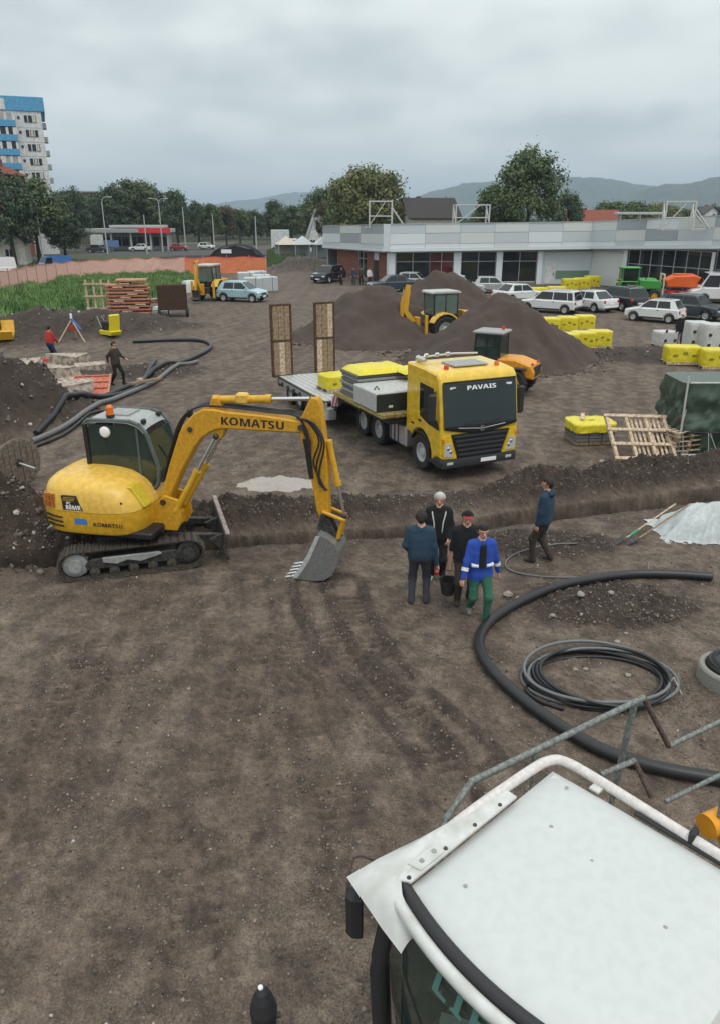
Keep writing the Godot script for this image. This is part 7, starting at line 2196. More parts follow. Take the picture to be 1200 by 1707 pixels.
func make_shop() -> void:
	var A := V(-3.9, 0, -97.0); var B := V(2.9, 0, -79.5); var C := V(23.8, 0, -81.5); var D := V(36.5, 0, -53.0)
	var t := thing("shop_building", "low shop building with pale chequered fascia panels and dark glazed fronts", "building")
	var low := 3.35
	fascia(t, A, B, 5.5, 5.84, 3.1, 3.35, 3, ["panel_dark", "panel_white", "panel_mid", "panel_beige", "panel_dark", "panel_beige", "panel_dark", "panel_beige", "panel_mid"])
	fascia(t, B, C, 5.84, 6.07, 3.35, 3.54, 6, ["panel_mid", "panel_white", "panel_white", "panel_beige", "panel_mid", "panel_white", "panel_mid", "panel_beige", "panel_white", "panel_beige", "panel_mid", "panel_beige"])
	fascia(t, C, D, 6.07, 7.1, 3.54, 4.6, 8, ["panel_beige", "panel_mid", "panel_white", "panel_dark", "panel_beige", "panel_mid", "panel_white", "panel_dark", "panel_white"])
	# roof deck and soffit
	var rf := G.new()
	var back := V(30, 0, -112)
	for y in [low - 0.02, 5.5]:
		rf.quad(A + V(0, y, 0), B + V(0, y, 0), C + V(0, y, 0), V(10, y, -112), Vector3.UP)
		rf.quad(C + V(0, y, 0), D + V(0, y, 0), V(48, y, -60), V(34, y, -112), Vector3.UP)
		rf.tri(C + V(0, y, 0), V(34, y, -112), V(10, y, -112), Vector3.UP)
	part(t, "roof_deck", rf, M.roof_grey)
	var bw := G.new()
	wall_quad(bw, A, V(10, 0, -112), 0, 5.6, 5.6); wall_quad(bw, V(10, 0, -112), V(34, 0, -112), 0, 5.6, 5.6); wall_quad(bw, V(34, 0, -112), V(48, 0, -60), 0, 5.6, 5.6)
	part(t, "back_wall", bw, M.wall_grey)
	shop_front(t, A.lerp(B, 0.15), B, [[0.0, 0.45, "wall", "brick_red"], [0.45, 0.6, "glass"], [0.6, 0.72, "wall", "brick_red"], [0.72, 0.8, "door", "print_black"], [0.8, 0.97, "wall", "brick_red"], [0.97, 1.0, "column"]])
	var wl := [[0.0, 0.035, "column"], [0.04, 0.17, "glass"], [0.17, 0.335, "glass", "glass_red"], [0.335, 0.375, "column"], [0.378, 0.62, "glass"], [0.62, 0.655, "column"], [0.658, 0.80, "glass"], [0.80, 0.82, "column"], [0.82, 0.86, "door", "wall_white"], [0.86, 1.0, "wall", "panel_mid"]]
	mat("glass_red", Color(0.10, 0.012, 0.012), 0.06)
	shop_front(t, B, C, [[0.0, 0.03, "column"], [0.035, 0.20, "glass"], [0.20, 0.315, "glass", "glass_red"], [0.315, 0.35, "column"], [0.353, 0.525, "glass"], [0.525, 0.555, "column"], [0.558, 0.73, "glass"], [0.73, 0.755, "column"], [0.755, 0.775, "wall", "panel_mid"], [0.775, 0.825, "door", "wall_white"], [0.825, 1.005, "wall", "panel_mid"]])
	part(t, "green_band", _slab(B.lerp(C, 0.83), C.lerp(B, 0.002), 0.55, 1.35, -0.16), mat("band_pale_green", Color(0.14, 0.24, 0.16), 0.6))
	shop_front(t, C, C.lerp(D, 0.5), [[-0.02, 0.30, "wall", "panel_beige"], [0.30, 0.33, "column"], [0.33, 0.98, "glass"], [0.98, 1.0, "column"]], 0.0, 3.75)
	shop_front(t, C.lerp(D, 0.5), D, [[0.0, 0.98, "glass"], [0.98, 1.0, "column"]], 0.0, 4.3)
	# corner panel between the two fascia runs
	var n1 := Vector3(-(B - A).normalized().z, 0, (B - A).normalized().x) * 0.63; var n2 := Vector3(-(C - B).normalized().z, 0, (C - B).normalized().x) * 0.63
	var cg := G.new()
	cg.hexa([B + n1 + V(0, 3.32, 0), B + n2 + V(0, 3.32, 0), B - n2 * 0.2 + V(0, 3.32, 0), B - n1 * 0.2 + V(0, 3.32, 0)], [B + n1 + V(0, 5.87, 0), B + n2 + V(0, 5.87, 0), B - n2 * 0.2 + V(0, 5.87, 0), B - n1 * 0.2 + V(0, 5.87, 0)])
	part(t, "corner_panel", cg, M.panel_white)
	# open steel frames on the roof
	frame_tower("white steel frame with a slanted strut above the chequered fascia corner", at_z(634, 370, -83.0), 2.3, 2.3, 0.0, true)
	frame_tower("low white steel railing frame beside the brown roof", at_z(784, 368, -86.0), 3.6, 2.0, 0.1, false)
	frame_tower("white steel frame with crossed struts over the right shop wing", at_z(1130, 360, -68.0), 2.3, 2.0, -0.2, true)
	var sb := thing("roof_duct", "long low white duct lying on the roof of the right wing", "duct", at_z(1065, 358, -74.0), 0.25)
	part(sb, "duct_run", mk_box(V(0, 0.12, 0), V(5.0, 0.22, 0.5), 0.03), M.light_grey)
	for k in 3: part(sb, "duct_foot", mk_box(V(-2.0 + 2 * k, -0.25, 0), V(0.1, 0.6, 0.4), 0.01), M.grey_paint)
func _slab(a: Vector3, b: Vector3, y0: float, y1: float, off: float) -> G:
	var g := G.new(); wall_quad(g, a, b, y0, y1, y1, off); return g
func frame_tower(label: String, base: Vector3, w: float, h: float, turn: float, strut: bool) -> void:
	var t := thing("roof_frame", label, "roof frame", V(base.x, 5.45, base.z), turn)
	for x in [-0.5, 0.5]:
		for z in [-0.5, 0.5]: part(t, "frame_leg", mk_box(V(x * w, h * 0.5 + 0.15, z * 1.4), V(0.13, h + 0.3, 0.13), 0.01), M.white_paint)
		part(t, "frame_bar", mk_box(V(x * w, h + 0.25, 0), V(0.11, 0.11, 1.4), 0.01), M.white_paint)
		part(t, "frame_bar", mk_tube([V(x * w, 0.4, 0.7), V(x * w, h + 0.2, -0.7)], 0.05, 6), M.white_paint)
	for z in [-0.7, 0.7]:
		for y in [h + 0.25, h * 0.5]: part(t, "frame_bar", mk_box(V(0, y, z), V(w, 0.11, 0.11), 0.01), M.white_paint)
	part(t, "frame_bar", mk_tube([V(-w * 0.5, 0.3, 0.7), V(w * 0.2, h + 0.2, 0.7)], 0.05, 6), M.white_paint)
	if strut:
		for z in [-0.7, 0.7]: part(t, "slanted_strut", mk_tube([V(w * 0.5, h * 0.85, z), V(w * 1.05, 0.2, z)], 0.07, 6), M.white_paint)
	part(t, "base_rail", mk_box(V(0.3, 0.1, 0), V(w * 1.7, 0.16, 0.16), 0.01), M.white_paint)

# ---------- town beyond
func tower_block() -> void:
	var t := thing("tower_block", "white ten-storey apartment tower with blue balconies and blue roof band", "apartment tower", at_z(84, 300, -150.0) * V(1, 0, 1), 0.37)
	var zf := 0.0
	var x1 := 0.0; var x0 := -26.0
	var top := at_z(60, 186, -150.0).y
	var fl := 2.30
	part(t, "wall", mk_box(V((x0 + x1) * 0.5, top * 0.5, zf - 8), V(x1 - x0, top, 16), 0.0), M.wall_white)
	part(t, "roof_band", mk_box(V((x0 + x1) * 0.5 + 0.3, top + 1.1, zf - 8), V(x1 - x0 + 0.8, 2.3, 16.4), 0.05), M.balcony_blue)
	part(t, "stair_head", mk_box(V(x1 - 7.0, top + 0.9, zf + 0.25), V(2.6, 1.7, 0.4), 0.02), M.wall_white)
	for k in 11:
		var y := top - 1.5 - k * fl
		if y < 2.0: break
		var bc := part(t, "balcony", mk_box(V(x1 - 7.9, y - 0.62, zf + 0.55), V(7.0, 1.05, 1.1), 0.03), M.balcony_blue)
		var lg := part(bc, "loggia_window", mk_box(V(x1 - 7.9, y + 0.50, zf + 0.45), V(6.8, 1.15, 0.9), 0.02), M.glass_dark if k % 3 else M.wall_grey)
		for j in 6: part(bc, "loggia_frame", mk_box(V(x1 - 11.2 + j * 1.32, y + 0.50, zf + 0.94), V(0.42 if (j + k) % 3 else 0.8, 1.15, 0.08)), M.wall_white)
		var w := part(t, "window", mk_box(V(x1 - 1.9, y + 0.25, zf + 0.03), V(2.0, 1.1, 0.12), 0.01), M.glass_dark)
		part(w, "window_frame", mk_box(V(x1 - 2.3, y + 0.25, zf + 0.1), V(0.14, 1.1, 0.06)), M.wall_white)
		part(w, "window_frame", mk_box(V(x1 - 1.5, y + 0.25, zf + 0.1), V(0.14, 1.1, 0.06)), M.wall_white)
		part(w, "curtain", mk_box(V(x1 - 1.2 - 0.7 * (k % 2), y + 0.25, zf + 0.095), V(0.4, 1.0, 0.02)), M.wall_cream)
		part(t, "vent_window", mk_box(V(x1 - 3.8, y + 0.4, zf + 0.03), V(0.4, 0.42, 0.1)), M.glass_dark)
		part(t, "side_balcony", mk_box(V(x1 + 0.35, y - 0.3, zf - 6), V(0.7, 0.9, 3.0), 0.02), M.wall_grey)
		part(t, "window", mk_box(V(x1 - 17.5, y + 0.25, zf + 0.03), V(2.2, 1.35, 0.12), 0.01), M.glass_dark)
		part(t, "storey_joint", mk_box(V((x0 + x1) * 0.5, y - 1.15, zf + 0.012), V(x1 - x0, 0.05, 0.03)), M.wall_grey)
func gable_house(label: String, at: Vector3, turn: float, s: Vector3, rise: float, wall: Material, roof: Material, wins := 2) -> Node3D:
	var t := thing("house", label, "house", at, turn)
	var hx := s.x * 0.5; var hz := s.z * 0.5
	part(t, "wall", mk_prism([-hx, 0, hx, 0, hx, s.y, 0, s.y + rise, -hx, s.y], -hz, hz), wall)
	for q in [-1.0, 1.0]:
		var g := G.new()
		var n := V(q * rise, hx, 0).normalized()
		var a := V(q * (hx + 0.4), s.y - 0.4 * rise / hx, 0) + n * 0.05; var b := V(0, s.y + rise, 0) + n * 0.05
		g.hexa([a + V(0, 0, -hz - 0.4), a + V(0, 0, hz + 0.4), b + V(0, 0, hz + 0.4), b + V(0, 0, -hz - 0.4)], [a + n * 0.15 + V(0, 0, -hz - 0.4), a + n * 0.15 + V(0, 0, hz + 0.4), b + n * 0.15 + V(0, 0, hz + 0.4), b + n * 0.15 + V(0, 0, -hz - 0.4)])
		part(t, "roof", g, roof)
	for k in wins:
		for r in maxi(1, int(s.y / 3.0)):
			var w := part(t, "window", mk_box(V((k - (wins - 1) * 0.5) * s.x / wins, 1.5 + r * 2.8, hz + 0.02), V(1.0, 1.3, 0.08), 0.01), M.glass_dark)
			part(w, "window_frame", mk_box(V((k - (wins - 1) * 0.5) * s.x / wins, 1.5 + r * 2.8, hz + 0.07), V(0.08, 1.3, 0.04)), M.wall_white)
	part(t, "chimney", mk_box(V(hx * 0.4, s.y + rise * 0.9, -hz * 0.3), V(0.6, 1.4, 0.6), 0.02), M.brick_red)
	return t
func lamp_post(label: String, px: float, base: float, top: float, z: float, arm: float, dbl := false) -> void:
	var a := at_z(px, base, z); var h := at_z(px, top, z).y
	var t := thing("street_lamp", label, "street lamp", V(a.x, 0, z), 0.0)
	part(t, "pole", mk_tube([V(0, 0, 0), V(0, h * 0.5, 0), V(0, h, 0)], [0.16, 0.12, 0.09], 8), M.light_grey)
	if arm != 0.0:
		for s in ([1.0, -1.0] if dbl else [1.0]):
			part(t, "bracket", mk_tube(smooth_path([V(0, h - 0.1, 0), V(arm * 0.3 * s, h + 0.6, 0), V(arm * s, h + 0.8, 0)], 0.3), 0.06, 6), M.light_grey)
			part(t, "lamp_head", mk_box(V(arm * s * 1.25, h + 0.78, 0), V(0.9, 0.16, 0.35), 0.05), M.light_grey)
func make_town() -> void:
	tower_block()
	# low neighbour houses
	gable_house("cream house with stepped gable half hidden by trees under the tower", at_z(24, 432, -118.0) * V(1, 0, 1), 0.25, V(4.2, 3.2, 6), 1.6, M.wall_cream, M.roof_brown, 1)
	gable_house("brick house roof peeping above the trees before the tower", at_z(4, 430, -140.0) * V(1, 0, 1), 0.0, V(9, 13.2, 8), 2.0, M.brick_red, M.roof_red, 3)
	gable_house("narrow white house with a steep pointed gable beyond the road", V(at_z(529, 400, -165.0).x, 0, -165.0), 0.12, V(4.4, 2.2, 6), 5.8, M.wall_white, M.wall_grey, 2)
	gable_house("long house with a wide brown roof behind the shop", V(at_z(712, 372, -125.0).x, 0, -125.0), PI / 2 + 0.15, V(9.5, 6.4, 7.5), 2.7, M.wall_cream, M.roof_brown, 2)
	gable_house("house with a red tiled roof behind the right shop wing", V(at_z(985, 365, -140.0).x, 0, -140.0), PI / 2 - 0.25, V(8, 5.6, 8.0), 1.9, M.wall_cream, M.roof_red, 2)
	gable_house("small white house far behind the right wing", V(at_z(1172, 352, -190.0).x, 0, -190.0), 0.3, V(7, 6.5, 6), 2.2, M.wall_white, M.roof_grey, 2)
	var fb := thing("flat_block", "dark flat-roofed block rising between the trees beside the tower", "building", V(at_z(142, 400, -210.0).x, 0, -210.0))
	part(fb, "wall", mk_box(V(0, 6.2, 0), V(11, 12.4, 8), 0.0), mat("wall_dun", Color(0.13, 0.12, 0.10), 0.9, 0, "wear", 0.2))
	part(fb, "roof_edge", mk_box(V(0, 12.5, 0), V(11.6, 0.4, 8.6), 0.05), M.wall_grey)
	for k in 8: part(fb, "window", mk_box(V(-4 + (k % 4) * 2.6, 10.0 - (k / 4) * 3.0, 4.02), V(1.3, 1.4, 0.08)), M.glass_dark)
	# filling station
	var z := -168.0
	var fs := thing("filling_station", "long low filling station canopy with a red sign end", "filling station", V(at_z(222, 410, z).x, 0, z), 0.06)
	part(fs, "canopy", mk_box(V(0, 3.9, 0), V(17, 0.75, 8), 0.05), M.wall_grey)
	part(fs, "canopy_top", mk_box(V(1.5, 4.7, -1), V(11, 0.5, 6), 0.05), M.light_grey)
	part(fs, "red_sign", mk_box(V(5.6, 3.95, 4.05), V(6.4, 1.0, 0.2), 0.03), M.sign_red)
	for x in [-7.5, -3.5, 0.5, 4.5, 8.0]: part(fs, "column", mk_box(V(x, 1.75, 3.2), V(0.35, 3.5, 0.35), 0.03), M.light_grey)
	part(fs, "kiosk", mk_box(V(0, 1.6, -2.5), V(15, 3.2, 3), 0.03), M.wall_grey)
	for k in 9: part(fs, "kiosk_window", mk_box(V(-6.4 + k * 1.6, 1.7, -0.98), V(1.3, 1.8, 0.08)), M.glass_shop)
	part(fs, "white_board", mk_box(V(-6.2, 2.2, 4.3), V(2.6, 2.0, 0.1), 0.02), M.wall_white)
	part(fs, "blue_panel", mk_box(V(-3.4, 1.4, 4.0), V(3.0, 1.4, 0.1), 0.02), mat("panel_blue", Color(0.12, 0.22, 0.42), 0.5))
	# lorry box and market tents
	var lb := thing("box_lorry", "white box lorry standing among the trees behind the netting", "lorry", V(at_z(468, 408, -160.0).x, 0, -160.0), 0.1)
	part(lb, "box_body", mk_box(V(0, 2.4, 0), V(3.6, 3.5, 2.4), 0.04), M.wall_white)
	part(lb, "cab", mk_box(V(2.6, 1.5, 0), V(1.5, 2.0, 2.2), 0.15), M.wall_white)
	part(lb, "cab_window", mk_box(V(3.36, 1.9, 0), V(0.05, 0.8, 1.9), 0.02), M.glass_dark)
	for x in [-1.2, 2.4]: part(lb, "wheel", mk_tube([V(x, 0.5, 1.0), V(x, 0.5, 1.25)], 0.48, 14), M.rubber)
	var mq := thing("black_marquee", "black arched marquee with a small white sign behind the orange netting", "marquee", V(at_z(395, 425, -112.0).x, 0, -112.0), 0.08)
	var g := G.new(); var rows := []
	for i in 13:
		var a := PI * i / 12
		rows.append([V(cos(a) * 4.0, sin(a) * 2.9, 2.5), V(cos(a) * 4.0, sin(a) * 2.9, 0), V(cos(a) * 4.0, sin(a) * 2.9, -2.5)])
	g.sheet(rows)
	part(mq, "canopy", g, M.black_paint)
	for i in 5:
		var arc := []
		for k in 13: arc.append(V(cos(PI * k / 12) * 4.04, sin(PI * k / 12) * 2.94, 2.5 - i * 1.25))
		part(mq, "hoop", mk_tube(arc, 0.06, 6), M.black_plastic)
	part(mq, "front_cloth", mk_prism([-3.9, 0, 3.9, 0, 3.4, 1.4, 2.4, 2.3, 0, 2.85, -2.4, 2.3, -3.4, 1.4], 2.3, 2.34), M.black_paint)
	part(mq, "white_sign", mk_box(V(-1.2, 2.1, 2.4), V(1.4, 0.5, 0.06), 0.01), M.print_white)
	for q in [[505, 414, "white pointed market tent before the pointed white house", M.tarp_white], [478, 416, "small cream market tent beside the box lorry", M.wall_cream], [540, 410, "pale market tent at the shop corner", M.tarp_white]]:
		var mt := thing("market_tent", q[2], "tent", V(at_z(q[0], q[1], -135.0).x, 0, -135.0), 0.3)
		var tg := G.new()
		for k in 4:
			var a0 := TAU * k / 4 + PI / 4; var a1 := a0 + TAU / 4
			tg.tri(V(0, 3.6, 0), V(cos(a0) * 2.4, 2.2, sin(a0) * 2.4), V(cos(a1) * 2.4, 2.2, sin(a1) * 2.4), V(cos(a0 + 0.78), 0.5, sin(a0 + 0.78)))
		part(mt, "canopy", tg, q[3])
		for k in 4: part(mt, "pole", mk_tube([V(cos(TAU * k / 4 + PI / 4) * 2.3, 0, sin(TAU * k / 4 + PI / 4) * 2.3), V(cos(TAU * k / 4 + PI / 4) * 2.3, 2.25, sin(TAU * k / 4 + PI / 4) * 2.3)], 0.06, 6), M.light_grey)
		part(mt, "side_cloth", mk_box(V(0, 1.1, -1.6), V(3.2, 2.1, 0.05)), q[3])
	lamp_post("street lamp pole standing behind the blue van", 73, 432, 337, -118.0, 0.0)
	lamp_post("street lamp with curved arm over the filling station's white board", 180, 422, 336, -150.0, 1.2)
	lamp_post("double-headed street lamp beside the red filling station sign", 272, 416, 338, -160.0, 1.2, true)
	lamp_post("thick plain concrete pole before the filling station", 246, 420, 358, -150.0, 0.0)
	lamp_post("thin pole right of the filling station among the trees", 310, 410, 345, -175.0, 0.0)
	lamp_post("pale pole in front of the brown-green trees", 358, 410, 358, -175.0, 0.0)
	lamp_post("thin pole above the black marquee", 428, 408, 360, -170.0, 0.0)
	# orange netting on posts
	var line := [gp(-60, 508), gp(0, 492), gp(60, 478), gp(130, 467), gp(230, 459), gp(310, 458)]
	var line2 := [gp(310, 458), gp(380, 457), gp(445, 456)]
	for k in 2:
		var fc := thing("netting_fence", ["faded pink safety netting strung along the grass", "bright orange safety netting before the black marquee"][k], "fence")
		var pts: Array = line if k == 0 else line2
		var path := []
		for q in smooth_path(pts, 0.8): path.append(q)
		var nt := G.new(); rows = []
		var f := FastNoiseLite.new(); f.seed = 3 + k; f.frequency = 0.4
		for i in 6:
			var row := []
			for q in path.size():
				var p: Vector3 = path[q]
				var sag := 0.18 * absf(sin(q * 0.55)) * i / 5.0
				row.append(V(p.x, land(p.x, p.z) + 0.05 + (2.0 - sag) * i / 5.0 + 0.05 * f.get_noise_2d(q, i * 3), p.z + 0.10 * f.get_noise_2d(q * 2.0, i * 1.5)))
			rows.append(row)
		nt.sheet(rows)
		part(fc, "net", nt, M.net_pink if k == 0 else M.net_orange)
		for q in range(0, path.size(), 4):
			var p: Vector3 = path[q]
			part(fc, "post", mk_tube([V(p.x, land(p.x, p.z) - 0.2, p.z - 0.08), V(p.x, land(p.x, p.z) + 2.15, p.z - 0.08)], 0.04, 6), M.wood_old if k == 0 else M.light_grey)
		part(fc, "top_tape", mk_tube(rows[5], 0.03, 5), M.net_orange if k == 0 else M.sign_red)

# ---------- trees, grass, hills
func leaf_crown(sd: int, r: Vector3, clumps: int, leaves: int, leaf: float, tone: Array, bottom := -0.75) -> ArrayMesh:
	# clumps on and in an egg; each clump holds many small leaf faces
	var q := RandomNumberGenerator.new(); q.seed = sd
	var vs := PackedVector3Array(); var ns := PackedVector3Array(); var cs := PackedColorArray()
	for k in clumps:
		var d := V(q.randfn(), q.randfn(), q.randfn()).normalized()
		if d.y < bottom: d.y = -d.y
		var rad := lerpf(0.45, 1.0, sqrt(q.randf()))
		var c := d * r * rad * q.randf_range(0.85, 1.12)
		var cr := q.randf_range(0.16, 0.30) * (r.x + r.y) * 0.5
		var tn: Color = tone[0].lerp(tone[1], q.randf())
		for l in leaves:
			var e := V(q.randfn(), q.randfn() * 0.75, q.randfn()) * 0.55
			var p := c + e * cr
			var n := (e.normalized() + V(q.randfn(), q.randfn(), q.randfn()) * 0.5 + V(0, 0.4, 0)).normalized()
			var t := n.cross(V(q.randfn(), q.randfn(), q.randfn())).normalized()
			var b := n.cross(t)
			var s := leaf * q.randf_range(0.6, 1.3)
			var cl := tn * q.randf_range(0.72, 1.25)
			var v4 := [p - t * s * 0.5, p + b * s * 0.32, p + t * s * 0.5, p - b * s * 0.32]
			for ix in [0, 1, 2, 0, 2, 3]:
				vs.append(v4[ix]); ns.append(n); cs.append(cl)
	var a := []; a.resize(Mesh.ARRAY_MAX)
	a[Mesh.ARRAY_VERTEX] = vs; a[Mesh.ARRAY_NORMAL] = ns; a[Mesh.ARRAY_COLOR] = cs
	var am := ArrayMesh.new(); am.add_surface_from_arrays(Mesh.PRIMITIVE_TRIANGLES, a)
	return am
func tree_kind(sd: int, h: float, r: Vector3, tone: Array, clumps: int, leaves: int, leaf: float, bottom := -0.75) -> Node3D:
	var q := RandomNumberGenerator.new(); q.seed = sd * 7 + 1
	var t := Node3D.new()
	var g := G.new()
	var cy := h - r.y
	g.tube([V(0, -0.3, 0), V(q.randf_range(-0.1, 0.1), h * 0.2, 0), V(0.1, cy * 0.8, 0.1), V(0, cy + r.y * 0.3, 0)], [0.035 * h, 0.024 * h, 0.018 * h, 0.005 * h], 8)
	for k in 9:
		var a := q.randf() * TAU; var y := cy * q.randf_range(0.55, 1.15)
		var e := V(cos(a) * r.x * q.randf_range(0.5, 0.85), cy + r.y * q.randf_range(-0.2, 0.6), sin(a) * r.z * q.randf_range(0.5, 0.85))
		g.tube([V(0.05, y, 0.05), V(e.x * 0.4, lerpf(y, e.y, 0.6), e.z * 0.4), e], [0.012 * h, 0.008 * h, 0.003 * h], 6)
	part(t, "trunk", g, M.bark)
	var c := put_mesh(t, "crown", leaf_crown(sd, r, clumps, leaves, leaf, tone, bottom), M.leaf)
	c.position.y = cy
	return t
func plant_tree(kind: Node3D, h0: float, label: String, px: float, base_z: float, top_py: float, wide: float, turn: float, group := "") -> void:
	var a := at_z(px, top_py, base_z)
	var h := a.y
	var o: Node3D = kind.duplicate()
	o.name = numbered("tree"); add_child(o)
	o.position = V(a.x, 0, base_z); o.rotation.y = turn
	o.scale = V(h / h0 * wide, h / h0, h / h0 * wide)
	tag(o, label, "tree", group)
func make_green() -> void:
	var lm := mat("leaf", Color(1, 1, 1), 0.75)
	lm.albedo_color = Color(1, 1, 1); lm.vertex_color_use_as_albedo = true
	lm.backlight_enabled = true; lm.backlight = Color(0.25, 0.3, 0.1)
	lm.cull_mode = BaseMaterial3D.CULL_DISABLED
	var dk := [Color(0.042, 0.068, 0.032), Color(0.080, 0.115, 0.052)]
	var md := [Color(0.062, 0.094, 0.036), Color(0.115, 0.152, 0.056)]
	var ol := [Color(0.110, 0.125, 0.040), Color(0.180, 0.190, 0.066)]
	var br := [Color(0.07, 0.055, 0.03), Color(0.12, 0.092, 0.045)]
	var k1 := tree_kind(11, 10.0, V(3.6, 3.8, 3.6), md, 90, 100, 0.40)
	var k2 := tree_kind(12, 10.0, V(3.3, 4.2, 3.3), dk, 90, 100, 0.40)
	var k3 := tree_kind(13, 10.0, V(4.6, 3.9, 4.6), ol, 130, 130, 0.34, -0.55)
	var k4 := tree_kind(14, 10.0, V(2.6, 4.4, 2.6), dk, 70, 100, 0.38)
	var k5 := tree_kind(15, 10.0, V(3.0, 3.9, 3.0), br, 70, 100, 0.38)
	var k6 := tree_kind(16, 12.0, V(4.3, 4.6, 4.0), md, 95, 150, 0.36, -0.5)
	var L := [
		[k1, 10.0, "leafy tree beside the blue van under the tower", 48, -122.0, 300, 1.0], [k2, 10.0, "dark tree at the picture edge before the tower", 2, -115.0, 292, 0.95], [k2, 10.0, "short dark tree behind the street lamp by the blue van", 100, -128.0, 352, 1.25],
		[k2, 10.0, "dark tree right of the tower foot", 118, -175.0, 316, 0.8], [k1, 10.0, "dark green tree before the flat block", 145, -190.0, 328, 1.0],
		[k2, 10.0, "broad dark tree over the filling station", 185, -185.0, 310, 0.95], [k1, 10.0, "wide round tree over the filling station canopy", 222, -190.0, 303, 1.1], [k2, 10.0, "dark tree behind the double-headed lamp", 250, -195.0, 312, 0.8],
		[k4, 10.0, "slim dark tree right of the red sign", 291, -180.0, 315, 0.85], [k2, 10.0, "dark tree in the row behind the black marquee", 328, -200.0, 338, 0.95], [k1, 10.0, "round bright green tree behind the thin poles", 350, -185.0, 342, 0.85], [k5, 10.0, "brownish tree between the green ones behind the poles", 375, -190.0, 345, 0.9],
		[k1, 10.0, "olive green tree right of the brownish one", 398, -195.0, 350, 0.9], [k2, 10.0, "low dark tree above the marquee end", 422, -200.0, 352, 1.0], [k4, 10.0, "dark slim tree left of the box lorry", 458, -210.0, 333, 1.0], [k1, 10.0, "green tree behind the white box lorry", 485, -205.0, 345, 1.2],
		[k2, 10.0, "dark tree beside the pointed white house", 510, -215.0, 342, 1.1], [k5, 10.0, "reddish brown tree behind the pointed white house", 545, -150.0, 338, 0.8], [k1, 10.0, "green tree left of the big olive tree", 538, -190.0, 316, 1.0],
		[k3, 10.0, "big round olive green tree behind the shop corner", 617, -128.0, 284, 1.0], [k1, 10.0, "small green tree beside the big olive tree", 575, -140.0, 322, 0.9],
		[k6, 12.0, "tall ragged green tree behind the shop fascia", 886, -118.0, 254, 0.92], [k1, 10.0, "lower green tree left of the tall ragged tree", 828, -125.0, 312, 0.95], [k2, 10.0, "dark small tree right of the tall ragged tree", 948, -130.0, 322, 0.7], [k4, 10.0, "small dark conifer by the brown roof", 747, -150.0, 330, 0.5],
		[k1, 10.0, "low green tree behind the red roof", 1020, -165.0, 338, 1.2], [k1, 10.0, "low green tree behind the roof duct", 1060, -170.0, 339, 1.3], [k3, 10.0, "low olive tree behind the right wing frames", 1100, -180.0, 342, 1.2], [k2, 10.0, "dark low tree at the far right edge", 1190, -190.0, 344, 1.0], [k1, 10.0, "green shrub-like tree beside the small far house", 1150, -185.0, 350, 1.1]]
	rng.seed = 3
	for q in L: plant_tree(q[0], q[1], q[2], q[3], q[4], q[5], q[6], rng.randf() * 6.0)
	# a far wood closing the view between the trees
	var xf := []; var cols := []
	for k in 260:
		var z := -rng.randf_range(230, 420); var px := rng.randf_range(-60, 1260)
		var p := at_z(px, 362, z)
		var h := rng.randf_range(6.0, 9.5) + maxf(0.0, (560.0 - px) / 560.0) * 2.5
		xf.append(Transform3D(Basis(Vector3.UP, rng.randf() * 6).scaled(Vector3(h / 10.0 * 1.2, h / 10.0, h / 10.0 * 1.2)), V(p.x, h * 0.45, z)))
	scatter("far_wood", leaf_crown(44, V(4.2, 4.6, 4.2), 40, 45, 0.55, dk), lm, xf, [], "far-off belt of dark trees beyond the town", "wood")
	for k in [k1, k2, k3, k4, k5, k6]: k.free()
	# weeds: tufts of blades between the netting and the dug earth
	var tuft := leaf_tuft(5)
	xf = []; cols = []
	var area := PackedVector2Array()
	for q in [[-60, 545], [-60, 505], [0, 494], [60, 481], [130, 470], [230, 462], [315, 461], [330, 470], [322, 484], [270, 492], [245, 505], [170, 512], [100, 528], [40, 538]]:
		var p := gp(q[0], q[1]); area.append(Vector2(p.x, p.z))
	var mx := [1e9, -1e9, 1e9, -1e9]
	for p in area: mx = [minf(mx[0], p.x), maxf(mx[1], p.x), minf(mx[2], p.y), maxf(mx[3], p.y)]
	while xf.size() < 15000:
		var p := Vector2(rng.randf_range(mx[0], mx[1]), rng.randf_range(mx[2], mx[3]))
		var n := nz2.get_noise_2d(p.x * 0.25, p.y * 0.25)
		if not Geometry2D.is_point_in_polygon(p + Vector2(n, n) * 1.2, area): continue
		var s := 0.62 * rng.randf_range(0.45, 1.15) * (1.0 + n * 1.0 + 0.6 * nz2.get_noise_2d(p.x * 0.9, p.y * 0.9))
		xf.append(Transform3D(Basis(Vector3.UP, rng.randf() * 6).scaled(Vector3(s * 1.1, s, s * 1.1)), V(p.x, land(p.x, p.y), p.y)))
		cols.append(Color(0.10, 0.22, 0.06).lerp(Color(0.20, 0.33, 0.11), clampf(rng.randf() * 0.7 + 0.2 + n * 1.6, 0, 1)))
	var gm := mat("weed", Color(1, 1, 1), 0.8)
	gm.albedo_color = Color(1, 1, 1); gm.vertex_color_use_as_albedo = true; gm.cull_mode = BaseMaterial3D.CULL_DISABLED; gm.backlight_enabled = true; gm.backlight = Color(0.2, 0.3, 0.1)
	scatter("weeds", tuft, gm, xf, cols, "tall green weeds between the pink netting and the dug earth", "weeds")
	xf = []; cols = []
	for k in 1500:
		var px := rng.randf_range(448, 508); var py := rng.randf_range(419, 446)
		var p := gp(px, py)
		var s := rng.randf_range(0.5, 0.9)
		xf.append(Transform3D(Basis(Vector3.UP, rng.randf() * 6).scaled(Vector3(s, s, s)), V(p.x, land(p.x, p.z), p.z)))
		cols.append(Color(0.08, 0.16, 0.05).lerp(Color(0.15, 0.22, 0.08), rng.randf()))
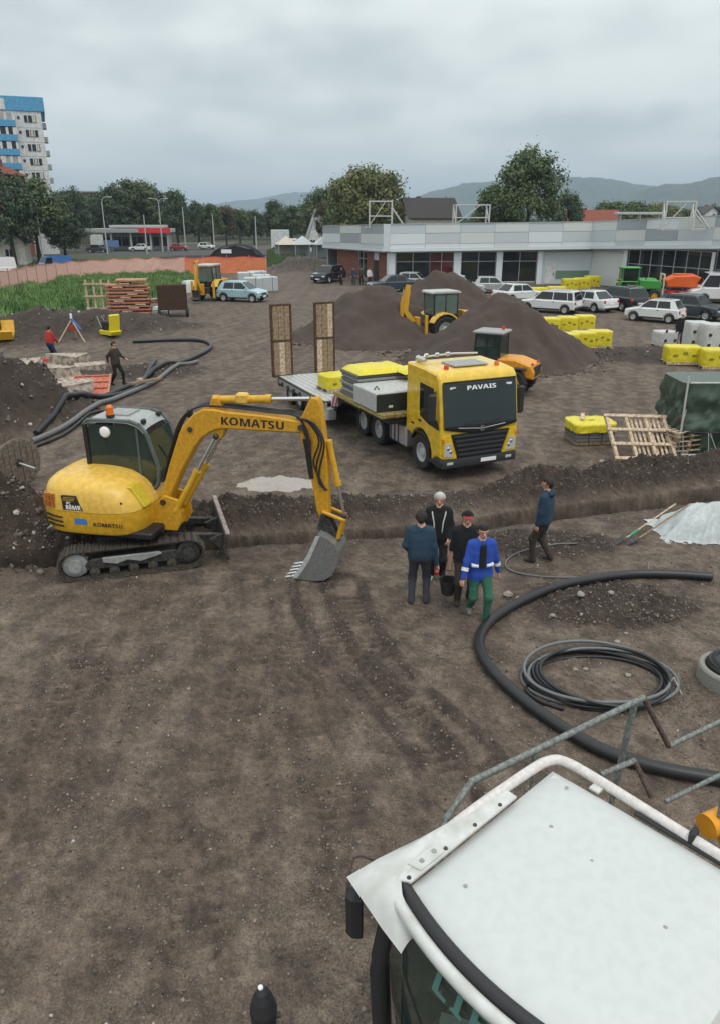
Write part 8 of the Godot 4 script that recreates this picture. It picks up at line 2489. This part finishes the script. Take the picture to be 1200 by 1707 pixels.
	scatter("verge_weeds", tuft, gm, xf, cols, "green weeds on the bank between the orange netting and the drive", "weeds")
	# verge lawn beyond the netting
	var lw := G.new()
	var lp := [gp(-150, 470), gp(60, 452), gp(160, 437), gp(260, 430), gp(260, 424), gp(120, 428), gp(-150, 440)]
	for k in range(1, lp.size() - 1): lw.tri(lp[0] + V(0, 0.03, 0), lp[k] + V(0, 0.03, 0), lp[k + 1] + V(0, 0.03, 0), Vector3.UP)
	tag(part(self, "lawn", lw, mat("lawn", Color(0.075, 0.10, 0.04), 0.95, 0, "grain", 0.3)), "strip of lawn behind the pink netting", "lawn", "", "structure")
	var ro := G.new()
	var rp := [gp(-200, 480), gp(60, 457), gp(180, 436), gp(300, 426), gp(560, 424), gp(560, 415), gp(260, 417), gp(120, 424), gp(-200, 445)]
	for k in range(1, rp.size() - 1): ro.tri(rp[0] + V(0, 0.02, 0), rp[k] + V(0, 0.02, 0), rp[k + 1] + V(0, 0.02, 0), Vector3.UP)
	tag(part(self, "street", ro, M.asphalt), "grey street running behind the netting", "street", "", "structure")
	# hills
	hill("hill", [[640, 352], [690, 330], [730, 316], [770, 306], [830, 300], [900, 298], [960, 296], [990, 294], [1040, 301], [1090, 308], [1150, 320], [1300, 345]], -3600.0, 61, "wooded blue hill ridge behind the shop")
	hill("hill", [[1000, 352], [1060, 326], [1090, 312], [1130, 304], [1165, 300], [1200, 292], [1260, 280], [1340, 275], [1500, 330]], -2700.0, 62, "nearer wooded hill rising towards the picture edge")
	hill("hill", [[250, 352], [330, 344], [400, 334], [440, 330], [480, 322], [510, 320], [560, 326], [640, 338], [760, 352]], -5200.0, 63, "faint far hill behind the town trees")
func hill(called: String, crest: Array, z: float, sd: int, label: String) -> void:
	var f := FastNoiseLite.new(); f.seed = sd; f.frequency = 0.0035; f.fractal_octaves = 5
	var cv := []
	for q in crest: cv.append(at_z(q[0], q[1], z))
	var g := G.new(); var rows := []
	var n := 120
	for i in 26:
		var v := i / 25.0
		var row := []
		for j in n + 1:
			var u := j / float(n) * (cv.size() - 1)
			var k := mini(int(u), cv.size() - 2)
			var t: float = u - k
			t = t * t * (3 - 2 * t)
			var p: Vector3 = cv[k].lerp(cv[k + 1], t)
			var prof := sin(PI * clampf(v, 0, 1))
			var zz := z + 900.0 * (0.5 - v)
			var y: float = (p.y + f.get_noise_2d(p.x, zz) * 0.10 * p.y) * prof + f.get_noise_2d(p.x * 4.0, zz * 4.0) * 9.0 * prof - 3.0
			row.append(V(p.x, y, zz))
		rows.append(row)
	g.sheet(rows, false, false)
	var o := part(self, called, g, M.wood_hill if M.has("wood_hill") else mat("wood_hill", Color(0.05, 0.07, 0.035), 0.95, 0, "dirty", 0.004))
	tag(o, label, "hill", "", "structure")
func leaf_tuft(sd: int) -> ArrayMesh:
	var q := RandomNumberGenerator.new(); q.seed = sd
	var g := G.new()
	for k in 26:
		var a := q.randf() * TAU; var h := q.randf_range(0.45, 1.0); var w := 0.026
		var o := V(q.randfn(), 0, q.randfn()) * 0.16
		var d := V(cos(a), 0, sin(a)); var s := V(-sin(a), 0, cos(a)) * w
		var m := o + d * 0.10 + V(0, h * 0.6, 0); var e := o + d * 0.32 * q.randf_range(0.5, 1.3) + V(0, h, 0)
		var n := V(d.x, 0.8, d.z).normalized()
		g.put(o - s, o + s, m + s, n, n, n); g.put(o - s, m + s, m - s, n, n, n); g.put(m - s, m + s, e, n, n, n)
	return g.mesh()

func _ready() -> void:
	make_sky()
	make_materials()
	make_ground()
	make_gravel()
	make_heaps()
	make_shop()
	make_town()
	make_green()
	print("setting ", Time.get_ticks_msec())
	make_crane()
	make_excavator()
	make_truck()
	make_trailer()
	make_people()
	print("people ", Time.get_ticks_msec())
	make_cars()
	make_plant()
	make_pipes()
	make_site()
	print("done ", Time.get_ticks_msec())
